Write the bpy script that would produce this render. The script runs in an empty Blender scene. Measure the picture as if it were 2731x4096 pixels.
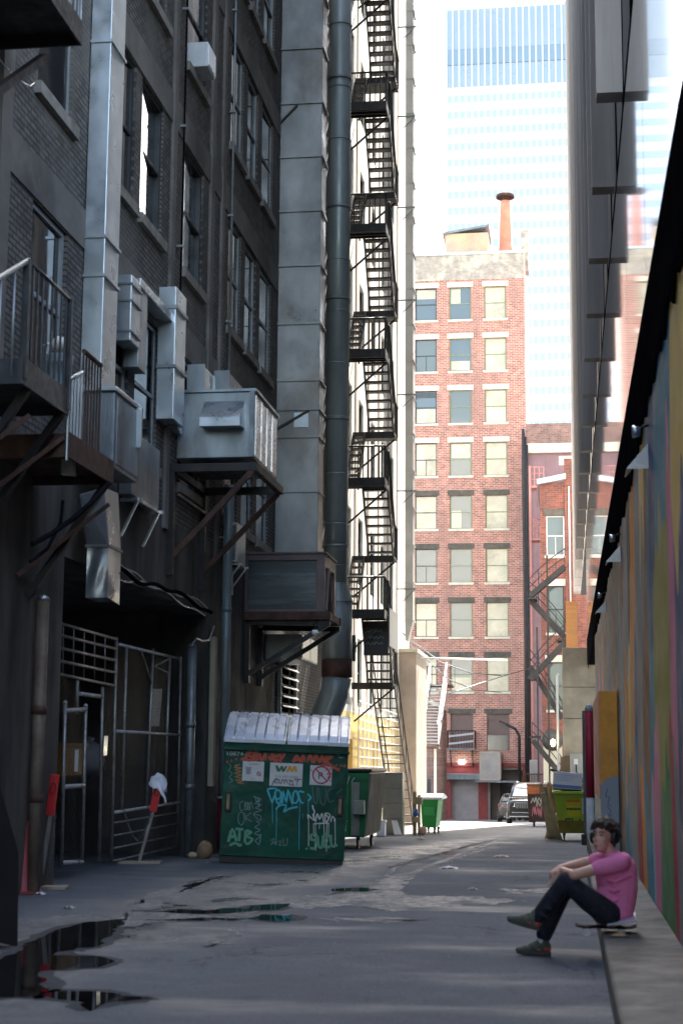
import bpy, bmesh, math, random
from mathutils import Vector, Matrix, Quaternion
random.seed(7)
S = bpy.context.scene
COL = S.collection
R = math.radians
# ------------------------------------------------------------------ camera
F, CX, CY, EYE = 6400.0, 1365.5, 2048.0, 1.58
K = 2731.0/1568.0
_y = Vector((897, -998, -F)).normalized()
_u = Vector((324, 41000, -6400))
_z = (_u-_y*_u.dot(_y)).normalized()
_x = _y.cross(_z)
W2C = Matrix((( _x.x,_y.x,_z.x),(_x.y,_y.y,_z.y),(_x.z,_y.z,_z.z)))
C2W = W2C.transposed()
cd = bpy.data.cameras.new('camera'); cam = bpy.data.objects.new('camera', cd); COL.objects.link(cam)
cam.matrix_world = Matrix.Translation((0,0,EYE)) @ C2W.to_4x4()
cd.sensor_width = 36; cd.lens = F/4096*36; cd.clip_start = .1; cd.clip_end = 3000
cd.dof.use_dof = True; cd.dof.focus_distance = 60; cd.dof.aperture_fstop = 2.8
S.camera = cam
# ------------------------------------------------------------------ world, sun, exposure
AZ, EL = R(8), R(47)
w = bpy.data.worlds.new("World"); S.world = w; w.use_nodes = True
nt = w.node_tree; nt.nodes.clear()
sky = nt.nodes.new('ShaderNodeTexSky'); sky.sky_type = 'NISHITA'; sky.sun_disc = False
sky.sun_elevation = EL; sky.sun_rotation = AZ; sky.air_density = 1.3; sky.dust_density = 2.0; sky.ozone_density = 1.2
bg = nt.nodes.new('ShaderNodeBackground'); bg.inputs[1].default_value = .15
wo = nt.nodes.new('ShaderNodeOutputWorld')
hs_ = nt.nodes.new('ShaderNodeHueSaturation'); hs_.inputs['Saturation'].default_value = .78
nt.links.new(sky.outputs[0], hs_.inputs['Color']); nt.links.new(hs_.outputs[0], bg.inputs[0]); nt.links.new(bg.outputs[0], wo.inputs[0])
sd = bpy.data.lights.new('sun', 'SUN'); sd.energy = 5.0; sd.angle = R(.53); sd.color = (1,.94,.84)
sun = bpy.data.objects.new('sun', sd); COL.objects.link(sun)
SV = Vector((math.sin(AZ)*math.cos(EL), math.cos(AZ)*math.cos(EL), math.sin(EL)))
sun.rotation_euler = SV.to_track_quat('Z','Y').to_euler(); sun.location = (0,40,60)
S.view_settings.view_transform = 'Standard'; S.view_settings.look = 'None'
S.view_settings.exposure = 2.65; S.view_settings.gamma = 1.0
S.render.engine = 'CYCLES'
S.cycles.use_denoising = True
S.cycles.max_bounces = 8; S.cycles.diffuse_bounces = 4; S.cycles.glossy_bounces = 4
S.cycles.sample_clamp_indirect = 8
# ------------------------------------------------------------------ pixel -> world (on a real plane)
def ray(px, py):
    return C2W @ Vector((px*K-CX, CY-py*K, -F))
def onX(px, py, X):
    d = ray(px,py); t = X/d.x; return Vector((X, d.y*t, EYE+d.z*t))
def onY(px, py, Y):
    d = ray(px,py); t = Y/d.y; return Vector((d.x*t, Y, EYE+d.z*t))
def gz(y):
    P = [(-60,0),(24,0),(68,-1.0),(110,-2.34),(140,-2.9),(700,-2.9)]
    for (a,b),(c,d) in zip(P,P[1:]):
        if y <= c:
            return b+(d-b)*(y-a)/(c-a)
    return P[-1][1]
def onG(px, py):                    # on the sloping ground
    d = ray(px,py); lo, hi = 3.0, 300.0
    for _ in range(50):
        m = .5*(lo+hi)
        if EYE+d.z/d.y*m > gz(m): lo = m
        else: hi = m
    return Vector((d.x/d.y*m, m, gz(m)))
# ------------------------------------------------------------------ mesh builder
class MB:
    def __init__(s): s.v=[]; s.f=[]; s.sm=[]; s.mi=[]; s.cur=0
    def add(s, vs, fs, smooth=False):
        o=len(s.v); s.v+= [Vector(p) for p in vs]
        for f in fs: s.f.append([i+o for i in f]); s.sm.append(smooth); s.mi.append(s.cur)
        return s
    def box(s,x0,x1,y0,y1,z0,z1,M=None):
        vs=[Vector(p) for p in ((x0,y0,z0),(x1,y0,z0),(x1,y1,z0),(x0,y1,z0),(x0,y0,z1),(x1,y0,z1),(x1,y1,z1),(x0,y1,z1))]
        if M is not None: vs=[M@p for p in vs]
        return s.add(vs,[(0,3,2,1),(4,5,6,7),(0,1,5,4),(1,2,6,5),(2,3,7,6),(3,0,4,7)])
    def bar(s,a,b,w,h=None,up=(0,0,1)):
        a=Vector(a);b=Vector(b);h=w if h is None else h
        d=(b-a).normalized(); u=Vector(up)
        if abs(d.dot(u))>.98: u=Vector((1,0,0)) if abs(d.x)<.9 else Vector((0,1,0))
        sx=d.cross(u).normalized(); sz=sx.cross(d)
        vs=[p+sx*i*w/2+sz*j*h/2 for p in (a,b) for (i,j) in ((-1,-1),(1,-1),(1,1),(-1,1))]
        return s.add(vs,[(0,1,2,3),(7,6,5,4),(0,4,5,1),(1,5,6,2),(2,6,7,3),(3,7,4,0)])
    def tube(s,pts,r,n=8,cap=True,closed=False):
        pts=[Vector(p) for p in pts]; m=len(pts)
        rs=r if isinstance(r,(list,tuple)) else [r]*m
        prev=None; o=len(s.v); fs=[]
        for i,p in enumerate(pts):
            if closed: d=(pts[(i+1)%m]-pts[i-1])
            else: d=(pts[min(i+1,m-1)]-pts[max(i-1,0)])
            d.normalize()
            if prev is None:
                u=Vector((0,0,1)) if abs(d.z)<.95 else Vector((1,0,0))
                a=d.cross(u).normalized()
            else:
                a=(prev-d*prev.dot(d)).normalized()
            prev=a; b=d.cross(a)
            for k in range(n):
                t=2*math.pi*k/n; s.v.append(p+(a*math.cos(t)+b*math.sin(t))*rs[i])
        rng=range(m if closed else m-1)
        for i in rng:
            j=(i+1)%m
            for k in range(n):
                s.f.append([o+i*n+k,o+i*n+(k+1)%n,o+j*n+(k+1)%n,o+j*n+k]); s.sm.append(n>4); s.mi.append(s.cur)
        if cap and not closed:
            s.f.append([o+k for k in range(n)][::-1]); s.sm.append(False); s.mi.append(s.cur)
            s.f.append([o+(m-1)*n+k for k in range(n)]); s.sm.append(False); s.mi.append(s.cur)
        return s
    def lathe(s,c,prof,n=20,axis='z',cap=True):
        c=Vector(c); o=len(s.v); m=len(prof)
        for (r,h) in prof:
            for k in range(n):
                t=2*math.pi*k/n; a,b=r*math.cos(t),r*math.sin(t)
                s.v.append(c+Vector({'z':(a,b,h),'y':(a,h,b),'x':(h,a,b)}[axis]))
        for i in range(m-1):
            for k in range(n):
                s.f.append([o+i*n+k,o+i*n+(k+1)%n,o+(i+1)*n+(k+1)%n,o+(i+1)*n+k]); s.sm.append(True); s.mi.append(s.cur)
        if cap:
            for i in (0,m-1):
                if prof[i][0]>1e-4: s.f.append([o+i*n+k for k in range(n)]); s.sm.append(False); s.mi.append(s.cur)
        return s
    def prism(s,poly,a,b,axis='y'):     # 2D polygon extruded along an axis
        n=len(poly)
        def P(p,h): return {'y':(p[0],h,p[1]),'x':(h,p[0],p[1]),'z':(p[0],p[1],h)}[axis]
        vs=[P(p,a) for p in poly]+[P(p,b) for p in poly]
        fs=[list(range(n))[::-1],[n+i for i in range(n)]]+[[i,(i+1)%n,n+(i+1)%n,n+i] for i in range(n)]
        return s.add(vs,fs)
    def hull(s,lo,hi):                  # two quads -> six-sided solid
        return s.add(list(lo)+list(hi),[(0,3,2,1),(4,5,6,7),(0,1,5,4),(1,2,6,5),(2,3,7,6),(3,0,4,7)])
    def quad(s,*p): return s.add(p,[tuple(range(len(p)))])
    def grid(s,fn,nu,nv,smooth=True):
        o=len(s.v)
        for i in range(nu+1):
            for j in range(nv+1): s.v.append(Vector(fn(i/nu,j/nv)))
        for i in range(nu):
            for j in range(nv):
                a=o+i*(nv+1)+j; s.f.append([a,a+nv+1,a+nv+2,a+1]); s.sm.append(smooth); s.mi.append(s.cur)
        return s
    def xf(s,M):
        s.v=[M@p for p in s.v]; return s
LOC={}
def wloc(o):
    return LOC.get(o.name, Vector((0,0,0)))
def mesh(name, mb, m, off=Vector((0,0,0))):
    me=bpy.data.meshes.new(name)
    me.from_pydata([p-off for p in mb.v],[],mb.f)
    for p,sm,mi in zip(me.polygons,mb.sm,mb.mi): p.use_smooth=sm; p.material_index=mi
    for q in (m if isinstance(m,(list,tuple)) else [m]): me.materials.append(q)
    bm=bmesh.new(); bm.from_mesh(me); bmesh.ops.recalc_face_normals(bm,faces=bm.faces); bm.to_mesh(me); bm.free()
    me.update(); return me
def B(name, mb, m, parent=None, label=None, bevel=0, world=True, kind=None):
    """link a mesh object; a part is parented to its thing, its vertices given in world metres"""
    off=wloc(parent) if (parent is not None and world) else Vector((0,0,0))
    o=bpy.data.objects.new(name, mesh(name,mb,m,off)); COL.objects.link(o)
    if parent is not None: o.parent=parent; LOC[o.name]=wloc(parent)
    if label: o['label']=label
    if kind: o['kind']=kind
    if bevel:
        bv=o.modifiers.new('edge','BEVEL'); bv.width=bevel; bv.segments=2; bv.limit_method='ANGLE'; bv.angle_limit=R(40)
        bv.harden_normals=False
    return o
def T(name,label,cat,loc,group=None,rz=0):
    o=bpy.data.objects.new(name,None); COL.objects.link(o); o.location=loc; o.rotation_euler.z=rz
    o.empty_display_size=.2
    o['label']=label; o['category']=cat
    if group: o['group']=group
    LOC[o.name]=Vector(loc); return o
def tag(o,label,cat,group=None):
    o['label']=label; o['category']=cat
    if group: o['group']=group
    return o
def inst(me,name,loc,parent,label=None,rot=None):
    o=bpy.data.objects.new(name,me); COL.objects.link(o); o.parent=parent
    o.location=Vector(loc)-wloc(parent); LOC[o.name]=Vector(loc)
    if rot: o.rotation_euler=rot
    if label: o['label']=label
    return o
def dup(root,loc,rz=None,label=None):
    r=root.copy(); COL.objects.link(r); r.location=loc; LOC[r.name]=Vector(loc)
    if rz is not None: r.rotation_euler.z=rz
    if label: r['label']=label
    for ch in list(root.children):
        c=ch.copy(); COL.objects.link(c); c.parent=r
        for g in list(ch.children):
            d=g.copy(); COL.objects.link(d); d.parent=c
    return r
# ------------------------------------------------------------------ materials
def newmat(name):
    m=bpy.data.materials.new(name); m.use_nodes=True; n=m.node_tree
    return m,n,n.nodes['Principled BSDF']
def N(n,t,**kw):
    x=n.nodes.new(t)
    for k,v in kw.items(): setattr(x,k,v)
    return x
def ramp(n,fac,stops,interp='LINEAR'):
    r=N(n,'ShaderNodeValToRGB'); r.color_ramp.interpolation=interp
    e=r.color_ramp.elements
    while len(e)<len(stops): e.new(.5)
    for q,(p,c) in zip(e,stops): q.position=p; q.color=(c[0],c[1],c[2],1) if not isinstance(c,(int,float)) else (c,c,c,1)
    n.links.new(fac,r.inputs[0]); return r
def noise(n,scale,detail=4,vec=None,rough=.6,stretch=None):
    t=N(n,'ShaderNodeTexNoise'); t.inputs['Scale'].default_value=scale; t.inputs['Detail'].default_value=detail; t.inputs['Roughness'].default_value=rough
    if vec is None:
        vec=geo(n)
    if stretch:
        mp=N(n,'ShaderNodeMapping'); mp.inputs['Scale'].default_value=stretch; n.links.new(vec,mp.inputs[0]); vec=mp.outputs[0]
    n.links.new(vec,t.inputs['Vector']); return t
def geo(n):
    return N(n,'ShaderNodeNewGeometry').outputs['Position']
def mix(n,fac,a,b,blend='MIX'):
    x=N(n,'ShaderNodeMix',data_type='RGBA',blend_type=blend)
    for i,v in ((0,fac),(6,a),(7,b)):
        if hasattr(v,'type') and hasattr(v,'node'): n.links.new(v,x.inputs[i])
        elif i==0: x.inputs[0].default_value=v
        else: x.inputs[i].default_value=(v[0],v[1],v[2],1)
    return x.outputs[2]
def math_(n,op,a,b=None):
    x=N(n,'ShaderNodeMath',operation=op)
    for i,v in ((0,a),(1,b)):
        if v is None: continue
        if isinstance(v,(int,float)): x.inputs[i].default_value=v
        else: n.links.new(v,x.inputs[i])
    return x.outputs[0]
def bump(n,p,h,strength=.3,dist=.02):
    b=N(n,'ShaderNodeBump'); b.inputs['Strength'].default_value=strength; b.inputs['Distance'].default_value=dist
    n.links.new(h,b.inputs['Height']); n.links.new(b.outputs[0],p.inputs['Normal'])
def mat(name,c,rough=.6,metal=0,var=.35,scale=3,dirt=None,dirtamt=.5,bmp=0,spec=.5,stretch=None,rvar=.15):
    """weathered plain surface: tone varied by noise, optional dirt colour in patches"""
    m,n,p=newmat(name)
    t=noise(n,scale,5,stretch=stretch)
    lo=[x*(1-var) for x in c]; hi=[min(1,x*(1+var)) for x in c]
    col=ramp(n,t.outputs[0],[(.3,lo),(.7,hi)]).outputs[0]
    if dirt is not None:
        t2=noise(n,scale*.45,8,rough=.7,stretch=stretch); f=ramp(n,t2.outputs[0],[(.48,0),(.66,dirtamt)]).outputs[0]
        col=mix(n,f,col,dirt)
    n.links.new(col,p.inputs['Base Color'])
    rr=ramp(n,noise(n,scale*1.7,4).outputs[0],[(.3,max(.02,rough-rvar)),(.7,min(1,rough+rvar))])
    n.links.new(rr.outputs[0],p.inputs['Roughness'])
    p.inputs['Metallic'].default_value=metal; p.inputs['Specular IOR Level'].default_value=spec
    if bmp: bump(n,p,noise(n,scale*6,4).outputs[0],bmp,.01)
    return m
def brick(name,c1,c2,mortar,axis='x',bw=.21,bh=.07,ms=.012,patch=None,patchamt=.6,patchscale=.5,dark=None,rough=.85):
    m,n,p=newmat(name)
    g=geo(n); sp=N(n,'ShaderNodeSeparateXYZ'); n.links.new(g,sp.inputs[0])
    cb=N(n,'ShaderNodeCombineXYZ'); n.links.new(sp.outputs[1 if axis=='x' else 0],cb.inputs[0]); n.links.new(sp.outputs[2],cb.inputs[1])
    t=N(n,'ShaderNodeTexBrick'); n.links.new(cb.outputs[0],t.inputs['Vector'])
    t.inputs['Scale'].default_value=1; t.inputs['Brick Width'].default_value=bw; t.inputs['Row Height'].default_value=bh
    t.inputs['Mortar Size'].default_value=ms; t.inputs['Bias'].default_value=0
    t.inputs['Color1'].default_value=(*c1,1); t.inputs['Color2'].default_value=(*c2,1); t.inputs['Mortar'].default_value=(*mortar,1)
    nn=noise(n,patchscale,8,rough=.7)
    v=ramp(n,noise(n,2.3,6).outputs[0],[(.3,.7),(.7,1.2)]).outputs[0]
    col=mix(n,1,t.outputs['Color'],v,'MULTIPLY')
    if patch is not None: col=mix(n,ramp(n,nn.outputs[0],[(.5,0),(.6,patchamt)]).outputs[0],col,patch)
    if dark is not None:
        n3=noise(n,.35,7,rough=.7,stretch=(1,1,.35)); col=mix(n,ramp(n,n3.outputs[0],[(.5,0),(.72,.75)]).outputs[0],col,dark)
    n.links.new(col,p.inputs['Base Color']); p.inputs['Roughness'].default_value=rough
    h=mix(n,.3,t.outputs['Fac'],noise(n,40,3).outputs[0])
    b=N(n,'ShaderNodeBump'); b.invert=True; b.inputs['Strength'].default_value=.5; b.inputs['Distance'].default_value=.012
    n.links.new(t.outputs['Fac'],b.inputs['Height']); n.links.new(b.outputs[0],p.inputs['Normal'])
    return m
def glass(name,c=(.02,.025,.03),rough=.04,spec=.5,ior=1.5,wav=0):
    m,n,p=newmat(name); p.inputs['Base Color'].default_value=(*c,1); p.inputs['Roughness'].default_value=rough
    p.inputs['Specular IOR Level'].default_value=spec; p.inputs['IOR'].default_value=ior
    if wav: bump(n,p,noise(n,1.2,2).outputs[0],wav,.05)
    return m
def flat(name,c,rough=.6,metal=0,emit=0):
    m,n,p=newmat(name); p.inputs['Base Color'].default_value=(*c,1); p.inputs['Roughness'].default_value=rough; p.inputs['Metallic'].default_value=metal
    if emit: p.inputs['Emission Color'].default_value=(*c,1); p.inputs['Emission Strength'].default_value=emit
    return m
# ================================================================== MATERIAL LIBRARY
M={}
M['brick_dark']=brick('sooty brick',(.150,.134,.120),(.080,.072,.068),(.024,.023,.023),'x',.23,.078,.013,patch=(.115,.107,.10),patchamt=.7,patchscale=.55,dark=(.035,.033,.032))
M['stucco']=mat('stained grey render',(.072,.066,.058),.9,0,.75,1.0,(.018,.017,.016),.9,.25,stretch=(1.6,1.6,.35))  # stained; tone also darkened for the deep shade low on the wall
M['stucco_dk']=mat('dark concrete band',(.135,.123,.112),.85,0,.35,.9,(.045,.042,.04),.8,.25)
M['sill']=mat('weathered stone sill',(.20,.185,.165),.85,0,.3,4,(.10,.09,.08),.5,.2)
M['frame_dk']=mat('dark painted sash',(.030,.034,.038),.45,0,.3,3)
M['frame_lt']=mat('pale sash',(.22,.24,.25),.5,0,.2,3)
M['frame_gr']=mat('sage green sash',(.19,.25,.13),.6,0,.15,3)
M['glass_dk']=glass('dark window glass',(.012,.015,.018),.05,.6,wav=.04)
M['glass_blue']=glass('bluish window glass',(.085,.115,.125),.06,.7,wav=.10)
M['glass_grey']=glass('grey window glass',(.10,.12,.11),.08,.7,wav=.06)
M['blind']=mat('cream blind behind glass',(.50,.46,.33),.2,0,.16,.8,(.27,.25,.18),.7)
M['board']=mat('brown boarded opening',(.15,.105,.09),.8,0,.12,2)
M['brick_red']=brick('red brick',(.48,.185,.12),(.27,.095,.065),(.55,.44,.37),'y',.36,.125,.016,patch=(.46,.26,.21),patchamt=.3,patchscale=.4,dark=(.26,.15,.125))
M['brick_red_dk']=brick('deep red brick',(.32,.085,.045),(.16,.050,.034),(.20,.13,.11),'y',.36,.125,.018,dark=(.06,.04,.035))
M['brick_lt']=brick('buff parapet brick',(.40,.35,.285),(.32,.28,.23),(.38,.34,.29),'y',.36,.125,.016,patch=(.66,.60,.44),patchamt=.8)
M['brick_dirty']=brick('weathered pink brick',(.32,.17,.13),(.18,.10,.08),(.28,.21,.18),'y',.36,.125,.018,dark=(.09,.06,.05))
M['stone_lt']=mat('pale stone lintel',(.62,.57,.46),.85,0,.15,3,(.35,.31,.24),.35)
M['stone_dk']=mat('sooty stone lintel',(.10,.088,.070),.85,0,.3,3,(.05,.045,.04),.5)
M['red_paint']=mat('red painted base wall',(.26,.045,.04),.7,0,.25,1.5,(.08,.03,.03),.5)
M['pale_wall']=mat('pale painted wall',(.90,.87,.82),.8,0,.15,1,(.6,.5,.4),.3)
M['yellow_wall']=mat('yellow glazed brick wall',(.85,.56,.17),.5,0,.2,1.4,(.62,.40,.14),.4)
M['tan_wall']=mat('tan rendered wall',(.46,.37,.30),.85,0,.15,1.2,(.3,.24,.2),.4)
M['galv']=mat('galvanised sheet',(.50,.545,.575),.34,.85,.12,1.6,(.30,.30,.30),.35,.03,rvar=.12)
M['galv_dk']=mat('dull zinc sheet',(.29,.32,.335),.42,.7,.3,1.3,(.15,.12,.095),.6,.05,stretch=(1.4,1.4,.5),rvar=.12)
M['galv_br']=mat('stained zinc duct',(.235,.235,.228),.42,.75,.35,.8,(.13,.10,.075),.8,.04,stretch=(1,1,.7))
M['steel_blk']=mat('black painted steel',(.018,.017,.017),.55,.2,.4,4,(.06,.028,.016),.35)
M['steel_rust']=mat('rusty steel',(.075,.036,.024),.75,.2,.45,4,(.02,.014,.012),.6,.2)
M['steel_grey']=mat('grey steel',(.20,.225,.24),.45,.5,.25,4,(.10,.07,.05),.4)
M['pipe_green']=mat('grey green pipe',(.24,.285,.29),.42,.35,.25,1.1,(.15,.16,.15),.5,stretch=(1,1,.3))
M['pipe_blue']=mat('blue grey pipe',(.16,.215,.23),.5,.3,.2,2,(.22,.14,.09),.3)
M['concrete']=mat('ribbed concrete',(.42,.37,.33),.85,0,.2,.9,(.21,.185,.165),.7,.15,stretch=(2.5,2.5,.12))
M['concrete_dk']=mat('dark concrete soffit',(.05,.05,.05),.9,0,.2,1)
M['concrete_w']=mat('board marked concrete',(.36,.31,.235),.85,0,.2,1.4,(.22,.19,.15),.55,.2)
M['tower_glass']=glass('tinted curtain glass',(.40,.39,.38),.04,.85,1.65)
M['fascia']=mat('black fascia sheet',(.009,.009,.011),.9,0,.4,2,spec=0)
M['white_tower']=mat('pale tower cladding',(.72,.73,.76),.6,0,.04,.02)
M['tower_blue']=flat('pale blue tower glazing',(.37,.50,.61),.3)
M['tower_band']=flat('grey blue tower band',(.22,.31,.37),.4)
# ---- asphalt: dry grey, a wet run-off streak, damp speckle
def asphalt():
    m,n,p=newmat('alley asphalt'); g=geo(n)
    big=noise(n,.35,6,g,.65); mid=noise(n,2.2,7,g,.7); fine=noise(n,70,4,g,.8)
    col=ramp(n,mid.outputs[0],[(.3,(.083,.096,.117)),(.55,(.110,.125,.148)),(.75,(.138,.149,.166))]).outputs[0]
    col=mix(n,ramp(n,big.outputs[0],[(.42,0),(.6,.6)]).outputs[0],col,(.070,.082,.100))
    crs=noise(n,26,5,g,.85); col=mix(n,ramp(n,crs.outputs[0],[(.38,.75),(.52,0)]).outputs[0],col,(.045,.051,.062)); spots=noise(n,3.2,3,g,.5,stretch=(1,.5,1)); col=mix(n,ramp(n,spots.outputs[0],[(.62,0),(.72,.45)]).outputs[0],col,(.04,.045,.053))
    col=mix(n,ramp(n,fine.outputs[0],[(.42,0),(.64,.6)]).outputs[0],col,(.165,.178,.198))
    vo=N(n,'ShaderNodeTexVoronoi',feature='DISTANCE_TO_EDGE'); vo.inputs['Scale'].default_value=.42; wv=N(n,'ShaderNodeVectorMath',operation='ADD'); n.links.new(g,wv.inputs[0]); sc_=N(n,'ShaderNodeVectorMath',operation='SCALE'); sc_.inputs['Scale'].default_value=1.3; n.links.new(noise(n,1.3,5,g,.7).outputs[1],sc_.inputs[0]); n.links.new(sc_.outputs[0],wv.inputs[1]); n.links.new(wv.outputs[0],vo.inputs['Vector'])
    crack=math_(n,'MULTIPLY',ramp(n,vo.outputs[0],[(.0,1),(.010,0)]).outputs[0],ramp(n,noise(n,.3,2,g).outputs[0],[(.45,0),(.6,.8)]).outputs[0])
    col=mix(n,crack,col,(.010,.011,.013))
    sp=N(n,'ShaderNodeSeparateXYZ'); n.links.new(g,sp.inputs[0])
    wob=math_(n,'MULTIPLY',math_(n,'SUBTRACT',noise(n,.5,4,g,.6).outputs[0],.5),2.6)
    line=math_(n,'ADD',math_(n,'MULTIPLY',sp.outputs[1],.075),-5.35)   # x of the streak at depth y
    d=math_(n,'ABSOLUTE',math_(n,'ADD',math_(n,'SUBTRACT',sp.outputs[0],line),wob))
    near=ramp(n,math_(n,'MULTIPLY',d,.55),[(.10,1),(.75,0)]).outputs[0]
    brk=ramp(n,noise(n,1.4,7,g,.75,stretch=(1,.6,1)).outputs[0],[(.36,0),(.56,1)]).outputs[0]
    wet=math_(n,'MULTIPLY',near,brk)
    damp=ramp(n,noise(n,.55,6,g,.7,stretch=(.5,1.6,1)).outputs[0],[(.50,0),(.66,.55)]).outputs[0]
    wet=math_(n,'MAXIMUM',wet,damp)
    col=mix(n,math_(n,'MULTIPLY',wet,.45),col,(.018,.020,.023))
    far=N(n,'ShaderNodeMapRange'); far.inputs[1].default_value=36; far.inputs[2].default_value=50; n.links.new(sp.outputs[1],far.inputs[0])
    sunlit_pale=ramp(n,mid.outputs[0],[(.3,(.17,.165,.16)),(.7,(.25,.24,.23))]).outputs[0]  # far ground coloured paler so its sunlit strip washes out to white
    col=mix(n,far.outputs[0],col,sunlit_pale); wet=math_(n,'MULTIPLY',wet,math_(n,'SUBTRACT',1.0,math_(n,'MULTIPLY',far.outputs[0],.8)))
    n.links.new(col,p.inputs['Base Color'])
    r=math_(n,'SUBTRACT',.85,math_(n,'MULTIPLY',wet,.62)); n.links.new(r,p.inputs['Roughness'])
    n.links.new(math_(n,'ADD',.12,math_(n,'MULTIPLY',wet,.6)),p.inputs['Specular IOR Level'])
    h=mix(n,.5,fine.outputs[0],noise(n,14,5,g,.7).outputs[0]); bump(n,p,h,.35,.012)
    return m
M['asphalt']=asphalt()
M['water']=glass('standing water',(.006,.007,.008),.03,.6,1.33,wav=.01)
# ---- mural: long painted flames on render
def mural():
    m,n,p=newmat('mural paint'); g=geo(n); sp=N(n,'ShaderNodeSeparateXYZ'); n.links.new(g,sp.inputs[0])
    def field(seed,amp,tilt,sc=.35,stz=.45):
        mp=N(n,'ShaderNodeMapping'); mp.inputs['Location'].default_value=(seed*7.3,seed*3.1,seed*5.7); mp.inputs['Scale'].default_value=(0,1,stz); n.links.new(g,mp.inputs[0])
        t=N(n,'ShaderNodeTexNoise'); t.inputs['Scale'].default_value=sc; t.inputs['Detail'].default_value=1.2; n.links.new(mp.outputs[0],t.inputs['Vector'])
        a=math_(n,'MULTIPLY',math_(n,'SUBTRACT',t.outputs[0],.5),amp)
        return math_(n,'ADD',math_(n,'ADD',sp.outputs[1],a),math_(n,'MULTIPLY',sp.outputs[2],tilt))
    OL=(.36,.35,.06); TE=(.01,.26,.40); NV=(.02,.09,.26); OR=(.85,.31,.03); PK=(.78,.22,.42); RD=(.48,.02,.06); YE=(.85,.60,.16); GY=(.25,.28,.31); GN=(.05,.26,.09); BN=(.22,.09,.04); BK=(.05,.035,.03); LB=(.34,.55,.66); DK=(.085,.09,.10)
    def pal(f,lst):
        return ramp(n,math_(n,'DIVIDE',math_(n,'SUBTRACT',f,8.0),40.0),[((y-8)/40,c) for y,c in lst],'CONSTANT').outputs[0]
    mid=pal(field(1,2.4,.10,.5,.4),[(8,RD),(11.4,OL),(11.9,NV),(12.4,PK),(13.4,OL),(16.1,TE),(16.9,BN),(17.6,GY),(19.6,NV),(20.4,OR),(21.6,YE),(22.2,OR),(23.4,GY),(25.5,TE),(26.6,BN),(28.2,DK),(31,NV),(34,DK),(37,RD),(41,NV)])
    low=pal(field(3,3.0,-.30,.5,.5),[(8,OL),(11,OR),(11.7,GY),(12.7,RD),(13.3,GN),(14.6,PK),(15.7,LB),(16.1,TE),(17.6,OR),(18.7,RD),(19.6,GY),(22,TE),(24,BN),(26,DK),(31,NV)])
    high=pal(field(5,2.0,.15,.5,.3),[(8,YE),(13.2,TE),(15.4,NV),(16.6,TE),(17.3,BN),(18,YE),(19,GY),(20,OR),(21.3,BK),(22.6,GY),(24,BN),(26,BK),(30,DK),(34,BK)])
    def zmask(seed,thr,amp):
        mp=N(n,'ShaderNodeMapping'); mp.inputs['Location'].default_value=(0,seed*9.7,seed); mp.inputs['Scale'].default_value=(0,1.1,.12); n.links.new(g,mp.inputs[0])
        t=N(n,'ShaderNodeTexNoise'); t.inputs['Scale'].default_value=1; t.inputs['Detail'].default_value=1; n.links.new(mp.outputs[0],t.inputs['Vector'])
        zz=math_(n,'ADD',sp.outputs[2],math_(n,'MULTIPLY',math_(n,'SUBTRACT',t.outputs[0],.5),amp))
        return math_(n,'GREATER_THAN',zz,thr)
    col=mix(n,zmask(1,1.55,3.6),low,mid); col=mix(n,zmask(2,3.5,4.2),col,high)
    grime=ramp(n,noise(n,1.8,7,g,.7).outputs[0],[(.5,0),(.8,.3)]).outputs[0]
    col=mix(n,grime,col,(.10,.10,.095))
    n.links.new(col,p.inputs['Base Color'])
    n.links.new(ramp(n,noise(n,3,5).outputs[0],[(.3,.32),(.7,.55)]).outputs[0],p.inputs['Roughness'])
    p.inputs['Specular IOR Level'].default_value=.12
    bump(n,p,noise(n,34,5,g,.7).outputs[0],.5,.02)
    return m
M['mural']=mural()
# ================================================================== GROUND
def ground():
    ys=[-60,-20,0,8,12,16,20,24,28,32,36,40,44,48,52,56,60,64,68,74,80,86,92,98,104,110,125,140,200,700]
    xs=[-400,-60,-12,-8,-6,-4,-2,0,2,6,60,400]
    mb=MB(); 
    for y in ys:
        for x in xs: mb.v.append(Vector((x,y,gz(y))))
    for i in range(len(ys)-1):
        for j in range(len(xs)-1):
            a=i*len(xs)+j; mb.f.append([a,a+1,a+len(xs)+1,a+len(xs)]); mb.sm.append(True); mb.mi.append(0)
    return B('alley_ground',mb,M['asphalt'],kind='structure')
ground()
def Z5(pts): return [(x*.5126,1894.7+y*.5126) for x,y in pts]
PUD=[Z5([(-30,610),(0,605),(75,570),(170,510),(260,470),(400,435),(500,425),(575,425),(560,445),(500,470),(510,490),(460,515),(470,530),(410,550),(260,570),(300,585),(420,588),(500,605),(500,620),(450,637),(200,655),(170,680),(210,700),(215,750),(170,768),(0,775),(-30,775)]),
 Z5([(175,764),(260,747),(430,747),(560,767),(690,777),(560,792),(470,802),(430,827),(370,817),(380,797),(250,782)]),
 Z5([(690,390),(800,378),(930,383),(1050,373),(1120,373),(1110,363),(1300,353),(1250,380),(1060,392),(930,400),(800,397)]),
 Z5([(600,428),(900,417),(1130,417),(1180,402),(1330,407),(1290,432),(1150,427),(900,430)]),
 Z5([(800,302),(850,266),(960,240),(1015,228),(900,264),(850,288)]),
 Z5([(1480,288),(1600,281),(1700,290),(1640,301),(1500,297)]),
 Z5([(1960,128),(2010,120),(2060,126),(2020,133)])]
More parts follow.
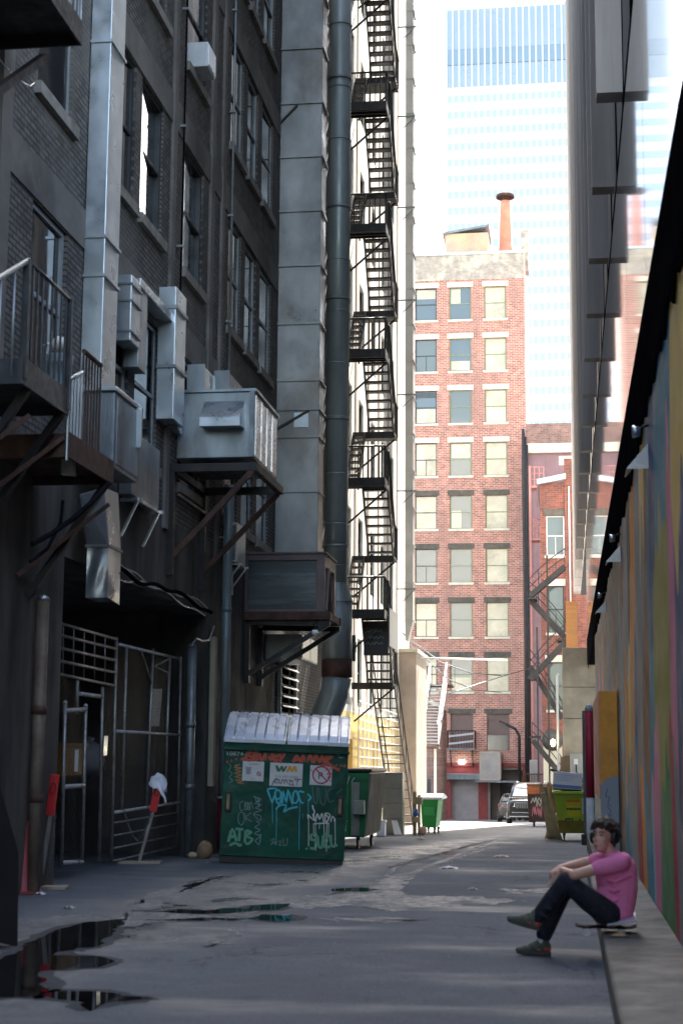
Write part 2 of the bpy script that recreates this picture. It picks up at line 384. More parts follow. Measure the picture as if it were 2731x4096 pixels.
def puddle(px):
    P=[onG(*q) for q in px]; out=[]
    for i,a in enumerate(P):
        b=P[(i+1)%len(P)]; k=max(2,int((b-a).length/.12)); k=min(k,14)
        for j in range(k):
            q=a.lerp(b,j/k)
            if j: q=q+Vector((random.gauss(0,.025),random.gauss(0,.05),0))
            out.append(Vector((q.x,q.y,gz(q.y)+.004)))
    mb=MB(); mb.add(out,[tuple(range(len(out)))])
    B('puddle',mb,M['water'],kind='structure')
for q in PUD: puddle(q)
def damp(px,k):
    P=[onG(*q) for q in px]; n=len(P); out=[]
    ar=sum(P[i].x*P[(i+1)%n].y-P[(i+1)%n].x*P[i].y for i in range(n)); sg=-1 if ar>0 else 1
    for i in range(n):
        a,b=P[i],P[(i+1)%n]; d=(b-a).normalized(); nr=Vector((-d.y,d.x,0))*sg
        for j in range(3):
            q=a.lerp(b,j/3)+nr*(k+random.uniform(-.04,.05)); out.append(Vector((q.x,q.y,gz(q.y)+.002)))
    mb=MB(); mb.add(out,[tuple(range(len(out)))]); B('damp_patch',mb,M['damp'],kind='structure')
M['damp']=mat('damp asphalt',(.040,.046,.056),.75,0,.4,8,bmp=.5,spec=.1)
for q in PUD[:5]: damp(q,.10)
def wetmat():
    m,n,p=newmat('wet run off'); g=geo(n)
    sp_=noise(n,9,6,g,.8); big=noise(n,1.6,5,g,.7)
    k=math_(n,'MULTIPLY',ramp(n,sp_.outputs[0],[(.38,0),(.56,1)]).outputs[0],ramp(n,big.outputs[0],[(.34,.15),(.55,1)]).outputs[0])
    n.links.new(mix(n,k,(.090,.103,.124),(.105,.121,.146)),p.inputs['Base Color'])
    n.links.new(ramp(n,k,[(0,.75),(1,.30)]).outputs[0],p.inputs['Roughness'])
    n.links.new(ramp(n,k,[(0,.15),(1,1.0)]).outputs[0],p.inputs['Specular IOR Level'])
    bump(n,p,noise(n,46,4,g,.8).outputs[0],.9,.02)
    return m
M['wet']=wetmat()
Z4=lambda pts:[(x*1.538,1883+y*1.538) for x,y in pts]
def wet(px):
    P=[onG(*q) for q in px]; out=[]
    for i,a in enumerate(P):
        b=P[(i+1)%len(P)]; L=(b-a).length; k=max(3,min(40,int(L/.10)))
        for j in range(k):
            q=a.lerp(b,j/k); q=q+Vector((random.gauss(0,.05),random.gauss(0,.10 if q.y<25 else .25),0))
            out.append(Vector((q.x,q.y,gz(q.y)+.003)))
    mb=MB(); mb.add(out,[tuple(range(len(out)))]); B('wet_patch',mb,M['wet'],kind='structure')
for q in ([(560,97),(590,70),(640,54),(700,38),(742,28),(735,40),(680,58),(622,80),(596,102),(600,112),(700,114),(790,122),(700,128),(600,136),(520,130),(440,132),(420,120),(500,110)],
          [(180,148),(228,108),(300,90),(338,83),(305,100),(256,122),(240,136),(330,133),(420,140),(440,149),(350,150),(230,152),(190,160)],
          [(298,186),(336,163),(366,164),(334,184),(302,194)],[(745,104),(835,102),(835,109),(760,110)],[(30,150),(120,140),(175,148),(120,156),(40,160)],[(470,150),(560,146),(640,150),(560,154)]): wet(Z4(q))
# ================================================================== WALL + WINDOW KIT
def wall_holes(mb,plane,c,u0,u1,z0,z1,holes,depth,sgn):
    """a wall sheet in plane x=c or y=c with rectangular openings and reveals; sgn = side into which the reveals run"""
    us=sorted(set([u0,u1]+[h[0] for h in holes]+[h[1] for h in holes])); zs=sorted(set([z0,z1]+[h[2] for h in holes]+[h[3] for h in holes]))
    us=[u for u in us if u0-1e-6<=u<=u1+1e-6]; zs=[z for z in zs if z0-1e-6<=z<=z1+1e-6]
    P=(lambda u,z,d=0:(c+d,u,z)) if plane=='x' else (lambda u,z,d=0:(u,c+d,z))
    o=len(mb.v); nz=len(zs)
    for u in us:
        for z in zs: mb.v.append(Vector(P(u,z)))
    for i in range(len(us)-1):
        for j in range(nz-1):
            um,zm=(us[i]+us[i+1])/2,(zs[j]+zs[j+1])/2
            if any(h[0]<um<h[1] and h[2]<zm<h[3] for h in holes): continue
            a=o+i*nz+j; mb.f.append([a,a+nz,a+nz+1,a+1]); mb.sm.append(False); mb.mi.append(mb.cur)
    d=depth*sgn
    for (a,b,e,f) in holes:
        mb.quad(P(a,e),P(b,e),P(b,e,d),P(a,e,d)); mb.quad(P(a,f),P(a,f,d),P(b,f,d),P(b,f))
        mb.quad(P(a,e),P(a,e,d),P(a,f,d),P(a,f)); mb.quad(P(b,e),P(b,f),P(b,f,d),P(b,e,d))
WC={}
def win_meshes(w,h,style,plane):
    k=(round(w,3),round(h,3),style,plane)
    if k in WC: return WC[k]
    fw=.06 if style!='thin' else .05
    fr=MB(); pn=MB(); A=(lambda u0,u1,d0,d1,z0,z1:(d0,d1,u0,u1,z0,z1)) if plane=='x' else (lambda u0,u1,d0,d1,z0,z1:(u0,u1,d0,d1,z0,z1))
    def bx(mb,u0,u1,d0,d1,z0,z1): mb.box(*A(u0,u1,d0,d1,z0,z1))
    t0,t1=-.04,.05
    bx(fr,-w/2,-w/2+fw,t0,t1,0,h); bx(fr,w/2-fw,w/2,t0,t1,0,h)
    bx(fr,-w/2+fw,w/2-fw,t0+.003,t1-.003,0,fw); bx(fr,-w/2+fw,w/2-fw,t0+.003,t1-.003,h-fw,h)
    bx(fr,-w/2+fw,w/2-fw,t0+.006,t1-.006,h*.5-.03,h*.5+.03)
    if style=='mull': bx(fr,-.02,.02,t0+.009,t1-.009,fw,h*.5-.03)
    if style=='vent':
        for i in range(5): bx(fr,-w/2+fw,w/2-fw,t0+.01,t1-.01,h-.16-.075*i,h-.12-.075*i)
    bx(pn,-w/2+fw*.8,w/2-fw*.8,-.004,.012,fw*.8,h-fw*.8)
    sl=MB(); bx(sl,-w/2-.12,w/2+.12,-.16,.085,-.16,-.002)
    r=(fr,pn,sl); WC[k]=r; return r
MC={}
def window(parent,plane,c,u,z,w,h,style,frm,pane,sill,lintel=None,label=None,depth=.17,inward=-1,sillflip=1,tilt=None):
    fr,pn,sl=win_meshes(w,h,style,plane)
    def me(key,mb,m,fl=1):
        kk=(id(mb),m.name,fl)
        if kk not in MC:
            q=MB(); q.add([Vector((p.x*(fl if plane=='x' else 1),p.y*(fl if plane=='y' else 1),p.z)) for p in mb.v],mb.f); MC[kk]=mesh(key,q,m)
        return MC[kk]
    loc=(c+inward*depth,u,z) if plane=='x' else (u,c+inward*depth,z)
    o=inst(me('window',fr,frm),'window',loc,parent,label)
    pa=inst(me('pane',pn,pane),'pane',loc,o)
    if tilt: pa.rotation_euler=tilt
    if sill:
        sloc=(c,u,z) if plane=='x' else (u,c,z)
        fl=-inward if plane=='x' else -inward
        inst(me('sill',sl,sill,-inward),'sill',sloc,o)
    return o
# ================================================================== OLD DARK BRICK BUILDING (left side of the alley)
XL=-6.3
old=T('brick_building','soot darkened brick building hung with ducts along the alley','building',(XL-6,17,0))
COLS=[(14.4,15.8),(17.9,19.25),(21.55,22.3),(22.68,24.0),(25.45,26.9),(29.08,30.3),(30.72,31.85),(32.3,33.6)]
GAR=(19.6,28.0,-.3,4.12)
holes=[(a,b,9.75+3.67*k,9.75+3.67*k+2.2) for k in range(-1,5) for (a,b) in COLS]
holes=[h for h in holes]+[GAR,(30.2,33.9,-.3,3.4)]
mb=MB()
wall_holes(mb,'x',XL,-40,44.2,5.4,28,[h for h in holes if h[2]>5],.15,-1)
mb.box(XL-14,XL-.002,44.2,44.5,-2,28); mb.box(XL-14,XL-.002,-40.3,-40,-1,28); mb.box(XL-14,XL,-40,44.2,28,28.3)
B('wall',mb,M['brick_dark'],old)
mb=MB(); wall_holes(mb,'x',XL,-40,28.9,-.8,5.4,[GAR],.9,-1)
wall_holes(mb,'x',XL,28.9,34.6,-.8,5.4,[],.3,-1)
B('rendered_base',mb,M['stucco'],old,'streaked grey rendered base')
mb=MB(); wall_holes(mb,'x',XL+.004,34.6,44.2,-1.2,5.4,[],.3,-1); B('brick_base',mb,M['brick_dark'],old)
# spandrel bands and pilasters stand proud of the brick
mb=MB()
for k in range(-1,5):
    z=9.75+3.67*k+2.2
    mb.box(XL-.05,XL+.025,-40,44.1,z+.02,z+.55)
B('spandrel_band',mb,M['stucco_dk'],old)
for (a,b) in ((20.5,20.85),(24.5,24.72),(27.35,27.6),(28.3,28.5),(16.6,16.95),(34.9,35.2)):
    mb=MB(); mb.box(XL-.05,XL+.055,a,b,5.2,27.9); B('pilaster',mb,M['stucco_dk'],old)
for k in range(-1,4):
    for ci,(a,b) in enumerate(COLS):
        z=9.75+3.67*k
        if k>2 and ci<2: continue
        tilt=None
        if k==0 and ci in (3,4): tilt=(0,0,R(4.7 if ci==3 else 3.75))
        window(old,'x',XL,(a+b)/2,z,b-a-.02,2.2,'std',M['frame_lt'] if (ci in (1,5,6,7) or k==-1) else M['frame_dk'],M['glass_dk'],M['sill'],depth=.09,inward=-1,tilt=tilt or (0,0,R(random.uniform(-2.2,1.2))))
# dark garage recess behind the fence
mb=MB(); mb.box(XL-5,XL-4.8,19,28.6,-.4,4.6); mb.box(XL-4.9,XL-.9,19.3,19.6,-.4,4.6); mb.box(XL-4.9,XL-.9,28.0,28.3,-.4,4.6); mb.box(XL-4.9,XL-.9,19.3,28.3,4.15,4.4)
B('garage_recess',mb,M['stucco_dk'],old)
# pale building beyond, sunlit above the fire escape
pale=T('pale_building','sunlit pale painted building behind the black fire escape','building',(XL-4,56,-.6))
ph=[(y,y+1.15,z,z+2.1) for y in (46.2,49.0,52.2,55.2,58.2) for z in [3.2+3.78*k for k in range(0,8)]]
mb=MB(); wall_holes(mb,'x',XL-.02,44.5,66,3.0,34,ph,.3,-1); mb.box(XL-10,XL-.02,65.7,66,-2,34); mb.box(XL-10,XL-.02,44.5,66,34,34.3)
B('wall',mb,M['pale_wall'],pale)
mb=MB(); wall_holes(mb,'x',XL-.02,44.5,66,-2,3.0,[(46.4,48.0,-2,2.2),(53,55.5,.2,2.2)],.3,-1); B('yellow_base',mb,M['yellow_wall'],pale)
for a in (45.2,48.1,51.3,54.3,57.2,60.5):
    mb=MB(); mb.box(XL-.05,XL+.0,a,a+.42,3.05,33.9); B('pilaster',mb,M['tan_wall'],pale)
for (a,b,e,f) in ph:
    if e<31: window(pale,'x',XL-.02,(a+b)/2,e,b-a-.02,2.1,'std',M['frame_dk'],M['glass_blue'],None,depth=.12,inward=-1)
# projecting end bay (tan, faces the camera)
bay=T('end_bay','tan rendered projecting bay at the far end of the left row','building',(-5.9,64,-1))
mb=MB(); mb.box(-6.4,-5.66,61.6,66.2,-2,5.7); B('wall',mb,M['tan_wall'],bay,bevel=.03)
mb=MB(); mb.box(-6.5,-5.60,61.5,66.3,5.7,5.85); B('coping',mb,M['stone_lt'],bay)
# ================================================================== RED BRICK BLOCK closing the alley
YR=110.0
red=T('brick_building','tall red brick block with pale lintels closing the alley','building',(-9,YR+4,gz(110)))
CC=[-14.4,-11.95,-9.42,-7.0,-4.53]
ROW=[34.82-3.745*k-2.36 for k in range(8)]
RH=[(x-.76,x+.76,z,z+2.36) for x in CC[1:] for z in ROW]+[(x-.76,x+.76,2.3,4.75) for x in CC[1:]]
mb=MB(); wall_holes(mb,'y',YR,-22,-2.45,1.2,35.35,RH,.25,1)
mb.box(-2.75,-2.45,YR+.002,YR+14,-3,37.3); mb.box(-22,-2.76,YR+13.7,YR+14,-3,37.3); mb.box(-22,-2.76,YR+.3,YR+13.7,36.6,36.8)
B('wall',mb,M['brick_red'],red)
mb=MB(); mb.box(-22,-2.452,YR-.015,YR+.3,35.35,37.2); B('parapet',mb,M['brick_lt'],red,'buff painted parapet')
mb=MB(); mb.box(-22,-2.43,YR-.1,YR+.35,37.2,37.38); B('coping',mb,M['galv'],red)
DRS=[(-7.75,-5.9,-2.5,.3),(-3.9,-3.0,-2.5,.2),(-5.2,-3.95,-2.5,.9)]
mb=MB(); wall_holes(mb,'y',YR-.03,-22,-5.25,-4,1.2,[DRS[0],(-10.6,-9.2,-2.5,.9)],.4,1); mb.box(-22,-2.455,YR-.12,YR-.03,1.2,1.45); mb.box(-2.9,-2.455,YR-.03,YR+.1,-4,1.2)
B('painted_base',mb,M['red_paint'],red,'dull red painted ground storey')
mb=MB(); mb.box(-7.8,-5.85,YR+.3,YR+.4,-3.4,.35); B('door',mb,mat('grey double door',(.30,.27,.26),.6,0,.12,2),red)
mb=MB(); mb.box(-8.1,-5.55,YR-.45,YR-.03,.3,.72); B('shutter_box',mb,M['steel_grey'],red,bevel=.04)
mb=MB(); mb.box(-10.7,-9.1,YR+.3,YR+.4,-3.4,.9); B('door',mb,flat('dark green door',(.01,.05,.035)),red,'dark green door')
mb=MB(); mb.box(-5.2,-2.95,YR+1.6,YR+1.7,-3.4,2); mb.box(-5.25,-5.1,YR,YR+1.6,-3.4,1.19); mb.box(-5.1,-2.9,YR+.02,YR+1.6,1.0,1.2); B('bay_wall',mb,mat('grey loading bay wall',(.22,.205,.18),.8,0,.2,1),red)
mb=MB(); mb.box(-4.5,-3.6,YR+1.52,YR+1.6,-3.4,.1); B('door',mb,flat('charcoal door',(.03,.03,.035)),red,'charcoal door in the loading bay')
for ci,x in enumerate(CC[1:]):
    for k,z in enumerate(ROW):
        frm=M['frame_dk'] if ci<2 else M['frame_gr']
        if ci==3: pn=M['blind']
        elif ci==2: pn=M['glass_blue'] if k in (0,1) else M['glass_grey']
        else: pn=[M['glass_blue'],M['glass_grey'],M['glass_blue'],M['blind'],M['blind'],M['glass_grey'],M['blind'],M['blind']][k]
        st='mull' if (ci==1 and k in (1,3,5,6)) else ('vent' if (ci==1 and k==2) else 'std')
        window(red,'y',YR,x,z,1.5,2.36,st,frm,pn,M['stone_lt'],depth=.16,inward=1)
        hb=[0,0,.5,.45,0,.3,.55,.4][(k*3+ci*5)%8] if ci in (1,2) and pn is not M['blind'] else 0
        if hb:
            mb=MB(); q0,q1=((x-.66,x+.66) if (k+ci)%2 else (x-.66,x+.02)); top=(k+ci)%3!=0
            mb.box(q0,q1,YR+.150,YR+.156,z+(2.27-2.2*hb if top else .1),z+(2.27 if top else .1+2.2*hb)); B('window_shade',mb,M['blind'],red)
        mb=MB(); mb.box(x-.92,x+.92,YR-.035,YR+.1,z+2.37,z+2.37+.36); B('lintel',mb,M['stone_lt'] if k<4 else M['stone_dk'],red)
    mb=MB(); mb.box(x-.76,x+.76,YR+.12,YR+.18,2.3,4.75); B('boarded_window',mb,M['board'],red,'brown boarded window')
    mb=MB(); mb.box(x-.95,x+.95,YR-.03,YR+.1,4.76,5.1); B('lintel',mb,M['stone_dk'],red)
mb=MB(); mb.box(-4.3,-3.85,YR+.08,YR+.118,2.32,3.3); mb.box(-5.25,-4.3,YR+.085,YR+.118,2.32,3.3); B('pane',mb,M['glass_grey'],red)
# roof furniture
mb=MB(); mb.box(-8.2,-5.1,YR+2.2,YR+6,36.8,39.55); rs=B('roof_shed',mb,mat('patched pink render',(.50,.38,.28),.85,0,.2,1,(.62,.55,.2),.5),red)
mb=MB(); mb.prism([(-8.4,39.45),(-5.0,39.95),(-5.0,40.12),(-8.4,39.62)],YR+2,YR+6.2); B('shed_roof',mb,M['steel_grey'],red)
mb=MB(); mb.box(-2.75,-2.2+.0,YR+3,YR+4.2,36.8,39.9); B('chimney',mb,M['brick_lt'],red,bevel=.02)
mb=MB(); mb.box(-4.6,-2.5,YR+1.2,YR+5,37.38,37.75); B('roof_curb',mb,M['steel_blk'],red)
st=T('flue_stack','tapered orange rusty flue with wide round cap on the brick block roof','flue',(-3.75,YR+3,37.75))
cx_=-3.86
mb=MB(); mb.lathe((cx_,YR+3,37.6),[(.66,0),(.50,.9),(.44,1.1),(.40,2.5),(.415,2.52),(.36,4.2),(.33,4.55)],24); B('shaft',mb,mat('orange oxide flue',(.66,.25,.15),.7,.1,.3,1.2,(.30,.14,.10),.5),st)
mb=MB()
for a in (0,2.1,4.2): mb.bar((cx_+.3*math.cos(a),YR+3+.3*math.sin(a),42.1),(cx_+.3*math.cos(a),YR+3+.3*math.sin(a),42.55),.05)
mb.tube([(cx_+.3*math.cos(a),YR+3+.3*math.sin(a),42.3) for a in [2*math.pi*i/16 for i in range(16)]],.03,6,closed=True)
B('cap_bracket',mb,M['steel_rust'],st)
mb=MB(); mb.lathe((cx_,YR+3,42.4),[(.02,.40),(.4,.32),(.66,.2),(.68,0),(.64,0),(.60,.18)],28,cap=False); B('rain_cap',mb,M['steel_rust'],st)
# ================================================================== SKYSCRAPER far behind
YS=360.0
sk=T('skyscraper','pale ribbed glass skyscraper rising behind the brick block','skyscraper',(-8,YS+15,-3))
mb=MB(); mb.box(-26.3,8,YS,YS+34,-4,180); B('shaft_wall',mb,M['white_tower'],sk)
mb=MB(); mb.box(-26.2,7.9,YS-.25,YS+.0,165.0,168.8); B('louvre_band',mb,M['tower_band'],sk)
mb=MB(); mb.box(-26.2,7.9,YS-.12,YS,159.5,164.9); mb.box(-26.2,7.9,YS-.12,YS,168.9,178.9); B('glazed_crown',mb,mat('hazy glazing',(.33,.41,.46),.3,0,.06,.05),sk)
for i in range(23):
    mb=MB(); x=-25.9+1.51*i; mb.box(x-.17,x+.17,YS-.6,YS-.26,158.5,179.3); B('rib',mb,M['white_tower'],sk)
wm=MB(); wm.box(-.53,.53,-.06,.0,0,1.75); wme=mesh('window',wm,M['tower_blue'])
rest=MB(); cnt=0
cells=[(c,r) for r in range(43) for c in range(22)]
for c,r in cells:
    x=-25.15+1.51*c; z=155.6-3.95*r
    if x>2.5 and True: 
        rest.box(x-.53,x+.53,YS-.06,YS,z,z+1.75); continue
    if cnt<100 and (c<19): inst(wme,'window',(x,YS-.002,z),sk); cnt+=1
    else: rest.box(x-.53,x+.53,YS-.06,YS-.002,z,z+1.75)
B('window',rest,M['tower_blue'],sk,kind='stuff')
# ================================================================== RIGHT SIDE: mural building, glass curtain wall, office tower
XR=.85
mur=T('mural_building','low building with a colourful flame mural and black fascia','building',(XR+3,28,0))
mb=MB(); mb.box(XR,XR+.4,-40,46,-1,5.12); B('mural_wall',mb,M['mural'],mur,'rendered wall painted with flame shaped stripes')
mb=MB(); mb.box(XR-.03,XR+.3,-40,60,5.12,6.05)
for i in range(60):                                             # ragged torn lower hem of the sheet
    y=8+i*.85; mb.prism([(y,5.13),(y+.85,5.13),(y+.6,5.13-random.uniform(.02,.22)),(y+.3,5.13-random.uniform(.02,.22))],XR-.028,XR-.004,'x')
B('fascia',mb,M['fascia'],mur,'black sheeted fascia above the mural')
tw=T('office_tower','grey office tower with deep concrete fins above the glass wall','office tower',(6,45,-1))
mb=MB(); mb.box(1.3,14,18.5,83,10.18,85); B('tower_wall',mb,M['concrete'],tw)
NP=31
fin=MB(); fin.box(.51,.845,0,.34,10.18,85)
finme=mesh('fin',fin,M['concrete'])
for k in range(0,18):
    inst(finme,'fin',(0,20+3.5*k,0),tw)
for k in range(0,17):                                          # recessed window bay between fins
    mb=MB(); mb.box(1.15,1.3,20+3.5*k+.6,20+3.5*k+3.2,10.18,84.8)
    B('glazing',mb,M['glass_dk'],tw)
mb=MB(); mb.box(.50,1.28,82.4,83.6,10.18,85); B('corner_pier',mb,M['concrete'],tw)
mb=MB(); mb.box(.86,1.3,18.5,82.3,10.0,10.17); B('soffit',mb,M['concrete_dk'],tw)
gl=T('glass_wall','mirror like glass curtain wall between mural fascia and tower','glass wall',(1.0,30,6))
for k in range(-3,13):
    y0=-7+4.5*(k+3); 
    if y0+4.45>61: break
    mb=MB(); mb.box(XR-.005,XR+.04,y0+.03,y0+4.47,6.08,9.95); B('glass_panel',mb,M['tower_glass'],gl)
mb=MB(); mb.box(XR+.05,XR+.4,-8,60,6.06,9.96); mb.box(XR-.012,XR+.06,-8,60,9.93,10.0); B('backing_frame',mb,M['fascia'],gl)
# ================================================================== DUCTS AND MACHINES ON THE OLD BUILDING
def xd(px,Y): return (px*K-2262)*Y/F          # lateral position of a pixel column at depth Y (near the horizon line)
def rduct(name,label,x0,x1,y0,y1,z0,z1,seams,m=None,cat='duct',group=None,lip=.025):
    m=m or M['galv']
    t=T(name,label,cat,((x0+x1)/2,(y0+y1)/2,z0),group)
    mb=MB(); mb.box(x0,x1,y0,y1,z0,z1); B('duct_body',mb,m,t,bevel=.012)
    for z in seams:
        mb=MB(); mb.box(x0-.0,x1+lip,y0-lip,y1+lip,z-.02,z+.02); B('flange',mb,m,t)
    return t
# near slim duct, ending at the condenser
z_=lambda px,py,Y: onY(px,py,Y).z
nd=rduct('wall_duct','slim bright galvanised duct rising the wall above the slatted condenser',-6.29,onY(252,240,19.95).x,19.95,20.62,z_(230,900,19.95),24,[z_(230,y,19.95) for y in (95,543,632,-220)])
# slatted condenser under it
t=T('condenser','tall slatted air conditioner under the slim wall duct','air conditioner',(-6.1,20,5.3))
x1=onY(262,930,19.7).x
mb=MB(); mb.box(-6.28,x1,19.75,21.0,5.30,6.30); B('cabinet',mb,M['steel_grey'],t,bevel=.02)
mb=MB(); mb.box(-6.29,x1+.03,19.7,21.05,6.30,6.36); B('lid',mb,M['galv'],t,bevel=.01)
mb=MB()
for i in range(9):
    x=-6.24+i*(x1+6.22)/9; mb.box(x,x+.018,19.722,19.75,5.34,6.26)
for i in range(16): mb.box(x1,x1+.02,19.85+i*.066,19.88+i*.066,5.36,6.24)
B('grille',mb,M['galv_dk'],t)
mb=MB(); mb.box(x1-.0,x1+.09,20.75,20.80,5.75,6.30); B('side_flap',mb,M['galv'],t)
# offset duct run
x0=-6.29; YA0=21.45; xa=onY(302,700,YA0).x; xb=onY(402,800,23.9).x
t=T('wall_duct','boxy zinc duct stepping sideways and down into the rooftop unit','duct',(-6.1,23,6.7))
zt=z_(383,658,23.9); zb=z_(383,962,23.9)
mb=MB(); mb.box(x0,xb,23.9,24.6,zb,zt); B('drop',mb,M['galv'],t,bevel=.012)
for y in (705,841): 
    z=z_(383,y,23.9); mb=MB(); mb.box(x0,xb+.03,23.87,24.63,z-.025,z+.025); B('flange',mb,M['galv_dk'],t)
za=z_(283,631,YA0); zab=z_(283,782,YA0)
mb=MB(); mb.box(x0,xa,YA0,YA0+.5,zab,za); B('upstand',mb,M['galv'],t,bevel=.012)
for y in (652,690,760):
    z=z_(283,y,YA0); mb=MB(); mb.box(x0,xa+.02,YA0-.02,YA0+.52,z-.015,z+.015); B('flange',mb,M['galv_dk'],t)
zc=z_(345,693,23.2)
mb=MB(); mb.box(x0,xa-.01,YA0+.51,23.89,zc,za-.02); B('crossover',mb,M['galv'],t,bevel=.012)
mb=MB(); mb.box(x0,xa-.03,YA0+.55,YA0+1.0,zab-.25,zc-.02); B('side_outlet',mb,M['galv_dk'],t,bevel=.01)
for i in range(3):
    mb=MB(); mb.box(x0,xb-.12-.03*i,24.62+.22*i,24.80+.22*i,zb+.02,zb+.95-.18*i); B('connector',mb,M['galv'],t,bevel=.01)
# tall sheets behind the unit
for (p,q,top,lbl) in ((430,462,812,'upright zinc duct panel behind the rooftop unit, next to the drop duct'),(490,546,842,'upright zinc duct panel behind the rooftop unit, next to the triple window')):
    a=onX(p,900,-6.29).y; b=onX(q,900,-6.29).y-.2; zz=onX((p+q)/2,top,-6.0).z
    t=T('duct_panel',lbl,'duct',(-6.15,a,7.3)); mb=MB(); mb.box(-6.29,-6.02,a,b,7.1,zz); B('duct_body',mb,M['galv'],t,bevel=.012)
    
    for e in (a,b): mb=MB(); mb.box(-6.29,-5.99,e-.02,e+.02,7.1,zz+.01); B('flange',mb,M['galv_dk'],t)
# rooftop style unit on a bracket shelf
Y0,Y1,X1=25.3,27.35,-5.0
t=T('air_handler','large silver air handling unit with sloped intake hood on a steel shelf','air handler',(-5.6,26.3,6.25))
zt=z_(572,899,Y0); zb=z_(572,1050,Y0)
mb=MB(); mb.box(-6.29,X1,Y0,Y1,zb,zt); B('cabinet',mb,M['galv_dk'],t,bevel=.015)
mb=MB(); mb.box(X1,X1+.02,Y0+.03,Y1-.03,zb+.03,zt-.05); 
for i in range(4): mb.box(X1+.02,X1+.034,Y0+.05+i*.5,Y0+.07+i*.5,zb+.04,zt-.06)
B('side_panel',mb,mat('reflection pale panel',(.80,.76,.72),.30,.6,.06,2,(.62,.52,.44),.4),t)  # pale base stands in for the bright reflection on this face
mb=MB(); mb.box(-6.29,X1+.05,Y0-.04,Y1+.04,zt,zt+.045); B('top_cap',mb,M['galv_dk'],t)
mb=MB(); mb.bar((X1-.02,Y0-.02,zb),(X1-.02,Y0-.02,zt),.08); B('corner_post',mb,M['steel_grey'],t)
hx0,hx1=onY(470,950,Y0).x,onY(562,950,Y0).x; hz0,hz1=z_(520,985,Y0),z_(520,925,Y0)
mb=MB(); mb.hull([(hx0,Y0,hz0),(hx1,Y0,hz0),(hx1,Y0,hz1+.03),(hx0,Y0,hz1+.03)],[(hx0,Y0-.38,hz0-.03),(hx1,Y0-.38,hz0-.03),(hx1,Y0-.38,hz0+.12),(hx0,Y0-.38,hz0+.12)]); B('intake_hood',mb,M['galv'],t,bevel=.006)
sh=T('bracket_shelf','rusty angle iron shelf with two long braces under the air handler','shelf',(-5.6,26.3,6.1))
fx=onY(592,1072,24.9).x; zs=z_(592,1072,24.9)
mb=MB(); mb.bar((-6.29,24.9,zs),(fx,24.9,zs),.1,.13); mb.bar((-6.29,27.2,zs),(fx,27.2,zs),.1,.13); mb.bar((fx-.05,24.96,zs),(fx-.05,27.14,zs),.1,.125); mb.bar((-6.24,24.96,zs),(-6.24,27.14,zs),.08,.12); B('frame',mb,M['steel_blk'],sh)
for y,zb_ in ((24.9,-1.45),(27.2,-1.42)):
    mb=MB(); mb.bar((fx-.08,y,zs-.06),(-6.22,y,zs+zb_),.085); B('brace',mb,M['steel_rust'],sh)
    mb=MB(); mb.bar((-6.25,y,zs-.07),(-6.25,y,zs-1.75),.10); B('wall_post',mb,M['steel_blk'],sh)
mb=MB(); mb.bar((-6.2,25.0,zs-.4),(-6.2,27.1,zs-.4),.05); mb.box(-6.1,-5.2,25.6,26.4,zs+.065,zs+.09); B('cross_bar',mb,M['steel_blk'],sh)
# box on the wall with mesh (behind near condenser)
t=T('wall_cabinet','dark grey cabinet on angle brackets, below the slatted condenser','cabinet',(-6.1,22.2,4.7))
cx=onY(308,1020,21.9).x
mb=MB(); mb.box(-6.28,cx,21.9,23.4,z_(300,1135,21.9),z_(300,990,21.9)); B('cabinet_body',mb,M['galv_dk'],t,bevel=.015)
mb=MB(); zz=z_(300,1140,21.9)
for y in (22.0,23.2): mb.bar((-6.27,y,zz-.03),(cx+.12,y,zz-.03),.05); mb.bar((cx+.05,y,zz-.05),(-6.25,y,zz-.55),.035)
mb.bar((cx+.05,21.9,zz-.03),(cx+.05,23.3,zz-.03),.05); B('bracket',mb,M['galv'],t)
# elbow duct hanging low
def P(px,py,Y): return onY(px,py,Y)
t=T('elbow_duct','dented bent sheet metal duct hanging over the fenced yard','duct',(-5.85,20.2,3.6))
a=[P(182,1135,19.6),P(240,1118,19.6),P(250,1250,19.9),P(199,1253,19.9)]
mb=MB(); lo=[a[0],a[1],a[1]+Vector((.02,.6,.02)),a[0]+Vector((0,.6,.02))]; hi=[a[3],a[2],a[2]+Vector((.0,.6,0)),a[3]+Vector((0,.6,0))]; mb.hull(lo,hi); B('sloped_section',mb,M['galv'],t,bevel=.02)
b0,b1=a[3].x+.005,a[2].x-.005; zt=a[3].z; zb=P(225,1372,19.9).z
mb=MB()
def dent(u,v):
    return (b0+(b1-b0)*u, 19.92+.035*math.sin(u*5+v*4)*math.sin(math.pi*v)*math.sin(math.pi*u), zt+(zb-zt)*v)
mb.grid(dent,8,14)
mb.grid(lambda u,v:(b1-.03*math.sin(math.pi*u)*math.sin(v*6)*v,19.92+.58*u,zt+(zb-zt)*v*(1+.06*u)),8,14)
mb.grid(lambda u,v:(b0,19.92+.58*u,zt+(zb-zt)*v),2,2); mb.grid(lambda u,v:(b0+(b1-b0)*u,20.5,zt+(zb-zt)*v),2,2)
B('drop',mb,M['galv'],t)
mb=MB(); mb.box(b0-.02,b1+.02,19.89,20.53,zt-.02,zt+.015); B('flange',mb,M['galv_dk'],t)
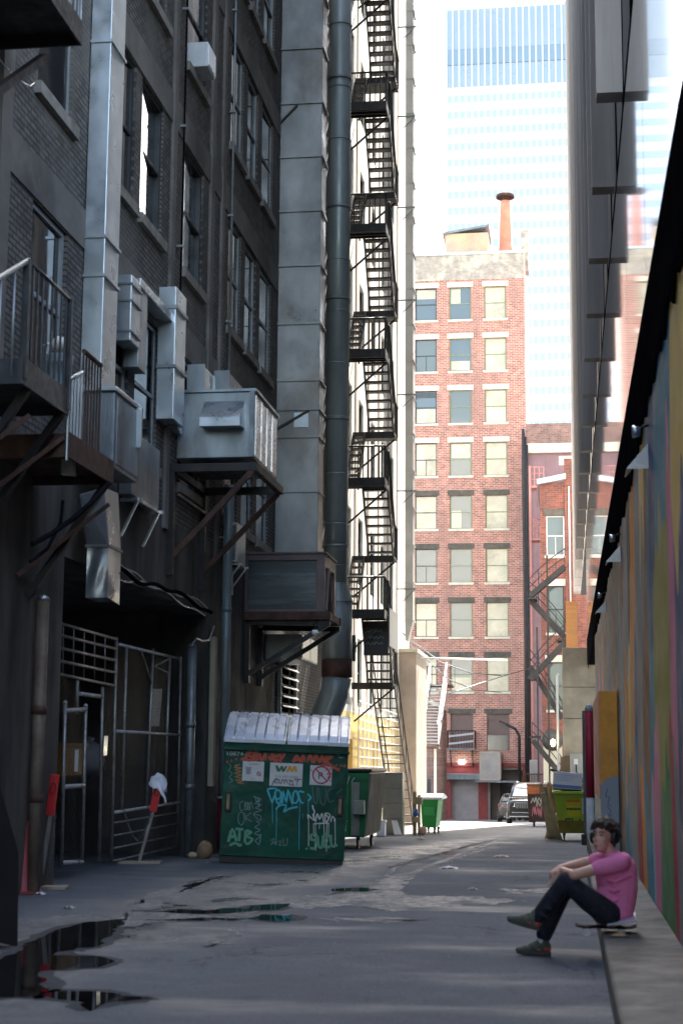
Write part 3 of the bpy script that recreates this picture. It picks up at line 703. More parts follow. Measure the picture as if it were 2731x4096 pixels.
# tall stained duct and the round flue
x1=onY(733,900,34.4).x
seams=[z_(640,y,34.4) for y in (-130,-8,115,240,363,487,612,745,875,942,1005,1130)]
tall=rduct('wall_duct','broad stained zinc duct rising full height beside the round flue',-6.29,x1,34.4,35.1,z_(640,1272,34.4),26,seams,M['galv_br'],lip=.04)
mb=MB(); mb.bar((-6.29,34.36,z_(640,985,34.3)),(-5.55,34.36,z_(700,942,34.3)),.05); B('stay',mb,M['steel_blk'],tall)
mb=MB(); mb.bar((-6.29,34.36,z_(640,280,34.3)),(-5.9,34.36,z_(665,240,34.3)),.04); B('stay',mb,M['steel_blk'],tall)
mb=MB(); mb.box(onY(676,950,34.4).x,onY(708,950,34.4).x,34.37,34.399,z_(690,982,34.4),z_(690,948,34.4)); B('patch_plate',mb,M['galv'],tall)
fl=T('round_flue','thick round grey green flue pipe standing off the wall','flue',(-5.5,38,1.9))
xc=xd(773,38.0); r=.285
mb=MB(); zt=z_(772,1340,38); mb.tube([(xc,38,26),(xc,38,zt)],r,28); B('upper_pipe',mb,M['pipe_green'],fl)
xc2=xd(771,38)+.07; zl=z_(770,1515,38)
mb=MB(); mb.lathe((0,0,0),[(r,0),(r+.075,-.45)],28,cap=False); mb.v=[Vector((xc+p.x+(.07*(-p.z/.45)),38+p.y,zt+p.z)) for p in mb.v]; B('reducer',mb,M['pipe_green'],fl)
mb=MB(); mb.tube([(xc2,38,zt-.45),(xc2,38,zl)],r+.075,28); B('lower_pipe',mb,M['pipe_green'],fl)
mb=MB(); mb.tube([(xc2,38,zl),(xc2,38,zl-.42)],r+.085,28); B('rust_collar',mb,M['steel_rust'],fl)
mb=MB(); mb.tube([(xc2,38,zl-.42),(xc2-.05,38,zl-.8),(xc2-.25,38,zl-1.3),(xc2-.3,38,zl-1.9)],r+.07,24); B('elbow',mb,M['pipe_green'],fl)
for y in (-40,62,205,325,480,600,718,838,960,1090,1205,1300):
    z=z_(772,y,38); mb=MB(); mb.tube([(xc,38,z-.015),(xc,38,z+.015)],r+.018,28); B('seam_band',mb,M['pipe_green'],fl)
for y in (185,480,690,965,1255):
    z=z_(772,y,38); mb=MB(); mb.bar((-6.29,38.1,z),(xc-.2,38.1,z),.04); mb.tube([(xc,38,z-.03),(xc,38,z+.03)],r+.03,28); B('wall_strap',mb,M['steel_grey'],fl)
# big brown condenser on a bracket
Y0,X1,Y1=31.25,-4.69,32.8; xl=onY(558,1300,Y0).x
zt=z_(650,1272,Y0); zb=z_(650,1405,Y0)
t=T('condenser','big brown framed condenser with scratched dark panel on a bracket','air conditioner',(-5.5,32,zb))
mb=MB(); mb.box(xl+.06,X1-.09,Y0+.04,Y1-.05,zb+.02,zt-.03); B('coil_panel',mb,mat('scratched dark panel',(.055,.068,.070),.5,.3,.3,.8,(.26,.28,.28),.45,stretch=(.7,.7,7)),t)
br=mat('brown enamel',(.105,.075,.072),.5,.1,.2,1.5,(.20,.12,.10),.4)
mb=MB(); h=.09
mb.box(xl-.02,xl+.1,Y0,Y0+.1,zb,zt); mb.box(X1-.17,X1,Y0,Y0+.1,zb,zt); mb.box(xl+.1,X1-.17,Y0+.003,Y0+.1,zt-.13,zt-.001); mb.box(xl+.1,X1-.17,Y0+.003,Y0+.1,zb,zb+.05)
mb.box(X1-.1,X1-.001,Y1-.2,Y1,zb,zt-.002); mb.box(X1-.1,X1-.003,Y0+.1,Y1-.2,zt-.25,zt-.003); B('frame',mb,br,t,bevel=.008)
mb=MB(); mb.box(xl-.04,X1+.03,Y0-.03,Y1+.03,zt,zt+.035); B('lid',mb,br,t)
mb=MB(); mb.bar((X1-.02,Y0+.15,zb+.04),(X1-.02,Y0+.5,zt-.25),.10,.03); mb.bar((X1-.02,Y0+.98,zb+.04),(X1-.02,Y0+.55,zt-.25),.10,.03); B('side_brace',mb,br,t)
t=T('bracket_shelf','dark timber and steel bracket under the brown condenser','shelf',(-5.5,32,zb-.3))
mb=MB(); mb.box(xl-.25,X1+.12,Y0-.05,Y0+.1,zb-.16,zb-.005); mb.box(xl-.25,X1+.12,Y1-.1,Y1+.05,zb-.16,zb-.005); mb.box(X1-.05,X1+.1,Y0+.1,Y1-.1,zb-.15,zb-.01); B('frame',mb,M['steel_rust'],t)
for y in (Y0+.1,Y1-.05):
    mb=MB(); mb.bar((X1+.05,y,zb-.25),(-6.27,y,zb-1.25),.09); B('brace',mb,M['steel_blk'],t)
    mb=MB(); mb.bar((-6.25,y,zb-.2),(-6.25,y,zb-1.4),.1); B('wall_post',mb,M['steel_blk'],t)
    mb=MB(); mb.bar((-6.2,y,zb-.2),(X1+.1,y,zb-.23),.1); B('bearer',mb,M['steel_blk'],t)
# blue downpipe
t=T('downpipe','blue grey drain pipe standing clear of the wall beside the big bin','pipe',(-6.15,28.8,1.0))
px=xd(515,28.7)
mb=MB(); mb.tube([(px,28.7,6.6),(px,28.7,.6)],.088,16); B('pipe_run',mb,M['pipe_blue'],t)
mb=MB(); mb.tube([(px,28.7,z_(515,1400,28.7)-.04),(px,28.7,z_(515,1400,28.7)+.04)],.1,16); B('joint',mb,M['pipe_blue'],t)
mb=MB(); mb.box(-6.29,px,28.66,28.74,5.6,5.64); B('wall_clip',mb,M['steel_grey'],t)
# pale trunking and split condenser
mb=MB(); mb.box(-6.29,-6.2,28.15,28.35,1.1,3.75); t=tag(B('cable_trunking',mb,mat('beige trunking',(.30,.27,.20),.6,0,.15,2)),'beige vertical cable trunking left of the blue grey drain pipe','trunking')
t=T('condenser','small white split condenser on a white bracket behind the drain pipe','air conditioner',(-6.05,29.6,5.0))
wh=mat('cream enamel',(.58,.57,.52),.4,0,.08,3,(.4,.38,.33),.3)
zt=z_(545,1205,29.5); zb=z_(545,1295,29.5); xx=onY(545,1250,29.2).x
mb=MB(); mb.box(-6.2,xx,29.2,30.0,zb,zt); B('cabinet',mb,wh,t,bevel=.015)
mb=MB()
for i in range(18): mb.box(-6.19,xx-.03,29.185,29.2,zb+.04+i*(zt-zb-.08)/18,zb+.06+i*(zt-zb-.08)/18)
B('fin_grille',mb,M['steel_grey'],t)
mb=MB()
for y in (29.3,29.9): mb.bar((-6.28,y,zb-.03),(xx+.08,y,zb-.03),.035); mb.bar((xx+.03,y,zb-.05),(-6.27,y,zb-.4),.03); mb.bar((-6.275,y,zb-.03),(-6.275,y,zb-.55),.035)
mb.bar((xx,29.25,zb-.03),(xx,29.95,zb-.03),.03); B('bracket',mb,wh,t)
# wall vents between the bracket and the bin
t=T('wall_vent_box','white sided extractor box under the brown condenser','vent',(-5.9,34.6,3.2))
zb=z_(690,1513,33.4); zt=z_(690,1456,33.4); xx=xd(694,33.4)
mb=MB(); mb.box(-6.29,xx,33.4,35.6,zb,zt); B('box_body',mb,M['galv_dk'],t,bevel=.01)
mb=MB(); mb.box(xx,xx+.02,33.45,34.45,zb+.03,zt-.02); mb.box(xx,xx+.02,34.55,35.5,zb+.03,zt-.02); B('side_panel',mb,flat('white panel',(.72,.74,.78),.35),t)
t=T('louvre_vent','tall white bladed louvre vent on the wall behind the big bin','vent',(-6.25,36,1.9))
ya,yb=35.0,37.1; za,zb=2.0,4.15
mb=MB(); mb.bar((-6.24,ya,za),(-6.24,ya,zb),.09); mb.bar((-6.24,yb,za),(-6.24,yb,zb),.09); mb.bar((-6.24,ya,zb),(-6.24,yb,zb),.08); mb.bar((-6.2,(ya+yb)/2,za),(-6.2,(ya+yb)/2,zb),.03); B('frame',mb,M['steel_grey'],t)
mb=MB()
for i in range(10):
    z=za+.1+i*.21; mb.hull([(-6.28,ya+.05,z+.10),(-6.14,ya+.05,z),(-6.14,ya+.05,z+.02),(-6.28,ya+.05,z+.12)],[(-6.28,yb-.05,z+.10),(-6.14,yb-.05,z),(-6.14,yb-.05,z+.02),(-6.28,yb-.05,z+.12)])
B('louvre_blades',mb,flat('pale blades',(.60,.58,.55),.4),t)
mb=MB(); mb.box(-6.29,-6.27,ya,yb,za,zb); B('backing',mb,M['fascia'],t)
t=T('wall_light','small round white lamp under the bracket of the brown condenser','lamp',(-4.75,32.9,4.3))
mb=MB(); q=onY(723,1452,31.2); mb.lathe((q.x,31.2,q.z),[(.001,.05),(.05,.045),(.075,0),(.05,-.05),(.001,-.06)],14); B('lamp_bowl',mb,flat('lamp glass',(.85,.88,.9),.3),t)
mb=MB(); mb.tube([(q.x,31.2,q.z+.04),(q.x,31.2,q.z+.2),(q.x,31.35,q.z+.24)],.02); B('lamp_arm',mb,M['steel_blk'],t)
# window air conditioner high up
t=T('window_air_conditioner','small window air conditioner sitting on a high sill','air conditioner',(-6.2,26.1,13.45))
mb=MB(); mb.box(-6.45,-5.98,25.65,26.25,13.45,13.90); B('cabinet',mb,mat('old white enamel',(.50,.52,.54),.4,.1,.1,3),t,bevel=.015)
mb=MB(); mb.box(-5.98,-5.965,25.69,26.21,13.49,13.86); B('rear_grille',mb,flat('pale grille',(.75,.78,.82),.35),t)
# cables over the yard opening
for k in range(4):
    pts=[]
    for i in range(25):
        u=i/24; a=onX(278+u*(505-278),0,-6.25).y
        zc=4.28-.03*k+.05*math.sin(u*9+k)+.03*math.sin(u*23+k*2)-.06*u
        pts.append((-6.27+.05*(k%3)+.02*math.sin(u*14+k),a,zc))
    mb=MB(); mb.tube(pts,[.016,.012,.03,.014][k],6)
    tag(B('cable',mb,[M['galv_dk'],M['steel_grey'],M['fascia'],M['galv']][k]),['thin dull cable sagging over the yard opening','thin grey cable twisted over the yard opening','thick black sleeved cable above the yard opening','bright silver conduit laid over the yard opening'][k],'cable')
pts=[onX(x,y,-6.2) for x,y in ((443,1478),(452,1466),(465,1472),(480,1470),(488,1450),(492,1438))]
mb=MB(); mb.tube(pts,.018,6); tag(B('cable',mb,M['galv_dk']),'curled grey cable hanging beside the beige trunking','cable')
# ================================================================== STEEL BALCONIES AT THE NEAR LEFT
def rail_side(mbr,a,b,h,n,rb=.014,rr=.022):
    a=Vector(a);b=Vector(b); up=Vector((0,0,h))
    mbr.tube([a+up,b+up],rr,8)
    for i in range(n+1):
        p=a.lerp(b,i/n); mbr.tube([p,p+up],rb,6,cap=False)
def landing(t,x0,x1,y0,y1,z,m=None):
    m=m or M['steel_blk']
    mb=MB(); mb.box(x0,x1-.03,y0+.03,y1-.03,z-.05,z); B('deck',mb,m,t)
    mb=MB(); mb.box(x1-.03,x1,y0,y1,z-.16,z+.12); mb.box(x0,x1-.03,y0,y0+.03,z-.16,z+.1); mb.box(x0,x1-.03,y1-.03,y1,z-.16,z+.1); B('toe_plate',mb,m,t)
nf=T('fire_escape','dark steel balcony and stair fixed to the near left wall','fire escape',(-5.8,16,4.9))
XO=-5.3
Ya,Yb=onX(72,562,XO).y,onX(168,674,XO).y; zd=onX(51,838,XO).z-.02
landing(nf,-6.29,XO,Ya-.1,Yb,zd,mat('dark grey steel',(.07,.075,.08),.5,.4,.3,4,(.05,.03,.02),.4))
rdk=mat('dark railing paint',(.05,.054,.058),.45,.4,.3,5,(.05,.028,.02),.4)
mb=MB(); rail_side(mb,(XO-.02,Ya,zd),(XO-.02,Yb,zd),1.13,9); B('railing',mb,rdk,nf)
mb=MB(); mb.bar((XO-.02,Ya-.02,zd-.1),(XO-.02,Ya-.02,zd+1.14),.07); B('corner_post',mb,rdk,nf)
mb=MB(); mb.bar((XO-.02,Yb-.02,zd-.1),(XO-.02,Yb-.02,zd+1.14),.06); B('corner_post',mb,rdk,nf)
mb=MB(); e=(XO-.75,Ya-1.9,zd+.28); mb.tube([(XO-.02,Ya,zd+1.14),(XO-.12,Ya-2.0,zd+.02)],.03,8); 
for i in range(1,6): 
    q=Vector((XO-.02,Ya,zd+1.14)).lerp(Vector((XO-.12,Ya-2.0,zd+.02)),i/6); mb.tube([q,q-Vector((0,0,1.1))],.013,6)
B('stair_handrail',mb,M['galv_dk'],nf)
Yc,Yd=16.5,onX(262,1080,XO).y; zl=onX(255,1078,XO).z
landing(nf,-6.29,XO,Yc,Yd,zl,M['steel_rust'])
mb=MB(); rail_side(mb,(XO-.02,Yc+.5,zl),(XO-.02,Yd-.6,zl),1.15,6,.013,.028); B('railing',mb,M['steel_rust'],nf)
mb=MB(); rail_side(mb,(XO-.02,Yc,zl-.2),(XO-.02,Yc+.45,zl),.9,4,.016,.02); B('railing',mb,M['galv'],nf)
for y in (Ya+.2,Yb-.1,Yd-.1):
    mb=MB(); z0=zd if y<Yb else zl; mb.bar((XO-.05,y,z0-.15),(-6.27,y,z0-1.5),.08); B('brace',mb,M['steel_blk'],nf)
    mb=MB(); mb.bar((-6.27,y-.4,z0-1.3),(XO-.05,y+.1,z0-.4),.05); B('brace',mb,M['steel_rust'],nf)
mb=MB(); mb.tube([onX(75,1250,-5.6),onX(120,1225,-5.5),onX(170,1190,-5.4),onX(215,1150,-5.3),onX(250,1110,-5.3)],.03,8); mb.tube([onX(70,1290,-5.6),onX(110,1260,-5.6),onX(140,1200,-5.6),onX(145,1150,-5.6)],.02,8); B('conduit',mb,M['fascia'],nf)
# things left on that balcony
t=T('flood_lamp','grubby white floodlight head under the near steel balcony','lamp',onX(165,1080,-5.5))
q=onX(160,1065,-5.5); mb=MB(); mb.hull([q+Vector(v) for v in ((-.10,0,-.12),(.06,0,-.14),(.06,.10,-.13),(-.10,.10,-.12))],[q+Vector(v) for v in ((-.10,0,.12),(.02,0,.16),(.02,.1,.16),(-.1,.1,.12))]); B('lamp_head',mb,wh,t,bevel=.01)
mb=MB(); mb.bar(q+Vector((-.04,.05,.14)),q+Vector((-.1,.05,.34)),.03); B('lamp_arm',mb,M['steel_blk'],t)
t=T('plastic_bag','off white tied plastic bag behind the balcony balusters','bag',onX(140,800,-5.6))
q=onX(138,792,-5.6); mb=MB()
def blob(c,rx,ry,rz,s,sd=0): 
    return lambda u,v:(c[0]+rx*math.sin(math.pi*v)*math.cos(2*math.pi*u)*(1+s*math.sin(5*u*6.28+sd)*math.sin(7*v)),c[1]+ry*math.sin(math.pi*v)*math.sin(2*math.pi*u),c[2]+rz*math.cos(math.pi*v)*(1+s*math.sin(u*12.5+sd)))
mb.grid(blob(q,.10,.09,.09,.12),16,10); B('bag_body',mb,flat('off white plastic',(.62,.60,.54),.45),t)
mb=MB(); mb.tube([q+Vector((-.09,0,0)),q+Vector((-.14,-.01,.02)),q+Vector((-.17,0,-.01))],[.02,.012,.03],8); B('bag_knot',mb,flat('bag knot',(.62,.60,.54),.45),t)
t=T('plastic_bucket','pale blue plastic bucket standing on the near balcony','bucket',onX(135,880,-5.7))
q=onX(135,850,-5.65); mb=MB(); mb.lathe(q,[(.13,-.22),(.165,.14),(.175,.16),(.165,.165),(.14,-.18)],20,cap=False); B('bucket_body',mb,flat('pale blue plastic',(.25,.32,.36),.45),t)
mb=MB(); mb.tube([q+Vector((.165*math.cos(a),0.165*math.sin(a)*.2,.14+.12*math.sin(a))) for a in [math.pi*i/8 for i in range(9)]],.006,5); B('bucket_bail',mb,M['steel_grey'],t)
up=T('fire_escape','black steel platform seen from below at the top left','fire escape',(-5.8,14.6,8.8))
Yu=onX(189,105,XO).y; zu=onX(189,105,XO).z
landing(up,-6.29,XO,11.6,Yu,zu+.16)
mb=MB(); rail_side(mb,(XO-.02,11.7,zu+.16),(XO-.02,Yu-.03,zu+.16),1.1,22,.014,.025); rail_side(mb,(XO-.05,Yu-.03,zu+.16),(-6.2,Yu-.03,zu+.16),1.1,5); B('railing',mb,M['steel_grey'],up)
mb=MB(); mb.bar(onX(100,133,-5.7),onX(-40,233,-5.75),.09); B('brace',mb,M['steel_blk'],up)
mb=MB(); mb.tube([onX(x,y,-5.9) for x,y in ((-5,130),(15,155),(38,176),(55,190),(70,198),(80,190))],.006,5); B('loose_wire',mb,M['galv'],up)

# thin conduits clipped to the old wall
for (y,z0,z1,r,l) in ((28.95,6.9,24,.025,'thin grey conduit climbing the dark wall left of the triple windows'),(25.02,9.2,24,.018,'thin black conduit climbing the dark wall between the paired and single windows'),(20.72,7.0,24,.02,'thin black conduit climbing the dark wall just past the slim bright duct')):
    t=T('wall_conduit',l,'conduit',(-6.22,y,z0))
    mb=MB(); mb.tube([(-6.215,y,z0),(-6.215,y+.02,(z0+z1)/2),(-6.215,y,z1)],r,6); B('conduit_run',mb,M['steel_grey'] if r>.02 else M['fascia'],t)
    for i in range(5):
        z=z0+.8+i*2.1; mb=MB(); mb.box(-6.29,-6.18,y-.04,y+.04,z-.02,z+.02); B('wall_clip',mb,M['steel_grey'],t)
# ================================================================== TEXT AND PAINTED MARKS
def text_mb(s,size,width=None):
    c=bpy.data.curves.new('lettering','FONT'); c.body=s; c.size=size; c.align_x='LEFT'; c.extrude=.0015
    o=bpy.data.objects.new('lettering',c); me=bpy.data.meshes.new_from_object(o)
    mb=MB(); mb.add([v.co.copy() for v in me.vertices],[tuple(p.vertices) for p in me.polygons])
    bpy.data.objects.remove(o); bpy.data.curves.remove(c); bpy.data.meshes.remove(me)
    if width and mb.v:
        x0=min(p.x for p in mb.v); x1=max(p.x for p in mb.v); k=width/(x1-x0)
        mb.v=[Vector(((p.x-x0)*k,p.y,p.z)) for p in mb.v]
    return mb
def strokes(mb,lines,w,fn,lift=.004):
    """painted lines: 2D polylines mapped by fn(u,v,lift) onto a surface"""
    for ln in lines:
        pts=[Vector((p[0],p[1],0)) for p in ln]
        L=[];Rr=[]
        for i,p in enumerate(pts):
            d=pts[min(i+1,len(pts)-1)]-pts[max(i-1,0)]
            if d.length<1e-6: d=Vector((1,0,0))
            d.normalize(); nrm=Vector((-d.y,d.x,0)); ww=w*(.8+.4*random.random())/2
            L.append(p+nrm*ww); Rr.append(p-nrm*ww)
        for i in range(len(pts)-1):
            lf=lift+random.random()*.002
            mb.add([fn(q.x,q.y,lf) for q in (L[i],L[i+1],Rr[i+1],Rr[i])],[(0,1,2,3)])
def smooth_line(p,k=3):
    out=[]
    for i in range(len(p)-1):
        a=p[max(i-1,0)];b=p[i];c=p[i+1];d=p[min(i+2,len(p)-1)]
        for j in range(k):
            t=j/k
            out.append(tuple(.5*((2*b[m])+(-a[m]+c[m])*t+(2*a[m]-5*b[m]+4*c[m]-d[m])*t*t+(-a[m]+3*b[m]-3*c[m]+d[m])*t**3) for m in (0,1)))
    out.append(p[-1]); return out
def scribble(x,y,w,h,n,seed):
    rr=random.Random(seed); return smooth_line([(x+w*i/n+rr.uniform(-.4,.4)*w/n,y+h*(.5+(.5 if i%2 else -.5)*rr.uniform(.5,1))) for i in range(n+1)])
def paint(c,rough=.5): return flat('paint mark',c,rough)
# ================================================================== BIG GREEN DUMPSTER
gm=mat('dark green enamel',(.004,.075,.045),.42,0,.3,1.6,(.003,.030,.022),.65,.03,spec=.2); _n=gm.node_tree; bump(_n,_n.nodes['Principled BSDF'],noise(_n,2.6,2).outputs[0],.5,.06)
gmk=flat('black steel trim',(.012,.014,.014),.5)
lidm=mat('grey plastic lid',(.42,.47,.55),.28,.1,.12,2.2,(.32,.36,.42),.3,.03,rvar=.08)
c0=onG(494,1982); 
W_,H1,H2=1.93,1.74,2.30
dl=Vector((-5.33,24.75,gz(24.8)+.02))
t=T('dumpster','big dark green dumpster with two grey ribbed lids, covered in graffiti','dumpster',dl,rz=R(7.5))
t.rotation_euler=(0,R(2.0),R(7.5)); LOC[t.name]=Vector((0,0,0))
def prof(x0,x1,pl,mb): mb.prism(pl,x0,x1,'x')
mb=MB(); prof(0,W_,[(0,.10),(0,H1),(-.05,H1+.02),(-.05,H1+.14),(.98,H2),(1.25,H2),(1.25,.10)],mb); B('body',mb,gm,t,bevel=.012)
mb=MB(); mb.box(-.02,W_+.02,-.075,-.001,H1-.015,H1+.03); B('rim',mb,gm,t,bevel=.006)
for u in (.35,.665):
    mb=MB(); mb.box(W_*u-.012,W_*u+.012,-.012,0,.12,H1-.02); B('seam',mb,gm,t)
mb=MB(); mb.box(.02,W_-.02,.03,1.2,.0,.10); B('skid',mb,gmk,t)
for x in (.06,W_-.14):
    mb=MB(); mb.box(x,x+.09,-.05,-.002,.78,1.08); pk=B('fork_pocket',mb,gmk,t,bevel=.01)
    mb=MB(); mb.box(x+.02,x+.065,-.056,-.051,.82,1.04); B('worn_patch',mb,mat('worn steel',(.22,.17,.10),.5,.5,.4,8),pk)
for x0,x1 in ((-.01,W_*.5-.015),(W_*.5+.015,W_+.012)):
    a=Vector((0,-.09,H1+.155)); b=Vector((0,.97,H2+.03))
    def lidpt(u,v,h=0):
        bow=.05*math.sin(math.pi*v); return Vector((x0+(x1-x0)*u,a.y+(b.y-a.y)*v,a.z+(b.z-a.z)*v+bow+h))
    mb=MB(); NU=56
    def rib(u):
        f=(u*6.0+.07)%1.0; return .045*(1 if .14<f<.98 else 0)*(1 if .02<u<.98 else 0)
    mb.grid(lambda u,v:lidpt(u,v,rib(u)*(min(1,(1-v)*9)*min(1,v*9+.1))),NU,10,smooth=False)
    mb.grid(lambda u,v:lidpt(u,v,-.02),1,6); mb.grid(lambda u,v:lidpt(u,0,-.05+.055*v),NU,1,smooth=False); mb.grid(lambda u,v:lidpt(0,u,-.03+.035*v),8,1); mb.grid(lambda u,v:lidpt(1,u,-.03+.035*v),8,1)
    ld=B('lid',mb,lidm,t)
    mb=MB(); mb.box(x0+.35,x0+.62,-.13,-.085,H1+.115,H1+.15); B('lid_lip',mb,lidm,ld)
    mb=MB(); 
    mb.tube([(x0+.02,.97,H2+.04),(x0+.40,.97,H2+.04)],.014,8)
    for i in range(6): mb.tube([(x0+.02+.06*i,.97,H2+.045),(x0+.05+.06*i,.97,H2+.045)],.024,8)
    B('hinge',mb,gmk,ld)
def DU(zx,zy):
    return ((zx-95+(zy-600)*.052)/1365*W_, H1-.02-(zy-600-(zx-95)*.035)/1250*1.66)
def onF(u,v,l): return Vector((u,-l-.001,v))
def zl(lines): return [[DU(*p) for p in smooth_line(l)] for l in lines]
def straight(lines): return [[DU(*p) for p in l] for l in lines]
def clusters(lines,gap=42):
    gs=[]
    for l in lines:
        hit=[g for g in gs if any((p[0]-q[0])**2+(p[1]-q[1])**2<gap*gap for m in g for p in m for q in l)]
        new=[l]
        for g in hit: new+=g; gs.remove(g)
        gs.append(new)
    return gs
def mark(name,lines,w,c,lift=.004,rough=.5,raw=False):
    if len(lines)>1:
        gs=clusters(lines)
        if len(gs)>1:
            for g in gs: mark(name,g,w,c,lift,rough,raw)
            return
    mb=MB(); strokes(mb,straight(lines) if raw else zl(lines),w,onF,lift); return B(name,mb,paint(c,rough),t)
mark('red_tag',[[(275,715),(330,690),(345,640),(395,620),(350,655),(410,690),(380,720),(340,715)],[(420,630),(425,715),(470,690)],[(425,670),(465,660)],[(420,630),(470,625)],[(480,640),(505,720),(545,635)],[(560,720),(555,640),(610,715),(620,640)],[(630,640),(645,725),(690,700)],[(640,680),(690,660)],[(700,640),(720,690),(760,640)],[(720,690),(705,750)],[(850,740),(890,660),(930,735)],[(860,715),(935,700)],[(945,740),(960,655),(1000,735),(1040,650),(1065,745)],[(1080,745),(1100,650),(1140,735),(1170,660),(1190,740)],[(1205,680),(1215,750)],[(1205,680),(1290,670),(1220,715),(1300,800)],[(1150,780),(1240,770),(1360,825)]],.042,(.50,.065,.022))
mark('red_tag',[[(115,745),(135,735)],[(165,720),(180,735)],[(215,700),(230,715)],[(1320,760),(1330,775)],[(1370,765),(1385,775)],[(1405,770),(1425,780)]],.035,(.42,.055,.022),raw=True)
cy=(.03,.42,.50)
mark('cyan_tag',[[(565,1055),(620,1040),(672,1048)],[(565,1055),(615,1205)],[(615,1205),(665,1060)],[(650,1075),(690,1060),(718,1110),(690,1165),(655,1140),(650,1080)],[(650,1150),(690,1225),(725,1150)],[(728,1215),(735,1070),(775,1205),(790,1055),(835,1215)],[(850,1095),(880,1065),(905,1150),(880,1205),(842,1190),(850,1095)],[(975,1085),(905,1078),(930,1195),(972,1200)],[(1005,1100),(1040,1140),(1010,1185)],[(660,1285),(690,1240),(770,1235),(745,1312),(800,1275),(895,1250)]],.027,cy)
mark('paint_drip',[[(618,1205),(620,1440)],[(665,1285),(658,1690)],[(920,1205),(915,1400)],[(912,1400),(906,1745)],[(1012,1185),(1012,1320)],[(952,1330),(955,1405)],[(690,1225),(692,1262)],[(836,1215),(838,1245)]],.009,cy,raw=True)
wt=(.62,.60,.56)
mark('white_tag',[[(1060,1230),(1065,1270),(1080,1300),(1070,1345)],[(1005,1335),(1015,1400),(1005,1335)],[(1005,1335),(1070,1400),(1060,1330)],[(1072,1345),(1080,1410)],[(1090,1420),(1110,1325),(1135,1395),(1160,1320),(1180,1425)],[(1195,1320),(1200,1420),(1235,1380),(1195,1325),(1250,1335),(1215,1425)],[(1255,1420),(1275,1355),(1305,1400),(1290,1405)],[(1065,1445),(1180,1435),(1240,1440)]],.018,wt)
mark('paint_drip',[[(1015,1400),(1012,1700)],[(1068,1440),(1070,1590)],[(1090,1420),(1088,1750)],[(1135,1440),(1130,1500)],[(1180,1430),(1185,1560)],[(1215,1425),(1205,1760)],[(1235,1430),(1232,1600)],[(1303,1400),(1303,1690)]],.010,wt,raw=True)
gl_=(.10,.30,.19)
mark('green_tag',[[(135,1660),(180,1510),(225,1650)],[(150,1605),(222,1590)],[(215,1510),(300,1515)],[(262,1515),(252,1650)],[(325,1530),(315,1660)],[(325,1530),(390,1548),(330,1590),(398,1625),(350,1680),(315,1660)],[(150,1700),(210,1672),(260,1700),(270,1680)]],.040,gl_)
mark('green_tag',[[(1105,1572),(1045,1565),(1040,1620),(1090,1640),(1080,1722),(1025,1720)],[(1112,1580),(1122,1700),(1160,1700),(1168,1580)],[(1235,1565),(1182,1572),(1188,1705),(1245,1700)],[(1184,1635),(1228,1630)],[(1252,1565),(1265,1695),(1328,1680)],[(985,1720),(995,1735)]],.040,gl_)
th=(.24,.33,.32)
mark('scratched_tag',[[(300,1190),(265,1220),(270,1300),(300,1290)],[(320,1200),(318,1290),(345,1270),(320,1240),(345,1215),(320,1200)],[(350,1205),(350,1290),(375,1270),(352,1245),(372,1220),(350,1205)],[(375,1290),(385,1190),(410,1285)],[(300,1320),(255,1330),(245,1420),(280,1470),(310,1400),(300,1320)],[(320,1330),(325,1420)],[(390,1320),(330,1380),(395,1425)],[(1375,600),(1375,640)]],.008,th)
mark('scratched_tag',[[(410,1140),(500,1170),(420,1220),(500,1230),(430,1270),(505,1290),(410,1330),(490,1360),(480,1415),(410,1340)],[(430,1130),(450,1210),(470,1150),(470,1260)],[(440,1420),(480,1450),(425,1490),(485,1520),(420,1560),(490,1590),(430,1640),(470,1690)],[(490,1560),(485,1640),(470,1690)]],.009,th)
mark('grey_tag',[[(1060,1010),(1075,1180),(1110,1200),(1110,1020)],[(1130,1030),(1150,1200),(1195,1210),(1210,1040)],[(1270,1030),(1225,1080),(1240,1190),(1290,1170)],[(1330,1090),(1385,1040)]],.016,(.07,.12,.11))
mark('grey_tag',[[(595,1640),(640,1615),(600,1690),(645,1650),(640,1690)],[(660,1620),(655,1690)],[(680,1650),(715,1645),(690,1690),(720,1690)],[(735,1615),(740,1690),(775,1685),(780,1610)]],.007,(.30,.32,.28))
mark('orange_tag',[[(205,780),(270,770),(200,800),(285,810),(205,830),(280,850),(200,870),(285,890),(210,910),(290,930),(215,950),(300,965),(230,980),(310,990)]],.016,(.33,.16,.045))
mark('scratched_tag',[[(150,760),(165,800),(140,840),(180,870),(150,920),(185,960),(140,980)],[(1340,640),(1350,650)]],.008,th)
def RIMU(zx,zy): return ((zx-95)/1365*W_, H1+.02+(.12-(zy-560-(zx-95)*.035)/80*.09))
mb=MB(); strokes(mb,[[ (RIMU(*p)[0],RIMU(*p)[1]-.0) for p in smooth_line(l)] for l in [[(930,620),(950,580),(985,625)],[(995,590),(1000,625),(1040,590)],[(1060,585),(1062,628),(1100,590)],[(1110,600),(1135,625),(1150,590),(1120,595)],[(1170,590),(1175,625),(1230,600)],[(1250,595),(1290,590),(1255,625)],[(1330,600),(1350,625)],[(1375,600),(1395,628)]]],.010,lambda u,v,l:Vector((u,-.052-l,v))); B('scratched_tag',mb,paint(th),t)
wpap=mat('weathered white sticker',(.62,.61,.59),.6,0,.06,6,(.42,.40,.38),.35)
def poster(z0,z1,lift=.003):
    u0,v1=DU(*z0); u1,v0=DU(*z1); mb=MB(); mb.box(u0,u1,-lift,-.0005,v0,v1); return B('sticker',mb,wpap,t),u0,u1,v0,v1
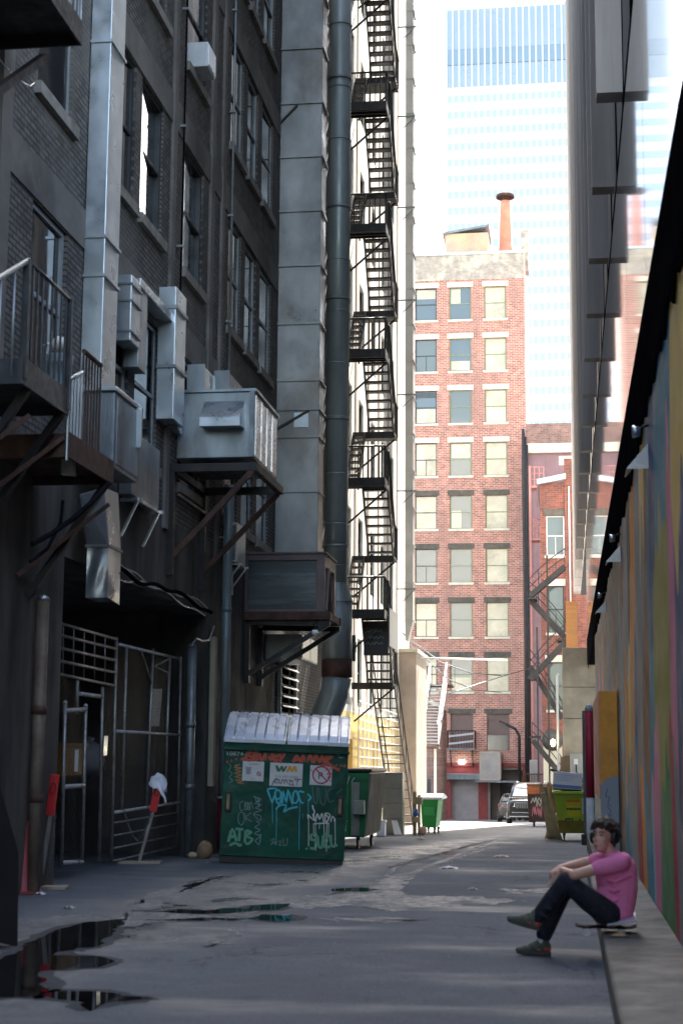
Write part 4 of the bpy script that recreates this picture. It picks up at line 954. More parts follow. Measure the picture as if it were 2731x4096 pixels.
def put(mb,name,par,c,u,v,lift=.0045):
    mb.v=[Vector((u+p.x,-lift-p.z,v+p.y)) for p in mb.v]; return B(name,mb,paint(c),par)
p1_,u0,u1,v0,v1=poster((298,727),(522,963))
k=(u1-u0)
put(text_mb('DECHETS',.034,k*.44),'lettering',p1_,(.12,.10,.10),u0+k*.30,v1-.055)
put(text_mb('waste',.026,k*.24),'lettering',p1_,(.25,.2,.2),u0+k*.36,v0+.03)
mb=MB(); bw=.055
mb.prism([(u0+k*.18,v0+.10),(u0+k*.38,v0+.10),(u0+k*.42,v1-.10),(u0+k*.14,v1-.10)],-.006,-.003,'y'); mb.box(u0+k*.12,u0+k*.44,-.0065,-.003,v1-.10,v1-.085); B('bin_drawing',mb,paint((.33,.33,.34)),p1_)
mb=MB()
for q in range(4): mb.box(u0+k*(.20+.05*q),u0+k*(.215+.05*q),-.0075,-.0062,v0+.11,v1-.11)
B('bin_ribs',mb,paint((.12,.12,.13)),p1_)
def ring(cu,cv,r,w,lift,par,c,slash=True):
    mb=MB(); pts=[(cu+r*math.cos(a),cv+r*math.sin(a)) for a in [2*math.pi*i/28 for i in range(29)]]
    ls=[pts]; 
    if slash: ls.append([(cu-r*.7,cv+r*.7),(cu+r*.7,cv-r*.7)])
    strokes(mb,ls,w,onF,lift); return B('prohibition_ring',mb,paint(c),par)
ring(u0+k*.77,v0+.115,.030,.010,.006,p1_,(.38,.03,.06))
p2_,u0,u1,v0,v1=poster((600,742),(945,1022)); k=u1-u0
zz=lambda pts:[DU(*p) for p in pts]
def polyF(name,par,pts,c,l=.006):
    mb=MB(); mb.prism(pts,-l,-l+.002,'y'); return B(name,mb,paint(c),par)
dg,og=(.03,.12,.04),(.62,.30,.02)
polyF('logo_letter',p2_,zz([(652,775),(680,775),(700,815),(715,780),(740,780),(745,815),(765,780),(785,785),(755,848),(725,848),(722,820),(705,848),(672,845)]),dg)
polyF('logo_letter',p2_,zz([(770,850),(800,782),(830,782),(835,820),(852,782),(885,782),(898,850),(868,850),(864,822),(848,850),(822,850),(815,820),(800,850)]),og,.0062)
put(text_mb('514 392-2020',.040,k*.70),'lettering',p2_,(.18,.17,.15),*DU(650,910))
put(text_mb('877 625-2020',.040,k*.70),'lettering',p2_,(.22,.2,.18),*DU(650,952))
mb=MB(); strokes(mb,zl([[(615,1010),(650,930),(680,935),(640,965),(690,980)],[(690,935),(710,990),(740,930)],[(750,990),(765,935),(790,985)],[(800,940),(820,960),(805,995),(850,1000)],[(830,940),(855,1010)],[(860,930),(940,935)],[(905,935),(885,1005)]]),.013,onF,.007); B('purple_tag',mb,paint((.11,.05,.10)),p2_)
p3_,u0,u1,v0,v1=poster((1040,768),(1268,1003)); k=u1-u0
put(text_mb('P',.16),'lettering',p3_,(.03,.03,.04),u0+k*.36,v0+.09,.005)
ring(u0+k*.52,v0+(v1-v0)*.52,k*.38,.024,.007,p3_,(.42,.025,.07))
mb=MB(); strokes(mb,zl([[(1160,790),(1250,760),(1200,830),(1275,800),(1215,880),(1280,850),(1225,920),(1270,900)],[(1045,820),(1080,860)],[(1240,930),(1275,960)]]),.011,onF,.008); B('red_scribble',mb,paint((.42,.025,.07)),p3_)
put(text_mb('10874-',.085,.29),'lettering',t,(.50,.58,.54),*DU(122,662))
put(text_mb('PEST',.028,.09),'lettering',t,(.50,.58,.54),*DU(1352,684))
# ================================================================== OTHER BINS
def caster(par,x,y,z,r=.07):
    mb=MB(); mb.tube([(x-.02,y,z+r),(x+.02,y,z+r)],r,14); c=B('caster',mb,gmk,par)
    mb=MB(); mb.box(x-.035,x+.035,y-.03,y+.04,z+r*1.6,z+r*2.4); mb.box(x-.035,x-.025,y-.02,y+.02,z+r*.8,z+r*1.6); B('fork',mb,M['steel_rust'],c)
br_g=mat('bright green enamel',(.012,.15,.045),.4,0,.25,2,(.01,.07,.03),.5)
y0=32.4; g=gz(33.5)
t=T('dumpster','mid green wheeled dumpster with a weathered grey side, behind the big graffitied one','dumpster',(-4.8,y0,g)); 
xr=onY(848,1850,y0).x; yr=35.1; zt=g+1.55
mb=MB(); mb.hull([(-5.6,y0,g+.26),(xr-.10,y0,g+.26),(xr-.10,yr,g+.26),(-5.6,yr,g+.26)],[(-5.6,y0,zt),(xr,y0,zt),(xr,yr,zt),(-5.6,yr,zt)]); B('body',mb,br_g,t,bevel=.015)
mb=MB(); mb.hull([(xr-.095,y0+.1,g+.3),(xr-.08,y0+.1,g+.3),(xr-.08,yr-.02,g+.3),(xr-.095,yr-.02,g+.3)],[(xr,y0+.1,zt-.03),(xr+.02,y0+.1,zt-.03),(xr+.02,yr-.02,zt-.03),(xr,yr-.02,zt-.03)]); B('side_panel',mb,mat('weathered plywood side',(.20,.19,.175),.75,0,.3,1.5,(.09,.08,.07),.6,.1,stretch=(1,1,.25)),t)
mb=MB(); mb.box(-5.65,xr+.05,y0-.04,yr+.04,zt,zt+.07); B('lid',mb,gmk,t,bevel=.02)
mb=MB(); mb.box(-5.0,xr-.02,y0-.03,y0-.003,zt-.16,zt-.02); B('rim',mb,br_g,t)
mb=MB(); mb.box(xr-.30,xr-.08,y0-.22,y0-.004,g+.72,g+1.0); B('lift_pocket',mb,mat('pale worn steel',(.33,.33,.26),.5,.3,.2,4),t,bevel=.01)
mb=MB(); mb.box(xr-.36,xr-.20,y0-.05,y0-.004,g+.3,g+1.35); B('front_rib',mb,mat('grey worn rib',(.27,.27,.22),.6,.2,.25,4),t)
mb=MB(); mb.box(-5.0,xr-.4,y0-.10,y0-.004,g+.28,g+1.2); B('front_panel',mb,mat('vivid green panel',(.01,.20,.05),.4,0,.2,3),t,bevel=.01)
mb=MB(); strokes(mb,[[(xr-.52,zt-.1),(xr-.45,zt-.25),(xr-.40,zt-.08)],[(xr-.36,zt-.2),(xr-.3,zt-.1)]],.015,lambda u,v,l:Vector((u,y0-.034-l,v))); strokes(mb,[[(xr-.55,g+.35),(xr-.5,g+.45),(xr-.53,g+.5)],[(xr-.46,g+.38),(xr-.47,g+.6),(xr-.42,g+.58)]],.015,lambda u,v,l:Vector((u,y0-.104-l,v))); B('white_tag',mb,paint((.5,.6,.55)),t)
for (x,y) in ((xr-.25,y0+.2),(xr-.25,yr-.25),(-5.4,y0+.2),(-5.4,yr-.25)): caster(t,x,y,gz(y)+.0,.11)
# small sunlit green bin
y0,y1=46.8,48.6; g=gz(47.5); xa,xb=onY(965,1870,y0).x,onY(1006,1870,y0).x
t=T('dumpster','small bright green bin with white lid standing in the sun','dumpster',((xa+xb)/2,47.5,g))
mb=MB(); mb.hull([(xa+.04,y0+.1,g+.2),(xb-.08,y0+.1,g+.2),(xb-.08,y1-.1,g+.2),(xa+.04,y1-.1,g+.2)],[(xa,y0,g+1.0),(xb,y0,g+1.0),(xb,y1,g+1.0),(xa,y1,g+1.0)]); B('body',mb,mat('grass green enamel',(.02,.26,.05),.4,0,.15,2),t,bevel=.02)
mb=MB(); mb.prism([(y0-.06,g+1.0),(y1+.06,g+1.0),(y1+.06,g+1.06),(y0+.6,g+1.17),(y0-.06,g+1.06)],xa-.08,xb+.12,'x'); B('lid',mb,flat('white lid',(.75,.76,.74),.4),t,bevel=.015)
mb=MB(); mb.box(xa+.1,xb-.12,y0-.02,y0+.06,g+.55,g+.78); B('front_rib',mb,mat('grass green rib',(.03,.33,.08),.4,0,.15,2),t)
for (x,y) in ((xa+.1,y0+.2),(xb-.12,y0+.2),(xa+.1,y1-.2),(xb-.12,y1-.2)): caster(t,x,y,gz(y),.08)
# metal cabinet, boards and boxes beside it
y0=45.0; g=gz(y0); xa,xb=onY(878,1850,y0).x,onY(924,1850,y0).x
t=T('metal_cabinet','tall dull brown metal cabinet standing below the fire escape','cabinet',((xa+xb)/2,y0,g))
mb=MB(); mb.box(xa,xb,y0,y0+.6,g,g+1.72); B('cabinet_body',mb,mat('bronze grey metal',(.22,.195,.15),.45,.4,.2,2),t,bevel=.015)
for i in range(4):
    mb=MB(); mb.box(xa+.02,xb-.02,y0-.015,y0-.001,g+.06+.41*i,g+.43+.41*i); B('drawer',mb,mat('bronze drawer',(.24,.215,.17),.4,.4,.2,2),t,bevel=.008)
def slab(name,label,cat,pts,th,m):
    a,b,c,d=[Vector(p) for p in pts]; n=(b-a).cross(d-a).normalized()*th
    mb=MB(); mb.hull([a,b,c,d],[a+n,b+n,c+n,d+n]); o=B(name,mb,m); return tag(o,label,cat)
y0=44.6; g=gz(44.6)
slab('white_board','white board leaning against the dull brown metal cabinet','board',[onY(905,1918,y0-.2),onY(922,1918,y0-.2),onY(912,1886,y0+.3),onY(899,1886,y0+.3)],.03,flat('white board',(.75,.74,.72),.6))
t=T('foam_box','white foam box on the ground left of the leaning white board','box',(onG(875,1922))); q=onG(875,1921); LOC[t.name]=Vector(q); t.location=q
mb=MB(); mb.box(q.x-.13,q.x+.1,q.y,q.y+.3,q.z,q.z+.36); B('box_body',mb,flat('white foam',(.78,.77,.75),.7),t,bevel=.03)
mb=MB(); mb.box(q.x-.15,q.x+.12,q.y-.02,q.y+.32,q.z+.36,q.z+.43); B('lid',mb,flat('white foam lid',(.80,.79,.77),.7),t,bevel=.02)
t=T('cardboard_stack','cardboard and a blue bag tied to tan posts left of the small green bin','cardboard',(onG(957,1918))); q=onG(957,1918); LOC[t.name]=Vector(q); t.location=q
cb=mat('cardboard',(.45,.33,.18),.85,0,.15,3)
mb=MB(); mb.box(q.x-.12,q.x-.02,q.y,q.y+.1,q.z,q.z+1.2); mb.box(q.x+.02,q.x+.09,q.y+.0,q.y+.1,q.z,q.z+1.1); B('post',mb,mat('tan post',(.36,.27,.14),.8,0,.2,3),t)
mb=MB(); mb.box(q.x-.10,q.x+.16,q.y-.2,q.y-.02,q.z+.85,q.z+1.05); B('carton',mb,cb,t,bevel=.01)
mb=MB(); mb.box(q.x-.08,q.x+.1,q.y-.22,q.y-.03,q.z+.35,q.z+.50); B('carton',mb,cb,t,bevel=.01)
mb=MB(); mb.grid(blob((q.x-.02,q.y-.12,q.z+.62),.07,.06,.11,.1),14,8); B('blue_bag',mb,flat('blue plastic',(.05,.14,.40),.35),t)
mb=MB(); mb.grid(blob((q.x+.17,q.y-.1,q.z+.12),.12,.10,.12,.12,2),14,8); B('paper_bag',mb,flat('tan paper',(.52,.30,.20),.7),t)
# yellow green dumpster on the right
y0,y1=41.0,42.6; g=gz(41.5); xa=onY(1271,1880,y0).x; xb=.80
t=T('dumpster','yellow green dumpster with an orange and yellow warning sticker and white box on top','dumpster',((xa+xb)/2,41.6,g))
lim=mat('lime enamel',(.36,.46,.03),.45,0,.18,2,(.22,.27,.03),.4)
mb=MB(); mb.hull([(xa+.14,y0+.25,g+.2),(xb-.05,y0+.25,g+.2),(xb-.05,y1,g+.2),(xa+.14,y1,g+.2)],[(xa,y0,g+1.22),(xb,y0,g+1.22),(xb,y1,g+1.22),(xa,y1,g+1.22)]); B('body',mb,lim,t,bevel=.02)
mb=MB(); mb.hull([(xa+.125,y0+.235,g+.21),(xb-.05,y0+.235,g+.21),(xb-.05,y0+.26,g+.21),(xa+.13,y0+.26,g+.21)],[(xa+.085,y0+.155,g+.52),(xb-.03,y0+.155,g+.52),(xb-.03,y0+.18,g+.52),(xa+.09,y0+.18,g+.52)]); B('rust_skirt',mb,mat('rust stained enamel',(.26,.16,.02),.7,0,.4,3,(.16,.22,.02),.5),t)
mb=MB(); mb.box(xa-.05,xb+.03,y0-.06,y1+.04,g+1.17,g+1.24); B('rim',mb,lim,t,bevel=.012)
def LF(u,v,l): return Vector((xa+u,y0-l-.004+.245*(1.22-v)-.0,g+v))
mb=MB(); mb.add([LF(.30,1.05,.004),LF(.66,1.05,.004),LF(.66,.62,.004),LF(.34,.62,.004)],[(0,1,2,3)]); stk=B('warning_sticker',mb,flat('yellow sticker',(.60,.55,.02),.5),t)
mb=MB(); mb.add([LF(.31,1.04,.007),LF(.65,1.04,.007),LF(.65,.97,.007),LF(.31,.97,.007)],[(0,1,2,3)]); B('orange_band',mb,flat('orange',(.62,.20,.02),.5),stk)
mb=MB(); mb.add([LF(.32,.83,.007),LF(.66,.83,.007),LF(.66,.78,.007),LF(.32,.78,.007)],[(0,1,2,3)]); B('black_band',mb,flat('black',(.02,.02,.02),.5),stk)
tx=text_mb('ATTENTION',.05,.26); tx.v=[LF(.385+p.x,.787+p.y,.009+p.z) for p in tx.v]; B('lettering',tx,flat('yellow letters',(.60,.55,.02),.5),stk)
mb=MB(); mb.add([LF(.34,.79,.009),LF(.375,.79,.009),LF(.357,.825,.009)],[(0,1,2)]); B('warning_triangle',mb,flat('yellow triangle',(.60,.55,.02),.5),stk)
mb=MB(); strokes(mb,[[(.34+.05*i,.90),(.36+.05*i,.94)] for i in range(6)]+[[(.33,.92),(.63,.915)]],.012,lambda u,v,l:LF(u,v,.008),.008); B('sticker_print',mb,flat('orange print',(.62,.30,.02),.5),stk)
mb=MB(); mb.add([LF(.70,1.07,.004),LF(.90,1.07,.004),LF(.90,.68,.004),LF(.70,.68,.004)],[(0,1,2,3)]); B('paper_notice',mb,wpap,t)
mb=MB(); strokes(mb,[smooth_line(l) for l in [[(.42,.55),(.30,.55),(.26,.36),(.40,.27),(.48,.42)],[(.45,.58),(.50,.30),(.52,.44),(.60,.42),(.62,.28)],[(.64,.56),(.66,.34),(.78,.34),(.82,.56)],[(.82,.56),(.86,.30),(.95,.36)]]],.035,LF,.006); B('black_tag',mb,paint((.025,.04,.02)),t)
for (x,y) in ((xa+.25,y0+.35),(xb-.2,y0+.35),(xa+.25,y1-.15),(xb-.2,y1-.15)): caster(t,x,y,gz(y),.085)
mb=MB(); mb.prism([(xa-.12,g+1.75),(xa-.05,g+1.80),(xb+.04,g+1.34),(xb+.04,g+1.28)],y1-.35,y1+.05,'y'); B('raised_lid',mb,gmk,t)
t=T('white_carton','white printed carton lying on top of the yellow green dumpster','box',(xa+.35,y0+.4,g+1.24))
q=(xa+.33,y0+.5,g+1.26)
Mx=Matrix.Translation(q)@Matrix.Rotation(R(4),4,'Y')@Matrix.Rotation(R(-6),4,'X')
mb=MB(); mb.box(-.36,.36,-.3,.3,.005,.42,Mx); B('carton_body',mb,flat('white carton',(.66,.68,.74),.5),t,bevel=.012)
mb=MB(); mb.box(-.361,.361,-.305,-.301,.02,.10,Mx); B('blue_stripe',mb,flat('blue stripe',(.10,.15,.42),.5),t)
mb=MB()
for i in range(4): mb.box(-.3,.05+.07*i,-.304,-.301,.20+.045*i,.212+.045*i,Mx)
B('print',mb,flat('grey print',(.35,.38,.48),.6),t)
wd=mat('old timber',(.66,.54,.36),.8,0,.2,2,(.42,.32,.19),.5,.1,stretch=(1,1,.3))
for i,(dx,h) in enumerate(((0,1.42),(.10,1.36),(.19,1.45),(.05,1.2))):
    a=onG(1262+ i*8,1926+(2 if i==3 else 0)); 
    mb=MB(); b=Vector((xa-.32+dx*1.1,y0+.05+.02*i,g+h)); mb.bar(a+Vector((.0,-.1*i,.02)),b,.10,.035,up=(0,1,0)); tag(B('timber_plank',mb,wd),['tan timber plank leaning outermost against the yellow green dumpster','tan timber plank leaning second from the outside against the yellow green dumpster','tallest tan plank leaning nearest the yellow green dumpster','short tan plank leaning behind the taller planks'][i],'plank','planks leaning on the yellow green dumpster')
q=onG(1262,1926); mb=MB(); mb.hull([q+Vector(v) for v in ((-.14,0,.0),(.20,0,0),(.20,.1,0),(-.14,.1,0))],[q+Vector(v) for v in ((.02,.2,.62),(.22,.2,.62),(.22,.26,.62),(.02,.26,.62))]); t=B('crate_board',mb,mat('patched crate board',(.30,.16,.09),.8,0,.3,4,(.6,.55,.45),.5)); tag(t,'patched brown board propped at the foot of the leaning planks','board')
# rusty brown dumpster
y0,y1=61.5,63.3; g=gz(62); xa=onY(1212,1850,y0).x; xb=xa+1.7
t=T('dumpster','rusty orange and black dumpster with chalky graffiti beside the parked car','dumpster',((xa+xb)/2,62.4,g))
mb=MB(); mb.hull([(xa+.06,y0+.1,g+.2),(xb,y0+.1,g+.2),(xb,y1,g+.2),(xa+.06,y1,g+.2)],[(xa,y0,g+1.22),(xb,y0,g+1.22),(xb,y1,g+1.22),(xa,y1,g+1.22)]); B('body',mb,mat('black and rust enamel',(.045,.035,.034),.6,0,.4,2,(.20,.07,.03),.5),t,bevel=.02)
mb=MB(); mb.box(xa-.04,xb+.04,y0-.05,y1+.05,g+1.22,g+1.53); B('rust_band',mb,mat('orange rust',(.42,.13,.05),.75,0,.3,2,(.22,.09,.05),.5),t,bevel=.02)
mb=MB(); mb.box(xa-.07,xb+.06,y0-.08,y1+.06,g+1.53,g+1.60); B('lid',mb,mat('brown lid',(.20,.09,.06),.6,0,.2,3),t,bevel=.02)
mb=MB(); mb.hull([(xa+.02,y0+.02,g+.2),(xa+.12,y0+.02,g+.2),(xa+.12,y0+.1,g+.2),(xa+.02,y0+.1,g+.2)],[(xa-.03,y0-.04,g+1.22),(xa+.07,y0-.04,g+1.22),(xa+.07,y0+.02,g+1.22),(xa-.03,y0+.02,g+1.22)]); B('corner_post',mb,M['steel_rust'],t)
def RFc(u,v,l): return Vector((xa+u,y0-l+.1*(1.22-v),g+v))
mb=MB(); strokes(mb,[scribble(.12,.88,.5,.25,9,1),scribble(.3,.75,.5,.3,8,2)],.03,RFc); B('white_tag',mb,paint((.55,.55,.55)),t)
mb=MB(); strokes(mb,[scribble(.15,.35,.35,.45,9,3)],.035,RFc); B('pink_tag',mb,paint((.60,.20,.24)),t)
mb=MB(); strokes(mb,[scribble(.6,.62,.4,.2,6,4)],.05,RFc); B('yellow_tag',mb,paint((.62,.36,.04)),t)
mb=MB(); strokes(mb,[scribble(.7,.2,.45,.45,7,5)],.03,RFc); B('white_tag',mb,paint((.7,.7,.7)),t)
for (x,y) in ((xa+.2,y0+.25),(xb-.3,y0+.25),(xa+.2,y1-.2)): caster(t,x,y,gz(y),.085)
# ================================================================== CHAIN LINK YARD FENCE
XF=-6.7
fp=lambda x,y,X=XF: onX(x,y,X)
ft=T('yard_fence','pipe framed chain link fence and gate across the dark yard opening','fence',(XF,23.8,.05))
def pipes(name,segs,r,m,par=ft):
    for s in segs:
        mb=MB(); mb.tube([fp(*q) for q in s],r,8); B(name,mb,m,par)
pm=mat('dull pipe',(.38,.37,.35),.4,.6,.3,6,(.12,.07,.05),.4)
pipes('rail',[((274,1480),(412,1513)),((266,1679),(415,1688)),((262,1866),(412,1843))],.024,mat('bright rail',(.60,.60,.60),.35,.2,.25,6))
pipes('rail',[((92,1418),(268,1468)),((90,1447),(267,1490)),((89,1477),(267,1517)),((88,1507),(266,1545)),((88,1538),(265,1575))],.022,pm)
pipes('post',[((268,1462),(256,1980)),((291,1487),(280,1860)),((352,1490),(336,1855)),((390,1510),(378,1850)),((415,1508),(407,1950)),((90,1415),(72,2005)),((178,1563),(176,1640)),((236,1578),(228,1980))],.026,pm)
pipes('grid_bar',[((98+i*24,1420+i*6.6),(97+i*24,1539+i*5)) for i in range(1,7)],.010,pm)
pipes('lower_rail',[((262,1890+i*29),(407,1866+i*26)) for i in range(4)],.014,pm)
pipes('brace',[((355,1530),(390,1512)),((355,1530),(390,1547)),((325,1495),(350,1575))],.016,pm)
def chainlink(mb,y0,y1,z0,z1,X,p=.11):
    w=y1-y0;h=z1-z0
    n=int((w+h)/p)
    for i in range(n):
        s=i*p
        a=(y0+max(0,s-h),z0+min(s,h)); b=(y0+min(s,w),z0+max(0,s-w))
        mb.bar((X,a[0],a[1]),(X,b[0],b[1]),.003)
        a2=(y1-max(0,s-h),z0+min(s,h)); b2=(y1-min(s,w),z0+max(0,s-w))
        mb.bar((X+.006,a2[0],a2[1]),(X+.006,b2[0],b2[1]),.003)
wm=flat('wire',(.06,.06,.06),.45,.6)
mb=MB(); chainlink(mb,20.0,21.75,.15,2.65,XF); B('wire_mesh',mb,wm,ft)
mb=MB(); chainlink(mb,22.9,23.5,.1,2.65,XF); B('wire_mesh',mb,wm,ft)
mb=MB(); chainlink(mb,23.6,27.7,.8,3.25,XF); B('wire_mesh',mb,wm,ft)
gate=T('pipe_gate','narrow chain link gate leaf standing ajar in the yard fence','gate',(XF+.12,21.4,.1))
XG=XF+.12
gq=[onX(150,1625,XG),onX(197,1632,XG),onX(189,1972,XG),onX(141,1992,XG)]
for a,b in ((0,3),(1,2)):
    mb=MB(); mb.tube([gq[a]+Vector((0,0,.05)),gq[b]],.028,8); B('post',mb,pm,gate)
brt=mat('bright galvanised tube',(.55,.56,.58),.35,.2,.1,4)
for y in (1632,1807,1982):
    mb=MB(); mb.tube([onX(149-(y-1632)*.022,y,XG),onX(196-(y-1632)*.02,y-3,XG)],.03,8); B('cross_rail',mb,brt,gate)
mb=MB(); chainlink(mb,gq[0].y,gq[1].y,.25,2.25,XG); B('wire_mesh',mb,wm,gate)
for k in (gq[0],gq[1]):
    mb=MB(); mb.lathe(k+Vector((0,0,.05)),[(.032,0),(.03,.03),(.001,.05)],10); B('post_cap',mb,brt,gate)
mb=MB(); mb.tube([fp(182,1593),fp(234,1600)],.03,8); B('door_head',mb,brt,ft)
slab('paper_sheet','small white paper sheet tied to the narrow gate leaf','paper',[onX(171,1772,XG+.04),onX(179,1772,XG+.04),onX(181,1722,XG+.04),onX(173,1722,XG+.04)],.004,flat('paper',(.7,.72,.75),.6))
slab('paper_sheet','tall pale printed sheet hung inside the right fence panel','paper',[fp(344,1668,XF-.05),fp(366,1668,XF-.05),fp(373,1582,XF-.05),fp(343,1582,XF-.05)],.004,mat('grey paper',(.42,.43,.44),.6,0,.3,30))
slab('lock_plate','pale perforated lock plate on the right gate post','lock plate',[fp(235,1735,XF+.06),fp(243,1735,XF+.06),fp(246,1690,XF+.06),fp(237,1690,XF+.06)],.02,M['galv'])
for i,(x,y,c,l) in enumerate(((132,1745,(.40,.16,.02),'dim orange crate deep in the yard behind the gate'),(158,1745,(.30,.15,.02),'dull mustard crate deep in the yard behind the gate'),(205,1745,(.30,.31,.32),'grey lumpy sack in the yard doorway'))):
    q=onX(x,y,-7.6); t=T('yard_crate' if i<2 else 'sack',l,'crate' if i<2 else 'sack',q)
    mb=MB()
    if i<2:
        mb.box(q.x-.2,q.x+.2,q.y-.3,q.y+.3,q.z-.25,q.z+.2); mb2=MB(); mb2.box(q.x-.22,q.x+.22,q.y-.32,q.y+.32,q.z+.2,q.z+.25); B('rim',mb2,flat('crate rim',c,.5),t)
        B('crate_body',mb,flat('crate',c,.5),t,bevel=.02)
    else:
        mb.grid(blob(q,.25,.35,.28,.1),16,10); B('sack_body',mb,flat('sack',c,.6),t)
        mb=MB(); mb.tube([q+Vector((0,0,.26)),q+Vector((.03,0,.36))],[.03,.06],8); B('tied_neck',mb,flat('sack neck',c,.6),t)
# heavy side posts
brown_pole=mat('brown grey pole',(.15,.115,.09),.6,.2,.35,3,(.07,.035,.02),.5)
for (x,yt,yb,X,l,r) in ((78,1372,1992,-6.19,'fat rusty pipe post with a pale cap at the left end of the fence',.075),(432,1483,1945,-6.3,'dull jointed drain post at the right end of the fence',.075)):
    a=onX(x,yb,X); b=onX(x,yt,X); t=T('pipe_post',l,'post',a)
    mb=MB(); mb.tube([Vector((X,a.y,-.05)),Vector((X,a.y,b.z))],r,14); B('pipe_run',mb,brown_pole if x<100 else M['steel_grey'],t)
    mb=MB(); mb.lathe((X,a.y,b.z),[(r*1.1,0),(r*.9,.04),(.002,.075)],14); B('cap',mb,M['galv'] if x<100 else M['steel_grey'],t)
    for f in (.32,.62):
        mb=MB(); z=b.z*f; mb.tube([(X,a.y,z-.05),(X,a.y,z+.05)],r*1.18,14); B('collar',mb,M['steel_rust'] if x<100 else M['steel_grey'],t)
# red paddle signs
rdm=flat('signal red sheet',(.62,.035,.035),.45); wdm=mat('grey stake',(.30,.27,.24),.8,0,.2,6)
def paddle(label,bx,by,tx,ty,px0,py0,px1,py1,w,stakem,base=True,ringm=True):
    g=onG(bx,by); Yb=g.y
    def PP(x,y): return onY(x,y,Yb-.02*(by-y)/250)
    t=T('paddle_sign',label,'sign',g)
    mb=MB(); mb.bar(g+Vector((0,0,.03)),PP(px0,py0),.045,.03,up=(0,1,0)); B('stake',mb,stakem,t)
    if base:
        mb=MB(); M4=Matrix.Translation(g)@Matrix.Rotation(R(8),4,'Z'); mb.box(-.33,.33,-.10,.14,.0,.04,M4); B('base_board',mb,mat('raw board',(.36,.29,.22),.8,0,.2,6),t,bevel=.005)
    a=PP(px0,py0); b=PP(px1,py1); u=(b-a).normalized(); s=Vector((u.z,0,-u.x))*w/2
    mb=MB(); yy=Vector((0,-.03,0)); th=Vector((0,.012,0))
    mb.hull([a-s+yy,a+s+yy,b+s+yy,b-s+yy],[a-s+yy+th,a+s+yy+th,b+s+yy+th,b-s+yy+th]); p=B('plate',mb,rdm,t,bevel=.012)
    if ringm:
        c=a.lerp(b,.66); L=(b-a).length
        mb=MB(); mb.tube([c+s*.9*math.cos(k)*.62+u*math.sin(k)*L*.14+Vector((0,-.034,0)) for k in [2*math.pi*i/20 for i in range(20)]],.006,5,closed=True); B('ring_mark',mb,flat('dark red print',(.10,.01,.012),.5),p)
    return t
def chain(label,pts):
    mb=MB(); P_=[]; 
    for i in range(len(pts)-1):
        n=max(2,int((pts[i+1]-pts[i]).length/.045))
        for j in range(n): P_.append(pts[i].lerp(pts[i+1],j/n))
    for i in range(len(P_)-1):
        a,b=P_[i],P_[i+1]; d=(b-a); sd=Vector((0,1,0)) if i%2 else Vector((1,0,0)); sd=(sd-d.normalized()*sd.dot(d.normalized())).normalized()*.010
        e=d*.15; mb.tube([a-e+sd,b+e+sd,b+e-sd,a-e-sd],.0045,4,closed=True)
    return tag(B('chain',mb,M['steel_grey']),label,'chain')
s1=paddle('red paddle sign on a leaning stake before the narrow gate','' and 0 or 92,2042,0,0,117,1872,129,1779,.115,wdm)
s2=paddle('red paddle sign with a white rag over its top, before the right fence panel',320,1984,0,0,352,1864,367,1794,.12,wdm)
s3=paddle('thin red paddle seen edge on, fixed to a blue stake',312,1958,0,0,317,1826,319,1762,.05,flat('navy stake',(.02,.05,.12),.5),False,False)
q=onY(366,1790,onG(320,1984).y)
t=T('white_rag','crumpled white rag draped over the right red paddle sign','rag',q)
mb=MB(); mb.grid(lambda u,v:(q.x-.13+.26*u+.02*math.sin(v*9),q.y-.07-.02*math.sin(u*7)-.03*v,q.z+.09*math.sin(math.pi*u)-.36*v*(.35+.65*u)+.015*math.sin(u*16)),14,10); mb.grid(lambda u,v:(q.x-.11+.22*u,q.y+.03+.02*v,q.z+.09*math.sin(math.pi*u)-.2*v),8,5); B('rag_cloth',mb,flat('white cloth',(.72,.74,.80),.8),t)
YY=onG(92,2042).y
chain('steel chain hanging from the back of the red paddle sign by the narrow gate',[onY(x,y,YY+.12) for x,y in ((128,1870),(124,1910),(119,1960),(112,2000),(106,2022))])
Y2=onG(320,1984).y
chain('steel chain looping from the fence to the rag topped paddle sign',[onY(x,y,Y2-.03) for x,y in ((284,1858),(292,1885),(305,1920),(317,1930),(330,1915),(342,1885),(350,1862))])
# cone, dark panel, paper bag, litter
q=onG(52,2052); t=T('traffic_cone','faded red traffic cone beside the dark leaning panel','cone',q)
mb=MB(); mb.lathe(q,[(.17,.03),(.15,.05),(.05,.82),(.03,.86),(.001,.865)],20,cap=False); B('cone_body',mb,mat('faded cone',(.28,.04,.05),.6,0,.2,5),t)
mb=MB(); mb.box(q.x-.2,q.x+.2,q.y-.2,q.y+.2,q.z,q.z+.035); B('cone_base',mb,flat('cone base',(.2,.03,.035),.6),t,bevel=.01)
a=onG(37,2172); 
slab('dark_panel','black board leaning at the bottom left corner','panel',[onY(-60,2150,a.y-.3),onY(37,2174,a.y),onY(40,1960,a.y+.05),onY(-60,1600,a.y-.3)],.03,flat('black board',(.012,.012,.014),.5))
q=onG(470,1972); t=T('paper_bag','crumpled brown paper bag on the ground beside the big green dumpster','bag',q)
bgm=mat('brown paper',(.30,.20,.11),.8,0,.25,14,bmp=.4)
mb=MB(); mb.grid(blob(q+Vector((0,0,.13)),.13,.12,.15,.13),20,12); B('bag_body',mb,bgm,t)
mb=MB(); mb.grid(blob(q+Vector((-.2,-.02,.05)),.08,.07,.05,.2,1),14,8); B('bag_scrap',mb,mat('pale scrap',(.45,.37,.25),.8,0,.2,14),t)
q=onG(450,1895+40); t=T('red_barrel','dim dark red barrel in the corner behind the drain post','barrel',(-5.95,28.4,0))
